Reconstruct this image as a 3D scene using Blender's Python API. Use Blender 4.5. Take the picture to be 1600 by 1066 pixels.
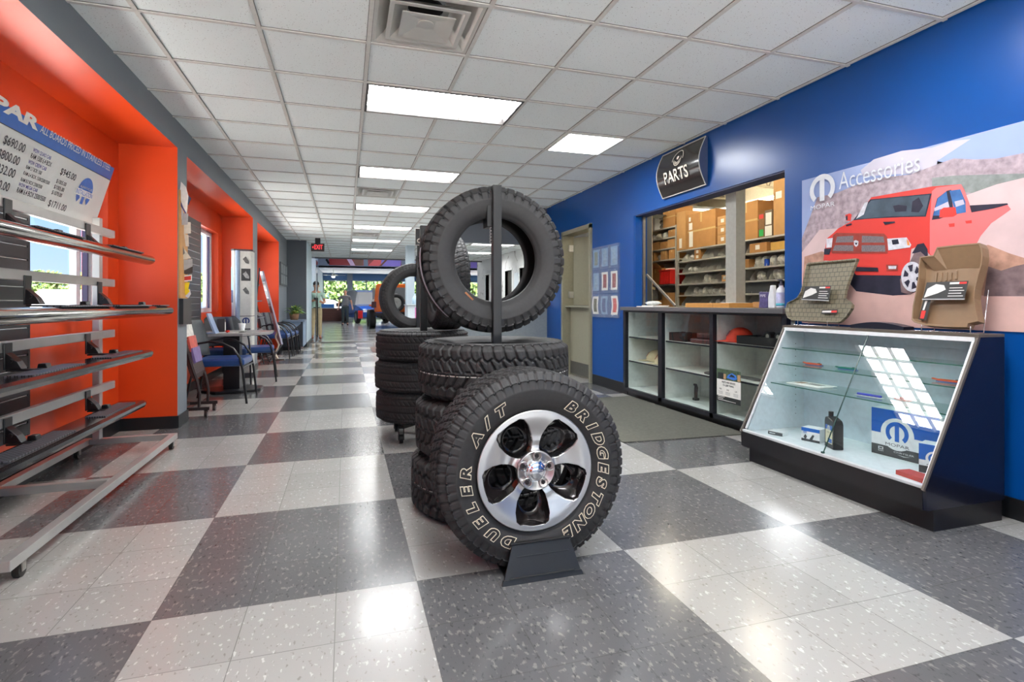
import bpy, math, random
import numpy as np
from mathutils import Vector, Matrix
random.seed(7)
for o in list(bpy.data.objects): bpy.data.objects.remove(o, do_unlink=True)
SC = bpy.context.scene; COL = SC.collection
PI = math.pi
# ------------------------------------------------------------------ camera, world, exposure
FPX, VX, HY, EYE = 845.0, 540.0, 475.0, 1.08
YAW = math.atan((800-VX)/FPX); SY, CY = math.sin(YAW), math.cos(YAW)
cd = bpy.data.cameras.new('camera'); cam = bpy.data.objects.new('camera', cd); COL.objects.link(cam)
cam.location = (0, 0, EYE); cam.rotation_euler = (PI/2, 0, -YAW)
cd.sensor_fit = 'HORIZONTAL'; cd.sensor_width = 36; cd.lens = 36*FPX/1600
cd.shift_y = -(533-HY)/1600; cd.clip_start = .05; cd.clip_end = 400
SC.camera = cam
w = bpy.data.worlds.new('sky'); SC.world = w; w.use_nodes = True
nt = w.node_tree; bg = nt.nodes['Background']
tcw = nt.nodes.new('ShaderNodeTexCoord'); sxw = nt.nodes.new('ShaderNodeSeparateXYZ'); nt.links.new(tcw.outputs['Generated'], sxw.inputs[0])
rw_ = nt.nodes.new('ShaderNodeValToRGB'); nt.links.new(sxw.outputs[2], rw_.inputs[0])     # clear sky: pale at the horizon, blue above
rw_.color_ramp.elements[0].position = 0; rw_.color_ramp.elements[0].color = (.50, .66, .86, 1)
rw_.color_ramp.elements[1].position = .6; rw_.color_ramp.elements[1].color = (.12, .30, .72, 1)
e_ = rw_.color_ramp.elements.new(.12); e_.color = (.32, .54, .86, 1)
nt.links.new(rw_.outputs[0], bg.inputs[0]); bg.inputs[1].default_value = 1.25
SUN = bpy.data.lights.new('sun', 'SUN'); SUN.energy = 60.0; SUN.angle = math.radians(1); SUN.color = (1, .97, .93)
so = bpy.data.objects.new('sun', SUN); COL.objects.link(so); so.location = (20, -10, 30)
so.rotation_euler = (math.radians(40), 0, math.radians(28))
SC.view_settings.view_transform = 'Standard'; SC.view_settings.look = 'None'
SC.view_settings.gamma = 1; SC.view_settings.use_curve_mapping = False
SC.view_settings.exposure = 0.35
LAMP = 26.0       # brightness of the ceiling lamps' diffusers

# ------------------------------------------------------------------ helpers
def lin(c):
    if isinstance(c, str): c = [int(c[i:i+2], 16) for i in (0, 2, 4)]
    return [((v/255)/12.92 if v/255 <= .04045 else ((v/255+.055)/1.055)**2.4) for v in c]
MATS = {}
def mat(name, rgb=(128,128,128), rough=.5, metal=0, var=.06, scale=30, bump=0, bscale=200, coat=0, emit=0, alpha=1, spec=.5, stretch=None):
    if name in MATS: return MATS[name]
    m = bpy.data.materials.new(name); m.use_nodes = True; n = m.node_tree.nodes; l = m.node_tree.links
    b = n['Principled BSDF']; c = lin(rgb)
    b.inputs['Roughness'].default_value = rough; b.inputs['Metallic'].default_value = metal
    b.inputs['Coat Weight'].default_value = coat; b.inputs['Coat Roughness'].default_value = .08
    b.inputs['Specular IOR Level'].default_value = spec; b.inputs['Alpha'].default_value = alpha
    tc = n.new('ShaderNodeTexCoord'); mp = n.new('ShaderNodeMapping'); l.new(tc.outputs['Object'], mp.inputs[0])
    if stretch: mp.inputs['Scale'].default_value = stretch
    nz = n.new('ShaderNodeTexNoise'); nz.inputs['Scale'].default_value = scale; nz.inputs['Detail'].default_value = 4
    l.new(mp.outputs[0], nz.inputs[0])
    cr = n.new('ShaderNodeValToRGB'); l.new(nz.outputs[0], cr.inputs[0])
    cr.color_ramp.elements[0].position = .3; cr.color_ramp.elements[1].position = .7
    cr.color_ramp.elements[0].color = [max(0, v*(1-var)) for v in c]+[1]
    cr.color_ramp.elements[1].color = [min(1, v*(1+var)) for v in c]+[1]
    l.new(cr.outputs[0], b.inputs['Base Color'])
    if emit:
        l.new(cr.outputs[0], b.inputs['Emission Color']); b.inputs['Emission Strength'].default_value = emit
    if bump:
        n2 = n.new('ShaderNodeTexNoise'); n2.inputs['Scale'].default_value = bscale; l.new(mp.outputs[0], n2.inputs[0])
        bp = n.new('ShaderNodeBump'); bp.inputs['Strength'].default_value = bump; bp.inputs['Distance'].default_value = .002
        l.new(n2.outputs[0], bp.inputs['Height']); l.new(bp.outputs[0], b.inputs['Normal'])
    MATS[name] = m; return m
def glassmat(name, tint=(245,250,250), refl=1.0, a=0.04):
    if name in MATS: return MATS[name]
    m = bpy.data.materials.new(name); m.use_nodes = True; n = m.node_tree.nodes; l = m.node_tree.links
    n.remove(n['Principled BSDF']); out = n['Material Output']
    t = n.new('ShaderNodeBsdfTransparent'); t.inputs[0].default_value = lin(tint)+[1]
    g = n.new('ShaderNodeBsdfGlossy'); g.inputs['Roughness'].default_value = .0
    f = n.new('ShaderNodeFresnel'); gm = n.new('ShaderNodeNewGeometry'); mr = n.new('ShaderNodeMapRange'); mr.inputs[3].default_value = 1.5; mr.inputs[4].default_value = 1/1.5; l.new(gm.outputs['Backfacing'], mr.inputs[0]); l.new(mr.outputs[0], f.inputs[0])
    ml = n.new('ShaderNodeMath'); ml.operation = 'MULTIPLY'; ml.inputs[1].default_value = refl; l.new(f.outputs[0], ml.inputs[0])
    mx = n.new('ShaderNodeMixShader'); l.new(ml.outputs[0], mx.inputs[0]); l.new(t.outputs[0], mx.inputs[1]); l.new(g.outputs[0], mx.inputs[2])
    l.new(mx.outputs[0], out.inputs[0]); MATS[name] = m; return m

WM = {}   # world matrices of the things
class MB:
    def __init__(s, M=None): s.v = []; s.f = []; s.m = []; s.M = M or Matrix.Identity(4); s.sm = []
    def add(s, vs, fs, m=0, smooth=False):
        b = len(s.v); s.v += [tuple(s.M @ Vector(v)) for v in vs]
        for i, f in enumerate(fs):
            s.f.append([b+j for j in f]); s.m.append(m[i] if isinstance(m, (list, tuple)) else m); s.sm.append(smooth)
        return s
    def box(s, x0, x1, y0, y1, z0, z1, m=0, fm=None):
        # fm: dict of -x +x -y +y -z +z -> material index
        vs = [(x0,y0,z0),(x1,y0,z0),(x1,y1,z0),(x0,y1,z0),(x0,y0,z1),(x1,y0,z1),(x1,y1,z1),(x0,y1,z1)]
        fs = [(0,4,7,3),(1,2,6,5),(0,1,5,4),(2,3,7,6),(0,3,2,1),(4,5,6,7)]
        ms = [m]*6
        if fm:
            for k, v in fm.items(): ms[['-x','+x','-y','+y','-z','+z'].index(k)] = v
        return s.add(vs, fs, ms)
    def bar(s, p0, p1, w, h, up=(0,0,1), m=0):
        p0, p1 = Vector(p0), Vector(p1); d = (p1-p0).normalized(); u = Vector(up)
        sd = d.cross(u).normalized(); u = sd.cross(d).normalized()
        vs = [p+sd*a*w/2+u*b*h/2 for p in (p0, p1) for a, b in ((-1,-1),(1,-1),(1,1),(-1,1))]
        return s.add(vs, [(0,1,2,3),(7,6,5,4),(0,4,5,1),(1,5,6,2),(2,6,7,3),(3,7,4,0)], m)
    def cyl(s, p0, p1, r0, r1=None, n=16, m=0, caps=True):
        r1 = r0 if r1 is None else r1
        p0, p1 = Vector(p0), Vector(p1); d = (p1-p0).normalized()
        a = d.orthogonal().normalized(); b = d.cross(a)
        vs = [p0+(a*math.cos(t)+b*math.sin(t))*r0 for t in [2*PI*i/n for i in range(n)]] + [p1+(a*math.cos(t)+b*math.sin(t))*r1 for t in [2*PI*i/n for i in range(n)]]
        s.add(vs, [(i, (i+1)%n, n+(i+1)%n, n+i) for i in range(n)], m, True)
        if caps: s.add(vs, [tuple(range(n-1, -1, -1)), tuple(range(n, 2*n))], m)
        return s
    def tube(s, path, r, n=8, m=0, closed=False, sx=1.0, up=None):
        P = [Vector(p) for p in path]; k = len(P); rings = []
        prev = None
        for i in range(k):
            if closed: d = (P[(i+1)%k]-P[i-1])
            else: d = P[min(i+1, k-1)]-P[max(i-1, 0)]
            d.normalize()
            if up is not None: a = d.cross(Vector(up)).normalized()
            elif prev is None: a = d.orthogonal().normalized()
            else: a = (prev-d*prev.dot(d)).normalized()
            prev = a; b = d.cross(a)
            rr = r[i] if isinstance(r, (list, tuple)) else r
            rings.append([P[i]+(a*math.cos(t)*sx+b*math.sin(t))*rr for t in [2*PI*j/n for j in range(n)]])
        vs = [v for q in rings for v in q]; fs = []
        for i in range(k if closed else k-1):
            i2 = (i+1)%k
            for j in range(n): fs.append((i*n+j, i*n+(j+1)%n, i2*n+(j+1)%n, i2*n+j))
        s.add(vs, fs, m, True)
        if not closed: s.add(vs, [tuple(range(n-1, -1, -1)), tuple(range((k-1)*n, k*n))], m)
        return s
    def lathe(s, prof, n=32, m=0, c=(0,0,0), axis='z', smooth=True, closed=False):
        vs = []; k = len(prof)
        for i in range(n):
            t = 2*PI*i/n
            for r, z in prof:
                p = (r*math.cos(t), r*math.sin(t), z)
                if axis == 'y': p = (p[0], p[2], p[1])
                elif axis == 'x': p = (p[2], p[0], p[1])
                vs.append((p[0]+c[0], p[1]+c[1], p[2]+c[2]))
        fs = []; ms = []
        for i in range(n):
            i2 = (i+1)%n
            for j in range(k if closed else k-1):
                fs.append((i*k+j, i2*k+j, i2*k+(j+1)%k, i*k+(j+1)%k)); ms.append(m[j] if isinstance(m, (list, tuple)) else m)
        return s.add(vs, fs, ms, smooth)
    def prism(s, poly, F, d0, d1, m=0, ms=None):
        # poly in (u,v) of frame matrix F, from w=d0 to w=d1
        n = len(poly); vs = [F @ Vector((u, v, d0)) for u, v in poly]+[F @ Vector((u, v, d1)) for u, v in poly]
        s.add(vs, [tuple(range(n-1, -1, -1)), tuple(range(n, 2*n))]+[(i, (i+1)%n, n+(i+1)%n, n+i) for i in range(n)], m if ms is None else [m, m]+[ms]*n)
        return s
    def face(s, poly, F, d=0, m=0):
        s.add([F @ Vector((u, v, d)) for u, v in poly], [tuple(range(len(poly)))], m); return s
    def ell(s, c, r, n=16, k=10, m=0, R=None):
        vs = []; c = Vector(c)
        for i in range(k+1):
            a = -PI/2+PI*i/k
            for j in range(n):
                t = 2*PI*j/n; p = Vector((r[0]*math.cos(a)*math.cos(t), r[1]*math.cos(a)*math.sin(t), r[2]*math.sin(a)))
                vs.append(c+((R @ p) if R else p))
        return s.add(vs, [(i*n+j, i*n+(j+1)%n, (i+1)*n+(j+1)%n, (i+1)*n+j) for i in range(k) for j in range(n)], m, True)
    def build(s, name, mats, parent=None, bevel=0, world=True, seg=2, label=None):
        me = bpy.data.meshes.new(name)
        vs = s.v
        if parent is not None and world:
            inv = WM[parent.name].inverted(); vs = [tuple(inv @ Vector(v)) for v in vs]
        me.from_pydata(vs, [], s.f)
        if not isinstance(mats, (list, tuple)): mats = [mats]
        for x in mats: me.materials.append(x)
        me.polygons.foreach_set('material_index', s.m); me.polygons.foreach_set('use_smooth', s.sm)
        me.update()
        o = bpy.data.objects.new(name, me); COL.objects.link(o)
        if parent is not None: o.parent = parent
        if bevel:
            b = o.modifiers.new('bevel', 'BEVEL'); b.width = bevel; b.segments = seg; b.limit_method = 'ANGLE'; b.angle_limit = .7
            b.harden_normals = False
        WM[o.name] = (WM[parent.name] if parent is not None else Matrix.Identity(4))
        if label: o['label'] = label
        return o
def tag(o, label=None, cat=None, group=None, kind=None):
    if label: o['label'] = label
    if cat: o['category'] = cat
    if group: o['group'] = group
    if kind: o['kind'] = kind
    return o
def thing(name, label, cat, loc=(0,0,0), rz=0, group=None, R=None):
    o = bpy.data.objects.new(name, None); COL.objects.link(o); o.empty_display_size = .1
    Mx = Matrix.Translation(loc) @ (R.to_4x4() if R else Matrix.Rotation(rz, 4, 'Z'))
    o.matrix_world = Mx; o.location = loc; o.rotation_euler = Mx.to_euler(); WM[o.name] = Mx
    return tag(o, label, cat, group)
def struct(mb, name, mats, **k):
    return tag(mb.build(name, mats, **k), kind='structure')
def copytree(o, loc, rot=None, label=None):
    c = o.copy(); COL.objects.link(c); c.location = loc
    if rot is not None: c.rotation_euler = rot
    def rec(a, b):
        for ch in [x for x in bpy.data.objects if x.parent == a and x != b]:
            d = ch.copy(); COL.objects.link(d); d.parent = b; rec(ch, d)
    rec(o, c)
    if label: c['label'] = label
    WM[c.name] = Matrix.Translation(loc) @ c.rotation_euler.to_matrix().to_4x4()
    return c
def frame(o, ex, ey):
    ex = Vector(ex).normalized(); ey = Vector(ey); ey = (ey-ex*ey.dot(ex)).normalized(); ez = ex.cross(ey)
    return Matrix(((ex[0],ey[0],ez[0],o[0]),(ex[1],ey[1],ez[1],o[1]),(ex[2],ey[2],ez[2],o[2]),(0,0,0,1)))
def text(body, F, size, m, parent=None, sx=1, off=0, ext=.0006, align='CENTER', shear=0, name='lettering', width=None, space=1, layer=0, bold=0):
    cu = bpy.data.curves.new('t', 'FONT'); cu.body = body; cu.size = size; cu.align_x = align; cu.align_y = 'CENTER' if align == 'CENTER' else 'TOP_BASELINE'
    if align != 'CENTER': cu.align_y = 'TOP_BASELINE'
    cu.offset = off+bold*size; cu.shear = shear; cu.space_character = space; cu.resolution_u = 3
    ob = bpy.data.objects.new('t', cu); COL.objects.link(ob)
    dg = bpy.context.evaluated_depsgraph_get()
    me = bpy.data.meshes.new_from_object(ob.evaluated_get(dg))
    bpy.data.objects.remove(ob, do_unlink=True)
    xs = [v.co.x for v in me.vertices]
    if width and xs: sx = width/(max(xs)-min(xs))
    vs = [tuple(F @ Vector((v.co.x*sx, v.co.y, layer+ext))) for v in me.vertices]
    fs = [tuple(p.vertices) for p in me.polygons]
    bpy.data.meshes.remove(me)
    if m is None: return vs, fs
    b = MB(); b.add(vs, fs); return b.build(name, m, parent)
def addtext(mb, mi, *a, **k):
    vs, fs = text(*a, m=None, **k) if 'm' not in k else text(*a, **k)
    mb.add(vs, fs, mi)
# measuring: where the sight line of a measured picture point meets a plane of the room
def sight(px, py):
    r = (px-800)/FPX; return Vector((SY+CY*r, CY-SY*r, (HY-py)/FPX))
def on_plane(px, py, P, N):
    v = sight(px, py); e = Vector((0, 0, EYE)); t = (Vector(P)-e).dot(Vector(N))/v.dot(Vector(N)); return e+v*t
def uv(px, py, F):
    p = on_plane(px, py, F.translation, F.col[2].to_3d()); q = F.inverted() @ p; return (q.x, q.y)
def rect(u0, v0, u1, v1): return [(u0,v0),(u1,v0),(u1,v1),(u0,v1)]
def circ(cx, cy, r, n=24, ry=None): return [(cx+r*math.cos(2*PI*i/n), cy+(ry or r)*math.sin(2*PI*i/n)) for i in range(n)]
def logo(mb, mi, F, cx, cy, R, d, ring=.36):
    # thick arc open at the bottom with an upright bar in the middle
    a0, a1 = math.radians(-48), math.radians(228); n = 24
    for i in range(n):
        t0 = a0+(a1-a0)*i/n; t1 = a0+(a1-a0)*(i+1)/n; r2 = R*(1-ring)
        mb.face([(cx+R*math.cos(t0), cy+R*math.sin(t0)), (cx+R*math.cos(t1), cy+R*math.sin(t1)), (cx+r2*math.cos(t1), cy+r2*math.sin(t1)), (cx+r2*math.cos(t0), cy+r2*math.sin(t0))], F, d, mi)
    bw = R*.19
    mb.face([(cx-bw, cy-R*.78), (cx+bw, cy-R*.78), (cx+bw, cy+R*.8), (cx-bw, cy+R*.8)], F, d*1.02+.00002, mi)

# ------------------------------------------------------------------ common materials
def floor_mat():
    m = bpy.data.materials.new('checkered_vinyl_tile'); m.use_nodes = True; n = m.node_tree.nodes; l = m.node_tree.links; b = n['Principled BSDF']
    tc = n.new('ShaderNodeTexCoord'); sp = n.new('ShaderNodeSeparateXYZ'); l.new(tc.outputs['Object'], sp.inputs[0])
    def M(op, a, bb=None, c=None):
        q = n.new('ShaderNodeMath'); q.operation = op
        for i, x in enumerate((a, bb, c)):
            if x is None: continue
            if isinstance(x, (int, float)): q.inputs[i].default_value = x
            else: l.new(x, q.inputs[i])
        return q.outputs[0]
    BX, BY = .8978, .9306
    u = M('DIVIDE', M('SUBTRACT', sp.outputs[0], .2655), BX); v = M('DIVIDE', M('SUBTRACT', sp.outputs[1], 2.123), BY)
    par = M('FLOORED_MODULO', M('ADD', M('FLOOR', u), M('FLOOR', v)), 2.0)
    # seams of the twelve inch tiles
    def seam(t):
        f = M('FRACT', M('MULTIPLY', t, 3.0)); return M('MINIMUM', f, M('SUBTRACT', 1.0, f))
    sm = M('MINIMUM', seam(u), seam(v)); line = M('LESS_THAN', sm, .0045)
    # per tile tone
    cb = n.new('ShaderNodeCombineXYZ'); l.new(M('FLOOR', M('MULTIPLY', u, 3.0)), cb.inputs[0]); l.new(M('FLOOR', M('MULTIPLY', v, 3.0)), cb.inputs[1])
    wn = n.new('ShaderNodeTexWhiteNoise'); l.new(cb.outputs[0], wn.inputs[0])
    def chips(scale, lo, hi, sd):
        mp = n.new('ShaderNodeMapping'); l.new(tc.outputs['Object'], mp.inputs[0]); mp.inputs['Location'].default_value = (sd, sd*2, 0); mp.inputs['Scale'].default_value = (1, .5, 1)
        z = n.new('ShaderNodeTexNoise'); z.inputs['Scale'].default_value = scale; z.inputs['Detail'].default_value = 2.5; l.new(mp.outputs[0], z.inputs[0])
        r = n.new('ShaderNodeMapRange'); r.inputs[1].default_value = lo; r.inputs[2].default_value = hi; l.new(z.outputs[0], r.inputs[0]); return r.outputs[0]
    def mix(f, a, bb):
        q = n.new('ShaderNodeMix'); q.data_type = 'RGBA'
        if isinstance(f, (int, float)): q.inputs[0].default_value = f
        else: l.new(f, q.inputs[0])
        for i, x in ((6, a), (7, bb)):
            if isinstance(x, (list, tuple)): q.inputs[i].default_value = tuple(lin(x))+(1,)
            else: l.new(x, q.inputs[i])
        return q.outputs[2]
    light = mix(chips(75, .62, .70, 3), mix(chips(60, .62, .68, 9), (160,158,154), (192,190,187)), (138,134,129))
    dark = mix(chips(75, .60, .68, 5), mix(chips(60, .58, .66, 1), (92,92,93), (124,122,119)), (72,72,74))
    c = mix(par, light, dark)
    hs = n.new('ShaderNodeHueSaturation'); l.new(c, hs.inputs['Color'])
    l.new(M('ADD', .93, M('MULTIPLY', wn.outputs[0], .14)), hs.inputs['Value'])
    c = mix(M('MULTIPLY', line, .55), hs.outputs[0], (70,68,66))
    l.new(c, b.inputs['Base Color'])
    rz = n.new('ShaderNodeTexNoise'); rz.inputs['Scale'].default_value = 3; l.new(tc.outputs['Object'], rz.inputs[0])
    l.new(M('ADD', .13, M('MULTIPLY', rz.outputs[0], .12)), b.inputs['Roughness'])
    b.inputs['Specular IOR Level'].default_value = .62
    bz = n.new('ShaderNodeTexNoise'); bz.inputs['Scale'].default_value = 7; l.new(tc.outputs['Object'], bz.inputs[0])
    bp = n.new('ShaderNodeBump'); bp.inputs['Strength'].default_value = .06; bp.inputs['Distance'].default_value = .01; l.new(bz.outputs[0], bp.inputs['Height']); l.new(bp.outputs[0], b.inputs['Normal'])
    return m
def ceil_mat():
    m = bpy.data.materials.new('speckled_ceiling_tile'); m.use_nodes = True; n = m.node_tree.nodes; l = m.node_tree.links; b = n['Principled BSDF']
    tc = n.new('ShaderNodeTexCoord')
    v = n.new('ShaderNodeTexNoise'); v.inputs['Scale'].default_value = 130; v.inputs['Detail'].default_value = 1; l.new(tc.outputs['Object'], v.inputs[0])
    r = n.new('ShaderNodeMapRange'); r.inputs[1].default_value = .70; r.inputs[2].default_value = .74; l.new(v.outputs[0], r.inputs[0])
    v2 = n.new('ShaderNodeTexNoise'); v2.inputs['Scale'].default_value = 400; l.new(tc.outputs['Object'], v2.inputs[0])
    mx = n.new('ShaderNodeMix'); mx.data_type = 'RGBA'; l.new(r.outputs[0], mx.inputs[0]); mx.inputs[6].default_value = lin((232,238,237))+[1]; mx.inputs[7].default_value = lin((140,138,134))+[1]
    l.new(mx.outputs[2], b.inputs['Base Color']); b.inputs['Roughness'].default_value = .9
    bp = n.new('ShaderNodeBump'); bp.inputs['Strength'].default_value = .25; bp.inputs['Distance'].default_value = .002; l.new(v2.outputs[0], bp.inputs['Height']); l.new(bp.outputs[0], b.inputs['Normal'])
    return m
def foliage_mat(name, a, b_, scale=2.2):
    m = bpy.data.materials.new(name); m.use_nodes = True; n = m.node_tree.nodes; l = m.node_tree.links; b = n['Principled BSDF']
    tc = n.new('ShaderNodeTexCoord'); z = n.new('ShaderNodeTexNoise'); z.inputs['Scale'].default_value = scale; z.inputs['Detail'].default_value = 6; l.new(tc.outputs['Object'], z.inputs[0])
    c = n.new('ShaderNodeValToRGB'); l.new(z.outputs[0], c.inputs[0]); c.color_ramp.elements[0].position = .35; c.color_ramp.elements[1].position = .65
    c.color_ramp.elements[0].color = lin(a)+[1]; c.color_ramp.elements[1].color = lin(b_)+[1]; l.new(c.outputs[0], b.inputs['Base Color']); b.inputs['Roughness'].default_value = .8
    return m
ORANGE = mat('orange_paint', (216,68,16), .38, var=.03, scale=3, bump=.05)
BLUE = mat('blue_paint', (0,70,142), .3, var=.03, scale=3, bump=.05)
GREYW = mat('grey_wall_paint', (116,122,128), .45, var=.03, scale=3)
DGREY = mat('dark_grey_wall_paint', (84,90,98), .45, var=.03, scale=3)
PALE = mat('pale_grey_wall_paint', (176,190,200), .5, var=.03, scale=2)
WHITE = mat('white_paint', (226,226,222), .5, var=.02)
BLACKB = mat('black_rubber_base', (24,25,27), .35)
LAM = mat('black_laminate', (27,26,29), .32, var=.15, scale=12, bump=.06)
STEEL = mat('brushed_steel', (176,174,170), .3, 1, var=.08, scale=20, stretch=(1,.05,1))
CHROME = mat('chrome', (225,225,228), .06, 1, var=.01)
DGLOSS = mat('dark_gloss_paint', (46,42,42), .18, .6, var=.05, coat=.5)
BLK = mat('black_powder_coat', (22,22,23), .42, var=.1)
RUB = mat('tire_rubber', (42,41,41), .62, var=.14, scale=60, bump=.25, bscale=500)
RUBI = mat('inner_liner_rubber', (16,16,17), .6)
CARD = mat('cardboard', (176,128,76), .8, var=.06, scale=8)
CARD2 = mat('pale_cardboard', (188,144,92), .8, var=.06, scale=8)
TAPE = mat('packing_tape', (205,175,125), .25)
PAPER = mat('white_paper', (232,230,224), .7, var=.03)
PINK = mat('red_print', (196,40,36), .5)
GLASS = glassmat('clear_glass')
GEDGE = mat('green_glass_edge', (48,108,92), .15)
SHELFG = mat('grey_shelf_steel', (196,194,188), .45, .3, var=.05)
# ================================================================== THE SETTING
T = .6096; CX0, CY0 = .1336, 3.4; HC = 2.667
def gx(i): return CX0+T*i
def gy(j): return CY0+T*j
XL, XR = -1.40, 3.21; XREC = -1.84
b = MB(); b.box(-2.0, 14, -3.3, 44, -.1, 0); struct(b, 'floor', floor_mat())
# ---- fixtures: (i, j, cells along x)
TROF = [(0, j) for j in (1, 5, 9, 13, 17, 21, -4, -8)] + [(5, j) for j in (13, 17, 21)] + [(3, 11)]  # negative rows: unseen lamps behind the camera, added for enough light
LED = [(3, 2), (3, -3)]
VENT = [(0, -1), (0, 7), (0, 15), (0, 23)]
occ = set()
for i, j in TROF: occ |= {(i, j), (i+1, j)}
for i, j in LED+VENT: occ.add((i, j))
YEND = gy(26)+.35
cm = MB(); bars = MB(); zc = HC+.008
def cellgrid(xa, xb, ya, yb):
    i0 = math.floor((xa-CX0)/T+1e-6); i1 = math.ceil((xb-CX0)/T-1e-6); j0 = math.floor((ya-CY0)/T+1e-6); j1 = math.ceil((yb-CY0)/T-1e-6)
    for i in range(i0, i1):
        for j in range(j0, j1):
            if (i, j) in occ: continue
            x0, x1 = max(xa, gx(i)), min(xb, gx(i+1)); y0, y1 = max(ya, gy(j)), min(yb, gy(j+1))
            cm.add([(x0,y0,zc),(x0,y1,zc),(x1,y1,zc),(x1,y0,zc)], [(0,1,2,3)])
    def seg(a, c, p, q, horiz):
        for w0, w1, z0, z1, k in ((-.012,.012,HC-.002,HC+.010,0), (-.0145,-.012,HC+.0045,HC+.010,1), (.012,.0145,HC+.0045,HC+.010,1)):  # thin dark strips beside each bar paint its shadow line
            if horiz: bars.box(a, c, p+w0, p+w1, z0+.0005, z1-.0002, m=k)
            else: bars.box(p+w0, p+w1, a, c, z0, z1, m=k)
    for i in range(i0, i1+1):
        x = gx(i)
        if not xa < x < xb: continue
        for j in range(j0, j1):
            y0, y1 = max(ya, gy(j)), min(yb, gy(j+1))
            if any(q == i-1 and p == j for q, p in TROF): continue
            seg(y0, y1, x, 0, False)
    for j in range(j0, j1+1):
        y = gy(j)
        if ya < y < yb: seg(xa, xb, y, 0, True)
cellgrid(XL, XR+.02, -3.2, 8.45); cellgrid(XL, 8.0, 8.45, YEND)
struct(cm, 'ceiling', ceil_mat())
struct(bars, 'trim_1', [mat('ceiling_grid_paint', (206,204,198), .5), mat('tile_edge_shade', (96,94,90), .8)])
ex = MB(); 
for x0, x1, y0, y1 in ((XL-.1, XR+.1, -3.3, 8.45), (XL-.1, 8.1, 8.45, YEND)): ex.box(x0, x1, y0, y1, HC+.16, HC+.2)
struct(ex, 'ceiling_deck', mat('deck_grey', (90,90,90)))
# ---- ceiling lamps
dm = mat('lamp_diffuser', (250,252,255), .5, var=.005, emit=LAMP)
dm2 = mat('led_diffuser', (250,252,255), .5, var=.005, emit=LAMP*1.15)
louv = mat('louver_white', (236,234,226), .35, var=.01)
dfr = mat('lamp_frame_dark', (52,48,46), .5)
def troffer(i, j, label):
    x0, y0 = gx(i), gy(j); t = thing('ceiling_lamp', label, 'ceiling light', (x0+T, y0+T/2, HC), group='long grid lamps in the ceiling')
    x1, y1 = x0+2*T, y0+T
    f = MB()
    for a in ((x0+.012, x1-.012, y0+.012, y0+.03), (x0+.012, x1-.012, y1-.03, y1-.012), (x0+.012, x0+.03, y0+.03, y1-.03), (x1-.03, x1-.012, y0+.03, y1-.03)):
        f.box(a[0], a[1], a[2], a[3], HC-.004, HC+.05)
    f.build('frame', dfr, t)
    g = MB(); xs, ys = x0+.03, y0+.03; dx = (2*T-.06)/6; dy = (T-.06)/3; d0, d1 = HC+.002, HC+.040
    for k in range(1, 6):  # tapered blades
        x = xs+dx*k; g.add([(x-.001,ys,d0),(x+.001,ys,d0),(x+.004,ys,d1),(x-.004,ys,d1),(x-.001,y1-.03,d0),(x+.001,y1-.03,d0),(x+.004,y1-.03,d1),(x-.004,y1-.03,d1)], [(0,1,2,3),(7,6,5,4),(0,4,5,1),(1,5,6,2),(3,2,6,7),(0,3,7,4)])
    for k in range(1, 3):
        y = ys+dy*k; g.add([(xs,y-.001,d0),(xs,y+.001,d0),(xs,y+.005,d1),(xs,y-.005,d1),(x1-.03,y-.001,d0),(x1-.03,y+.001,d0),(x1-.03,y+.005,d1),(x1-.03,y-.005,d1)], [(3,2,1,0),(4,5,6,7),(1,5,4,0),(2,6,5,1),(7,6,2,3),(4,7,3,0)])
    g.build('louver', louv, t)
    d = MB(); d.add([(x0+.03,y0+.03,HC+.045),(x0+.03,y1-.03,HC+.045),(x1-.03,y1-.03,HC+.045),(x1-.03,y0+.03,HC+.045)], [(0,1,2,3)]); d.build('diffuser', dm, t)
    return t
names = ['first', 'second', 'third', 'fourth', 'fifth', 'sixth']
for i, j in TROF:
    if i == 0 and j > 0: lb = 'long recessed grid lamp above the aisle, %s one counted from the camera' % names[(j-1)//4]
    elif i == 0: lb = 'unseen long grid lamp added behind the camera, %s' % ('nearer one' if j == -4 else 'farther one')
    elif i == 3: lb = 'long recessed grid lamp seen through the hung tire beyond the grey header'
    else: lb = 'long recessed grid lamp above the office side at the back, %s in its row' % names[(j-13)//4]
    troffer(i, j, lb)
for (i, j), lb in zip(LED, ('bright square flat panel lamp near the blue wall', 'unseen square flat panel lamp added behind the camera')):
    x0, y0 = gx(i), gy(j); t = thing('ceiling_lamp', lb, 'ceiling light', (x0+T/2, y0+T/2, HC))
    f = MB()
    for a in ((x0+.012, x0+T-.012, y0+.012, y0+.028), (x0+.012, x0+T-.012, y0+T-.028, y0+T-.012), (x0+.012, x0+.028, y0+.028, y0+T-.028), (x0+T-.028, x0+T-.012, y0+.028, y0+T-.028)):
        f.box(a[0], a[1], a[2], a[3], HC-.008, HC+.012)
    f.build('frame', WHITE, t)
    d = MB(); d.add([(x0+.028,y0+.028,HC-.002),(x0+.028,y0+T-.028,HC-.002),(x0+T-.028,y0+T-.028,HC-.002),(x0+T-.028,y0+.028,HC-.002)], [(0,1,2,3)]); d.build('diffuser', dm2, t)
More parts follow.
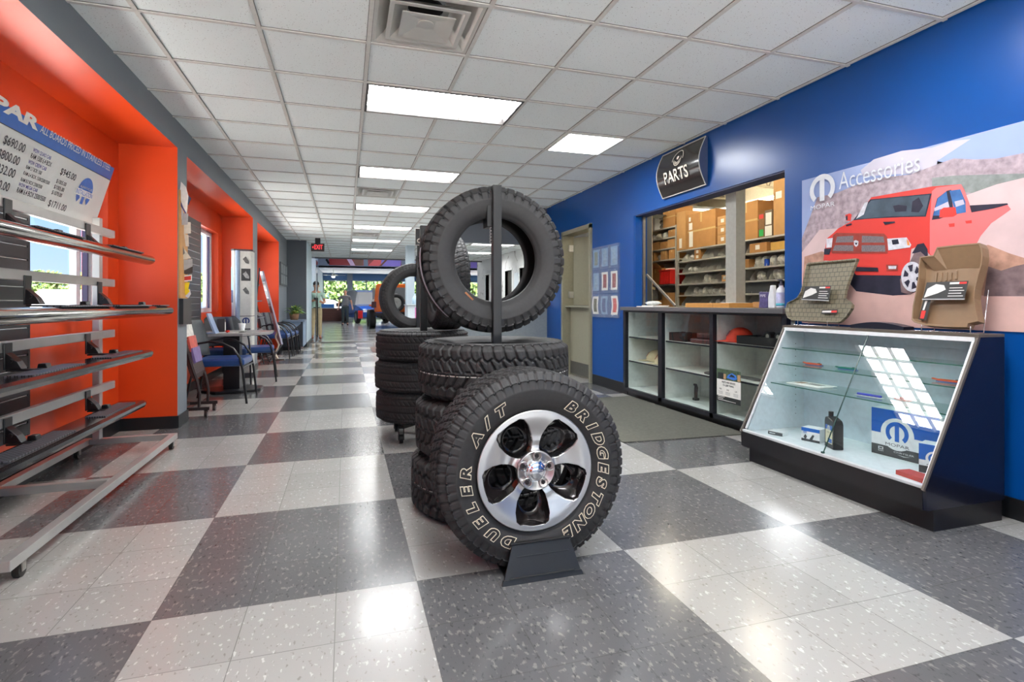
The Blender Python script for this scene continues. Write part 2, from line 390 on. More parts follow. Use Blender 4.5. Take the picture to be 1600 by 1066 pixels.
# ---- air diffusers: stepped pyramidal cones
vm = mat('vent_enamel', (198,196,190), .28, .3, var=.04, scale=5)
for (i, j), lb in zip(VENT, ('large square air vent at the top of the photo', 'square air vent behind the second grid lamp', 'square air vent far down the aisle', 'square air vent just before the showroom beam')):
    cx, cy = gx(i)+T/2, gy(j)+T/2; t = thing('air_vent', lb, 'air vent', (cx, cy, HC), group='air vents in the ceiling')
    def ring(mb, a, za, c, zb):
        vs = [(cx+sx*a, cy+sy*a, za) for sx, sy in ((-1,-1),(1,-1),(1,1),(-1,1))]+[(cx+sx*c, cy+sy*c, zb) for sx, sy in ((-1,-1),(1,-1),(1,1),(-1,1))]
        mb.add(vs, [(k, (k+1)%4, 4+(k+1)%4, 4+k) for k in range(4)])
    f = MB(); ring(f, T/2-.012, HC+.006, T/2-.035, HC+.004); ring(f, T/2-.035, HC+.004, .19, HC+.075); ring(f, .19, HC+.075, .10, HC+.10)
    f.build('housing', vm, t)
    f = MB(); ring(f, .215, HC-.004, .215, HC+.002); ring(f, .215, HC-.004, .19, HC-.004); ring(f, .19, HC-.004, .12, HC+.055); ring(f, .215, HC+.002, .13, HC+.062); f.build('outer_cone', vm, t)
    f = MB(); ring(f, .145, HC-.014, .05, HC+.010); ring(f, .145, HC-.008, .05, HC+.016); ring(f, .145, HC-.014, .145, HC-.008)
    f.add([(cx+sx*.05, cy+sy*.05, HC+.010) for sx, sy in ((-1,-1),(1,-1),(1,1),(-1,1))], [(0,1,2,3)]); f.build('inner_cone', vm, t)
    f = MB(); f.cyl((cx,cy,HC+.108),(cx,cy,HC+.098), .10, n=24); f.build('duct_throat', mat('duct_dark', (18,15,14), .8), t)
    f = MB(); f.cyl((cx,cy,HC+.004),(cx,cy,HC+.010), .045, n=20); f.build('centre_disc', vm, t)

# ---- left wall with three orange window recesses
ZS = 2.44; XB = -2.02
RECS = [(-2.35, 1.36), (1.65, 5.36), (5.65, 9.37), (9.82, 12.83)]
WINS = [(-1.9, .9), (1.9, 5.15), (5.9, 9.12), (10.1, 12.6)]
wl = MB()   # mats: 0 grey 1 orange 2 dark base
wl.box(XB, XL, -3.3, 14.5, ZS, HC+.02, 0, {'-z': 1})
edges = [-3.3]+[q for r in RECS for q in r]+[14.5]
for k in range(0, len(edges), 2): wl.box(XB, XL, edges[k], edges[k+1], 0, ZS, 0, {'-y': 1, '+y': 1})
for (r0, r1), (w0, w1) in zip(RECS, WINS):
    z0, z1 = .96, 2.14
    wl.box(XB, XREC, r0, w0, 0, ZS, 1); wl.box(XB, XREC, w1, r1, 0, ZS, 1)
    wl.box(XB, XREC, w0, w1, 0, z0, 1); wl.box(XB, XREC, w0, w1, z1, ZS, 1)
struct(wl, 'wall_left', [GREYW, ORANGE])
WGL = glassmat('window_glass', (250,252,252), .6)
wfm = mat('window_frame_white', (214,216,220), .4); wdk = mat('window_gasket', (58,52,84), .4)
for k, (w0, w1) in enumerate(WINS):
    z0, z1 = .96, 2.14; f = MB(); xa, xb = -1.99, -1.93
    n = 2; 
    f.box(xa, xb, w0, w1, z0, z0+.06); f.box(xa, xb, w0, w1, z1-.06, z1)
    for y in (w0, w1-.07): f.box(xa, xb, y, y+.07, z0+.06, z1-.06)
    for y in [w1-.30, (w0+w1)/2-.03, w0+.24]: f.box(xa+.01, xb-.005, y, y+.06, z0+.06, z1-.06)
    for y in [w1-.10, w1-.235]: f.box(xa+.012, xb-.012, y, y+.02, z0+.06, z1-.06, m=1)
    o = struct(f, 'window_%d' % (k+1), [wfm, wdk])
    g = MB(); g.add([(-1.963,w0+.05,z0+.05),(-1.963,w1-.05,z0+.05),(-1.963,w1-.05,z1-.05),(-1.963,w0+.05,z1-.05)], [(0,1,2,3)]); g.build('pane', WGL, o)
# baseboards
bb = MB()
for k in range(0, len(edges), 2):
    a, c = edges[k], edges[k+1]; bb.box(XL, XL+.012, a-.012, c+.012, 0, .105)
    bb.box(XREC, XL, c, c+.012, 0, .105); bb.box(XREC, XL, a-.012, a, 0, .105)
for r0, r1 in RECS: bb.box(XREC, XREC+.012, r0, r1, 0, .105)
struct(bb, 'baseboard_left', BLACKB)
# ---- right blue wall: door, parts window
D0, D1, DZ = 6.72, 7.75, 2.17; O0, O1, OZ = 3.34, 5.60, 2.105
YB = 8.45
wr = MB(); t = .14
for y0, y1, z0, z1 in ((-3.3, 3.24, 0, HC+.02), (3.24, O0, 1.0, HC+.02), (O0, O1, OZ, HC+.02), (O1, 5.74, 1.0, HC+.02), (5.74, D0, 0, HC+.02), (D0, D1, DZ, HC+.02), (D1, YB, 0, HC+.02)):
    wr.box(XR, XR+t, y0, y1, z0, z1)
struct(wr, 'wall_right', BLUE)
bb = MB(); bb.box(XR-.012, XR, -3.3, 3.24, 0, .105); bb.box(XR-.012, XR, 5.74, D0-.03, 0, .13); bb.box(XR-.012, XR, D1+.05, YB, 0, .105)
struct(bb, 'baseboard_right', BLACKB)
# parts window casing
f = MB(); f.box(XR+.005, XR+t+.02, O1-.02, O1+.0, 1.05, OZ); f.box(XR+.09, XR+.12, O1-.05, O1-.02, 1.05, OZ, m=1); f.box(XR+.01, XR+t+.02, O0, O1, OZ-.012, OZ, m=2)
struct(f, 'trim_2', [BLUE, STEEL, mat('navy_soffit', (40,52,92), .5)])
# ---- grey header and half wall to the offices behind
hd = MB(); hd.box(1.62, XR, YB, YB+.14, 2.06, HC+.02); hd.box(XR, 5.2, YB, YB+.14, 0, 3.4); struct(hd, 'wall_header', DGREY)
hw = MB(); hw.box(1.52, XR+.02, YB+.0, YB+.14, 0, 1.02, 0); struct(hw, 'wall_half', mat('half_wall_grey', (140,148,152), .45))
ct = thing('cashier_counter', 'pale counter top on the grey half wall behind the tires', 'counter', (2.3, YB, 1.02))
f = MB(); f.box(1.45, XR, YB-.02, YB+.42, 1.022, 1.052); f.build('worktop', mat('pale_worktop', (214,196,178), .35), ct)
f = MB(); f.box(1.45, XR, YB-.026, YB-.02, 1.03, 1.042); f.build('edge_strip', mat('red_strip', (190,40,40), .4), ct)
# ---- end wall and partition by the counter
e = MB(); e.box(-1.62, -.94, 14.5, 16.7, 0, HC+.02, 0, {'+x': 1, '+y': 1}); struct(e, 'wall_end', [DGREY, PALE])
bb = MB(); bb.box(-1.4, -.928, 14.488, 14.5, 0, .105); bb.box(-.94, -.928, 14.5, 16.7, 0, .105); struct(bb, 'baseboard_end', BLACKB)
st = MB(); st.box(-.94, 5, 15.9, 16.12, .0, .012); struct(st, 'trim_3', mat('floor_strip', (70,66,62), .4))
# ---- office side: mottled wall with dark doorways
cw = bpy.data.materials.new('mottled_concrete_paper'); cw.use_nodes = True; n = cw.node_tree.nodes; l = cw.node_tree.links
tc = n.new('ShaderNodeTexCoord'); z = n.new('ShaderNodeTexNoise'); z.inputs['Scale'].default_value = 2.2; z.inputs['Detail'].default_value = 8; z.inputs['Distortion'].default_value = 1.5; l.new(tc.outputs['Object'], z.inputs[0])
c = n.new('ShaderNodeValToRGB'); l.new(z.outputs[0], c.inputs[0]); c.color_ramp.elements[0].position = .33; c.color_ramp.elements[1].position = .42
c.color_ramp.elements[0].color = lin((122,118,110))+[1]; c.color_ramp.elements[1].color = lin((208,208,206))+[1]; l.new(c.outputs[0], n['Principled BSDF'].inputs['Base Color'])
OX = 4.85; ow = MB(); DR = [(14.1, 15.0), (15.75, 16.5), (17.3, 17.75), (18.45, 19.0)]
ys = [8.6]+[q for d in DR for q in d]+[20.3]
for k in range(0, len(ys), 2): ow.box(OX, OX+.15, ys[k], ys[k+1], 0, HC+.02)
for a, c_ in DR: ow.box(OX, OX+.15, a, c_, 2.12, HC+.02)
struct(ow, 'wall_office', cw)
for k, (a, c_) in enumerate(DR):
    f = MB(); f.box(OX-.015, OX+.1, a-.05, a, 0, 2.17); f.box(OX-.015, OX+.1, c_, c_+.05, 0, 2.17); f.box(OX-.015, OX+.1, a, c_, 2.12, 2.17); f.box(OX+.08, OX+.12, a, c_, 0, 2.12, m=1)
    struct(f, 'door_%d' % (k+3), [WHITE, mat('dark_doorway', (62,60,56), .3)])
nb = MB(); nb.box(OX-.03, OX, 15.1, 15.45, 1.1, 2.0); tag(nb.build('wall_notice', mat('notice_print', (206,214,218), .4)), 'small framed notice between two office doorways', 'notice')
# grey pillar in the back aisle
pl = MB(); pl.box(1.58, 1.8, 14.9, 15.2, 0, HC+.02); struct(pl, 'wall_pillar', PALE)
# ---- beam where the low ceiling ends, and the showroom
SB = YEND
bm_ = MB(); bm_.box(-1.6, 14, SB, SB+.2, HC-.02, 4.7, 0); struct(bm_, 'wall_beam', mat('beam_grey', (150,156,164), .5))
tr = MB(); tr.box(-1.0, 8, SB-.03, SB, HC-.035, HC+.01); struct(tr, 'trim_4', mat('beam_edge', (92,92,92), .5))
sw = MB(); sw.box(-1.75, -1.6, 16.7, 42, 0, 4.7); struct(sw, 'wall_showroom_left', mat('showroom_pale_blue', (172,190,206), .5))
tr = MB(); tr.box(-1.6, -1.59, 16.7, 42, 0, .11); struct(tr, 'baseboard_showroom', BLACKB)
sw = MB(); sw.box(14, 14.1, 16.7, 42, 0, 4.7); sw.box(4.9, 14, 20.3, 20.4, 0, 4.7); struct(sw, 'wall_showroom_right', PALE)
sc_ = MB(); sc_.box(-1.75, 14.1, SB, 35, 4.7, 4.8); sc_.box(-1.75, 14.1, 35, 42.1, 3.32, 3.42); struct(sc_, 'ceiling_showroom', mat('showroom_ceiling', (226,230,234), .6))
bh = MB(); bh.box(-1.6, 14, 35, 35.15, 3.32, 4.7); struct(bh, 'wall_bulkhead', mat('bulkhead_blue_grey', (136,148,170), .5))
va = MB(); va.box(-1.6, 14, 41.8, 42, 2.85, 3.32); struct(va, 'wall_valance', mat('valance_blue', (98,138,186), .5))
# banners on the bulkhead
def banner(px0, px1, label, cols):
    F = frame((0, 34.98, 0), (1,0,0), (0,0,1)); F = Matrix.Translation((0,34.98,0)) @ Matrix(((1,0,0,0),(0,0,-1,0),(0,1,0,0),(0,0,0,1)))
    x0 = on_plane(px0, 410, (0,34.98,0), (0,1,0)).x; x1 = on_plane(px1, 410, (0,34.98,0), (0,1,0)).x
    m_ = MB(); z0, z1 = 3.46, 3.90; m_.box(x0, x1, 34.95, 34.99, z0, z1, 0)
    W = x1-x0; G = Matrix(((1,0,0,x0),(0,0,-1,34.948),(0,1,0,z0),(0,0,0,1)))
    for k, (a, b_, sl, ci) in enumerate(cols): m_.face([(a*W, 0), (b_*W, 0), (min(1, b_+sl)*W, .44) , (min(1, a+sl)*W, .44)], G, .002*(k+1), ci)
    return tag(m_.build('wall_banner', [mat('banner_red', (150,20,34), .4), mat('banner_pink', (226,190,224), .4), mat('banner_orange', (200,74,50), .4), mat('banner_violet', (150,130,226), .4), mat('banner_brown', (120,62,40), .4), mat('banner_coral', (240,90,96), .4)]), label, 'banner')
banner(514, 568, 'long red banner with a pale diagonal beam above the showroom windows', [(.72, .98, 0, 4), (.30, .42, -.12, 1), (.86, 1, 0, 2)][:1]+[(.62, .76, -.12, 1)])
banner(575, 627, 'coral and violet banner on the bulkhead to the right of the red one', [(.0, .35, .2, 5), (.38, .98, .02, 3), (.33, .40, .2, 4)])
banner(735, 745, 'small violet banner seen through the hung tire, right one', [(0, 1, 0, 3)])
banner(722, 730, 'small violet banner seen through the hung tire, left one', [(0, 1, 0, 3)])
# showroom windows
sf = MB(); zs = .35
for x in [-1.55, 0.2, 1.5, 3.1, 4.9, 6.6, 8.4, 10.2, 12, 13.9]: sf.box(x-.04, x+.04, 41.9, 42, 0, 2.85)
sf.box(-1.6, 14, 41.9, 42, 0, zs); sf.box(-1.6, 14, 41.9, 42, 2.78, 2.85); sf.box(.1, .5, 41.7, 41.95, 0, 3.3)
o = struct(sf, 'window_8', mat('storefront_frame', (150,158,170), .4))
g = MB(); g.add([(-1.6,41.94,zs),(14,41.94,zs),(14,41.94,2.8),(-1.6,41.94,2.8)], [(0,1,2,3)]); g.build('pane', WGL, o)
# rear of the room (behind the camera): unseen wall, wide glazing added to let in daylight
rb = MB(); rb.box(-2.0, -1.0, -3.3, -3.2, 0, 2.8); rb.box(2.9, 3.4, -3.3, -3.2, 0, 2.8); rb.box(-1.0, 2.9, -3.3, -3.2, 2.3, 2.8); rb.box(-1.0, 2.9, -3.3, -3.2, 0, .1); struct(rb, 'wall_rear', GREYW)
rw = MB()
for x in (-1.0, .28, 1.56, 2.82): rw.box(x, x+.07, -3.29, -3.22, .1, 2.3)
o = struct(rw, 'window_9', wfm); g = MB(); g.add([(-1,-3.26,.1),(2.9,-3.26,.1),(2.9,-3.26,2.3),(-1,-3.26,2.3)], [(0,1,2,3)]); g.build('pane', WGL, o)
# walls around the parts store and the office strip
PW = mat('parts_room_cream', (222,212,190), .7)
pr = MB(); pr.box(XR+t, 8.2, 1.4, 1.5, 0, 3.4); pr.box(7.2, 7.3, 1.5, YB, 0, 3.4); pr.box(XR, XR+t, 1.4, YB, HC+.02, 3.4); pr.box(XR+t+.001, XR+t+.006, 5.7, D0-.1, 0, 3.4); pr.box(5.2, 7.3, 9.9, 10.0, 0, 3.4); pr.box(5.2, 5.3, YB+.14, 9.9, 0, 3.4)
pr.box(7.2, 7.3, YB, 9.9, 0, 3.4)
struct(pr, 'wall_parts_room', PW)
pc = MB(); pc.box(XR, 8.2, 1.4, 10, 3.4, 3.5); struct(pc, 'ceiling_parts_room', mat('roof_deck_cream', (226,218,198), .7))
js = MB()
for y in [2.2+1.1*k for k in range(7)]:
    js.box(XR+t, 7.2, y-.02, y+.02, 3.36, 3.4); js.box(XR+t, 7.2, y-.02, y+.02, 3.1, 3.13)
    for k in range(12): x = XR+.2+k*.33; js.bar((x,y,3.12),(x+.165,y,3.38),.015,.015,(0,1,0)); js.bar((x+.165,y,3.38),(x+.33,y,3.12),.015,.015,(0,1,0))
struct(js, 'trim_5', mat('joist_cream', (206,198,176), .6))
tm = mat('tube_lamp', (255,246,224), .5, var=.005, emit=42)
for (x, y, zt), lb in zip(((6.5, 7.25, 2.77), (6.5, 8.5, 2.77), (4.7, 5.3, 3.05), (4.7, 6.9, 3.05), (4.6, 3.2, 3.05), (4.4, 8.4, 3.05)), ('hanging tube lamp behind the shelving, right one in the opening', 'hanging tube lamp behind the shelving, left one in the opening', 'unseen high tube lamp added to light the right bins', 'unseen high tube lamp added to light the middle bins', 'unseen tube lamp added over the near end of the parts room', 'unseen tube lamp added over the far end of the parts room')):  # the four high tubes are hidden, added to light the shelf fronts
    zo = zt-2.74
    th = thing('tube_lamp', lb, 'ceiling light', (x, y, zt), group='hanging lamps in the parts room')
    f = MB(); f.box(x-.035, x+.035, y-.6, y+.6, 2.76+zo, 2.78+zo); f.build('reflector', WHITE, th)
    f = MB(); f.cyl((x-.03,y-.58,zt),(x-.03,y+.58,zt),.019,n=10); f.cyl((x+.03,y-.58,zt),(x+.03,y+.58,zt),.019,n=10); f.build('tube', tm, th)
    f = MB(); f.cyl((x,y-.4,2.78+zo),(x,y-.4,3.38),.004,n=6); f.cyl((x,y+.4,2.78+zo),(x,y+.4,3.38),.004,n=6); f.build('chain', STEEL, th)
th = thing('round_vent', 'round ringed air vent hanging in the parts room', 'air vent', (4.6, 6.3, 2.8))
f = MB()
for r in (.28, .21, .14, .07): f.lathe([(r, 2.74), (r-.045, 2.78), (r-.05, 2.775), (r-.005, 2.735)], n=28, c=(4.6,6.3,0), closed=True)
f.build('rings', mat('vent_beige', (150,140,120), .5), th)
f = MB(); f.cyl((4.6,6.3,2.79),(4.6,6.3,3.4),.2,n=24); f.build('duct', mat('duct_beige', (190,182,160), .5), th)
# unseen lamps added to light the showroom
for k, (x, y) in enumerate(((1.5, 24), (6, 24), (1.5, 30), (6, 30))):
    th = thing('ceiling_lamp', 'unseen square lamp added in the high showroom ceiling, %s' % ('near left', 'near right', 'far left', 'far right')[k], 'ceiling light', (x, y, 4.69))
    f = MB(); f.box(x-.6, x+.6, y-.6, y+.6, 4.66, 4.69); f.build('diffuser', dm2, th)
# ---- outside
gr = MB(); gr.box(-90, -2.1, -30, 150, -.14, -.10); gr.box(-2.1, 60, 42.2, 90, -.14, -.1); gr.box(-30, 30, -30, -3.4, -.14, -.1); struct(gr, 'ground', mat('pale_concrete', (206,204,200), .9, var=.1, scale=2))  # concrete kept pale so sunlight bounces up onto the ceiling
lw = MB(); lw.box(-18.0, -17.6, 6, 60, -.1, .75); struct(lw, 'wall_lot', mat('lot_wall', (96,100,104), .8))
# ================================================================== TIRES
def sstep(x, a, b_): t = np.clip((x-a)/(b_-a), 0, 1); return t*t*(3-2*t)
def near0(x, w, e=.05):   # 1 where frac(x) is close to 0 (cyclic), half width w
    f = np.abs((x+.5) % 1-.5); return 1-sstep(f, w, w+e)
def pat_at(v, u):         # chunky all terrain: lugs at the shoulders, arrow blocks between
    s = np.sign(v); a = np.abs(v); k = np.where(s > 0, .5, 0)
    g = near0(u+k+.10*np.sin(a*9), .075)*(a > .56)
    zz = .50+.07*(np.abs(((u+k)*1 % 1)-.5)*4-1)
    g = np.maximum(g, (1-sstep(np.abs(a-zz), .028, .05)))
    g = np.maximum(g, near0(u+k+1.5*(a-.28), .085)*(a < .52)*(a > .05))
    g = np.maximum(g, (1-sstep(np.abs(v-.06*np.sign(np.sin(2*PI*u))), .014, .035)))
    sip = near0(u*3+k+2*a, .02, .05)*.18*(a < .9)
    return np.maximum(g, sip)
def pat_at2(v, u):        # finer all terrain with five rows
    a = np.abs(v); s = np.where(v > 0, .5, 0)
    g = near0(u+s, .09)*(a > .66)
    for c in (-.62, -.22, .22, .62):
        g = np.maximum(g, 1-sstep(np.abs(v-c-.045*np.sin(2*PI*u*2+c*9)), .016, .05))
    g = np.maximum(g, near0(u*1+v*1.1, .05)*(a < .62))
    g = np.maximum(g, near0(u*2+.5-v*2.0, .02)*.4)
    return g
def pat_road(v, u):
    a = np.abs(v); g = near0(u+np.where(v > 0, .5, 0)+.2*a, .06)*(a > .72)
    for c in (-.66, -.24, .24, .66): g = np.maximum(g, 1-sstep(np.abs(v-c), .022, .05))
    g = np.maximum(g, near0(u*1.0+v*2.2, .05)*((a > .30) & (a < .62))*.8)
    return np.maximum(g, near0(u*2+v*1.5, .04)*.25*(a < .2))
def tire_mesh(name, R, W, r, pat, pitch, na, nt=56, depth=.009, stip=True, rim=False):
    h = R-r; hw = W/2
    side = [(r, .72*hw), (r+.006, .80*hw), (r+.018, .83*hw), (r+.022, .86*hw), (r+.20*h, .92*hw), (r+.38*h, .985*hw), (r+.52*h, 1.0*hw), (r+.56*h, 1.012*hw), (r+.58*h, 1.0*hw), (r+.74*h, .985*hw), (R-.036, .965*hw), (R-.033, .985*hw)]
    tv = np.linspace(1, -1, nt); 
    def crown(v):
        a = np.abs(v); rr = R-.030*sstep(a, .80, 1.0)-.006*a*a; x = v*hw*.97*np.where(a > .86, 1, 1); return rr, x
    cr_, cx_ = crown(tv)
    pts = [(a, b_, 9.) for a, b_ in side]+[(float(a), float(b_), float(v)) for a, b_, v in zip(cr_, cx_, tv)]+[(a, -b_, 9.) for a, b_ in reversed(side)]
    pts += [(r, -.66*hw, 9.), (r+.03, -.74*hw, 8.), (r+.5*h, -.90*hw, 8.), (R-.045, -.84*hw, 8.), (R-.028, -.5*hw, 8.), (R-.024, 0, 8.), (R-.028, .5*hw, 8.), (R-.045, .84*hw, 8.), (r+.5*h, .90*hw, 8.), (r+.03, .74*hw, 8.), (r, .66*hw, 9.)]
    P = np.array(pts); k = len(P)
    th = np.linspace(0, 2*PI, na, endpoint=False); u = th/(2*PI)*pitch
    V, U = np.meshgrid(P[:, 2], u)
    g = np.where(np.abs(V) <= 1.0, pat(V, U), 0)
    # lug cuts carried onto the sidewall
    idx = [i for i in range(k) if P[i, 2] == 9. and P[i, 0] > r+.60*h and abs(P[i, 1]) > .9*hw]
    rad = P[None, :, 0]-depth*g
    ax = np.repeat(P[None, :, 1], na, 0).copy()
    for i in idx:
        s = 1 if P[i, 1] > 0 else -1
        gg = near0(u+(.5 if s > 0 else 0), .12)*.6*depth; ax[:, i] -= s*gg
    X = rad*np.cos(th)[:, None]; Y = rad*np.sin(th)[:, None]
    co = np.stack([X, Y, ax], -1).reshape(-1, 3)
    i = np.arange(na)[:, None]; j = np.arange(k)[None, :]; i2 = (i+1) % na; j2 = (j+1) % k
    F = np.stack([i*k+j, i2*k+j, i2*k+j2, i*k+j2], -1).reshape(-1, 4)
    me = bpy.data.meshes.new(name); me.vertices.add(len(co)); me.vertices.foreach_set('co', co.ravel())
    me.loops.add(F.size); me.loops.foreach_set('vertex_index', F.ravel().astype(np.int32))
    me.polygons.add(len(F)); me.polygons.foreach_set('loop_start', np.arange(0, F.size, 4, dtype=np.int32)); me.polygons.foreach_set('loop_total', np.full(len(F), 4, np.int32))
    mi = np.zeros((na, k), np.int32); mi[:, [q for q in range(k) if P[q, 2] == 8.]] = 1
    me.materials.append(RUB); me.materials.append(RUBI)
    me.polygons.foreach_set('material_index', mi.ravel()); me.polygons.foreach_set('use_smooth', np.ones(len(F), bool))
    me.update(calc_edges=True); me.validate(); return me
WL = mat('tread_paint_line', (196,192,186), .6)
def put(o, M_): o.location = M_.translation; o.rotation_euler = M_.to_euler(); WM[o.name] = M_; return o
def tire(me, name, label, M_, group, stripe=None, R=.4):
    o = bpy.data.objects.new(name, me); COL.objects.link(o); put(o, M_); tag(o, label, 'tire', group)
    if stripe is not None:
        m_ = MB(); m_.lathe([(R-.004, stripe-.0022), (R+.0015, stripe-.0022), (R+.0015, stripe+.0022), (R-.004, stripe+.0022)], n=160, closed=True); m_.build('tread_line', WL, o, world=False)
    return o
def RT(x, y, z, rz=0, rx=0, ry=0): return Matrix.Translation((x, y, z)) @ Matrix.Rotation(rz, 4, 'Z') @ Matrix.Rotation(ry, 4, 'Y') @ Matrix.Rotation(rx, 4, 'X')
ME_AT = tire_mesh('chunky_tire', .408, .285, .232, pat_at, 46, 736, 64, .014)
ME_ROAD = tire_mesh('road_tire', .375, .235, .222, pat_road, 60, 600, 44, .009)
ME_C = tire_mesh('highway_tire', .385, .235, .235, pat_at2, 56, 448, 40, .007)
# ---- front stack: three chunky tires lying flat, the hung tire above
AX, AY = .775, 2.86
G1 = 'chunky all terrain tires stacked flat'
for k, (dx, dy, z, lb) in enumerate(((-.035, .02, .150, 'chunky all terrain tire lying at the bottom of the front stack'), (-.015, .0, .445, 'chunky all terrain tire in the middle of the front stack'), (.0, .0, .742, 'chunky all terrain tire on top of the front stack'))):
    tire(ME_AT, 'stacked_tire', lb, RT(AX+dx, AY+dy, z, rz=k*1.3), G1, stripe=[.006, .0, -.012][k], R=.404)
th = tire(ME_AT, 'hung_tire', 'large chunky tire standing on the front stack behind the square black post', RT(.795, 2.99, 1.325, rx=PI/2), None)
# plastic strap of labels across the tread of the hung tire
m_ = MB(); pth = []
M0 = RT(.795, 2.99, 1.325)
for k in range(26):
    a = math.radians(172+k*2.3); pth.append((a, -.02-.0035*k))
vs = []
for a, ax in pth:
    for q in (-.026, .026): vs.append((.795+.414*math.cos(a), 2.99-.055+ax*.6+q, 1.325+.414*math.sin(a)))
m_.add(vs, [(2*i, 2*i+1, 2*i+3, 2*i+2) for i in range(25)]); m_.build('label_strip', mat('label_strip_print', (196,194,206), .4, var=.12, scale=70), th)
m_ = MB(); F = frame((.79-.15, 2.85, 1.325-.20), (.72,-.0,-.69), (-.5,.65,-.5)); m_.face(rect(-.03,0,.03,.012), F, 0); m_.build('size_sticker', mat('orange_sticker', (214,150,110), .5), th)
def stand(name, label, x, y, zt, w=.05, base_r=.26, cast=True, z0=.03, plate=True):
    t = thing(name, label, 'tire stand', (x, y, 0))
    m_ = MB(); m_.box(x-w/2, x+w/2, y-w/2, y+w/2, z0, zt); m_.build('post', BLK, t, bevel=.003)
    m_ = MB()
    if plate:
        m_.bar((x-base_r, y-base_r, z0), (x+base_r, y+base_r, z0), .05, .03); m_.bar((x-base_r, y+base_r, z0+.001), (x+base_r, y-base_r, z0+.001), .05, .03)
    else: m_.cyl((x,y,z0-.02),(x,y,z0+.0),base_r,n=20)
    m_.build('base_frame', BLK, t)
    if cast:
        for sx in (-1, 1):
            for sy in (-1, 1):
                cx, cy = x+sx*base_r, y+sy*base_r; c = MB(); c.cyl((cx-.014,cy,.036),(cx+.014,cy,.036),.035,n=16); c.box(cx-.022,cx-.016,cy-.02,cy+.02,.03,z0); c.box(cx+.016,cx+.022,cy-.02,cy+.02,.03,z0); c.box(cx-.022,cx+.022,cy-.02,cy+.02,z0-.012,z0); c.build('caster', BLK, t)
    return t
t = stand('tire_stand', 'square black post standing in the middle of the front tire stack', .785, 2.84, 1.725, w=.048, base_r=.3, cast=False, z0=.012, plate=False)
m_ = MB(); m_.box(.735, .775, 2.85, 2.94, 1.50, 1.62); m_.build('hook', BLK, t, bevel=.004)
m_ = MB()
for k in range(5): m_.tube([(.757+.006*math.cos(a), 2.85, 1.487-.017*k+.010*math.sin(a)) for a in [2*PI*i/8 for i in range(8)]], .0016, 5, closed=True)
m_.build('chain', STEEL, t)
# ---- second stack: road tires on a dolly
BX_, BY_ = .61, 4.47
for k, (z, lb) in enumerate(((.275, 'road tire lying at the bottom of the second stack'), (.514, 'road tire in the middle of the second stack'), (.753, 'road tire on top of the second stack'))):
    tire(ME_ROAD, 'stacked_tire', lb, RT(BX_+(-.004 if k != 1 else -.012), BY_, z, rz=k), 'road tires stacked flat behind the chunky ones')
stand('tire_stand', 'square black post on the wheeled dolly of the second tire stack', BX_, BY_-.02, 1.72, w=.055, base_r=.20, z0=.13)
o = tire(ME_C, 'leaning_tire', 'finely treaded tire standing edge on, seen partly through the hung tire', RT(.775, 4.36, 1.255, ry=PI/2, rz=.05), None)
m_ = MB(); F = frame((.70, 4.04, 1.40), (1,-.2,0), (.1,0,1)); m_.face(rect(0,-.09,.055,.0), F, 0, 0); m_.face(rect(.004,-.02,.05,-.004), F, .001, 1); m_.face(rect(.01,-.085,.035,-.03), F, .001, 2); m_.build('size_label', [PAPER, BLK, mat('yellow_print', (236,206,20), .5)], o)
# ---- third stack
CX_, CY_ = .745, 6.17
for k in range(3): tire(ME_C, 'stacked_tire', 'tire lying flat in the third stack, mostly hidden, %s' % ('lowest', 'middle one', 'topmost')[k], RT(CX_+(-.01 if k == 1 else 0), CY_, .185+.239*k, rz=k), 'tires stacked flat in the third stack')
tire(tire_mesh('ring_tire', .385, .22, .24, pat_road, 60, 480, 36, .006), 'standing_tire', 'narrow grey tire standing upright on the third stack', RT(CX_+.0, CY_+.03, 1.155, rx=PI/2, rz=.10), None)
stand('tire_stand', 'grey square post of the third tire stack', CX_+.035, CY_-.10, 1.615, w=.055, base_r=.2, cast=True, z0=.07)
# ================================================================== FRONT WHEEL
WXc, WYf, WZc, WR = .738, 2.05, .404, .404
W_ = .262; yc = WYf+W_/2+.005
t = thing('mounted_wheel', 'alloy wheel with a white lettered all terrain tire, standing in the middle foreground', 'wheel', (WXc, yc, 0))
me = tire_mesh('mounted_tire', WR, W_, .238, pat_at2, 62, 744, 60, .008)
o = bpy.data.objects.new('tire', me); COL.objects.link(o); o.parent = t; o.location = (0, 0, WZc); o.rotation_euler = (PI/2, 0, 0); WM[o.name] = Matrix.Translation((WXc, yc, WZc)) @ Matrix.Rotation(PI/2, 4, 'X'); TIRE_O = o
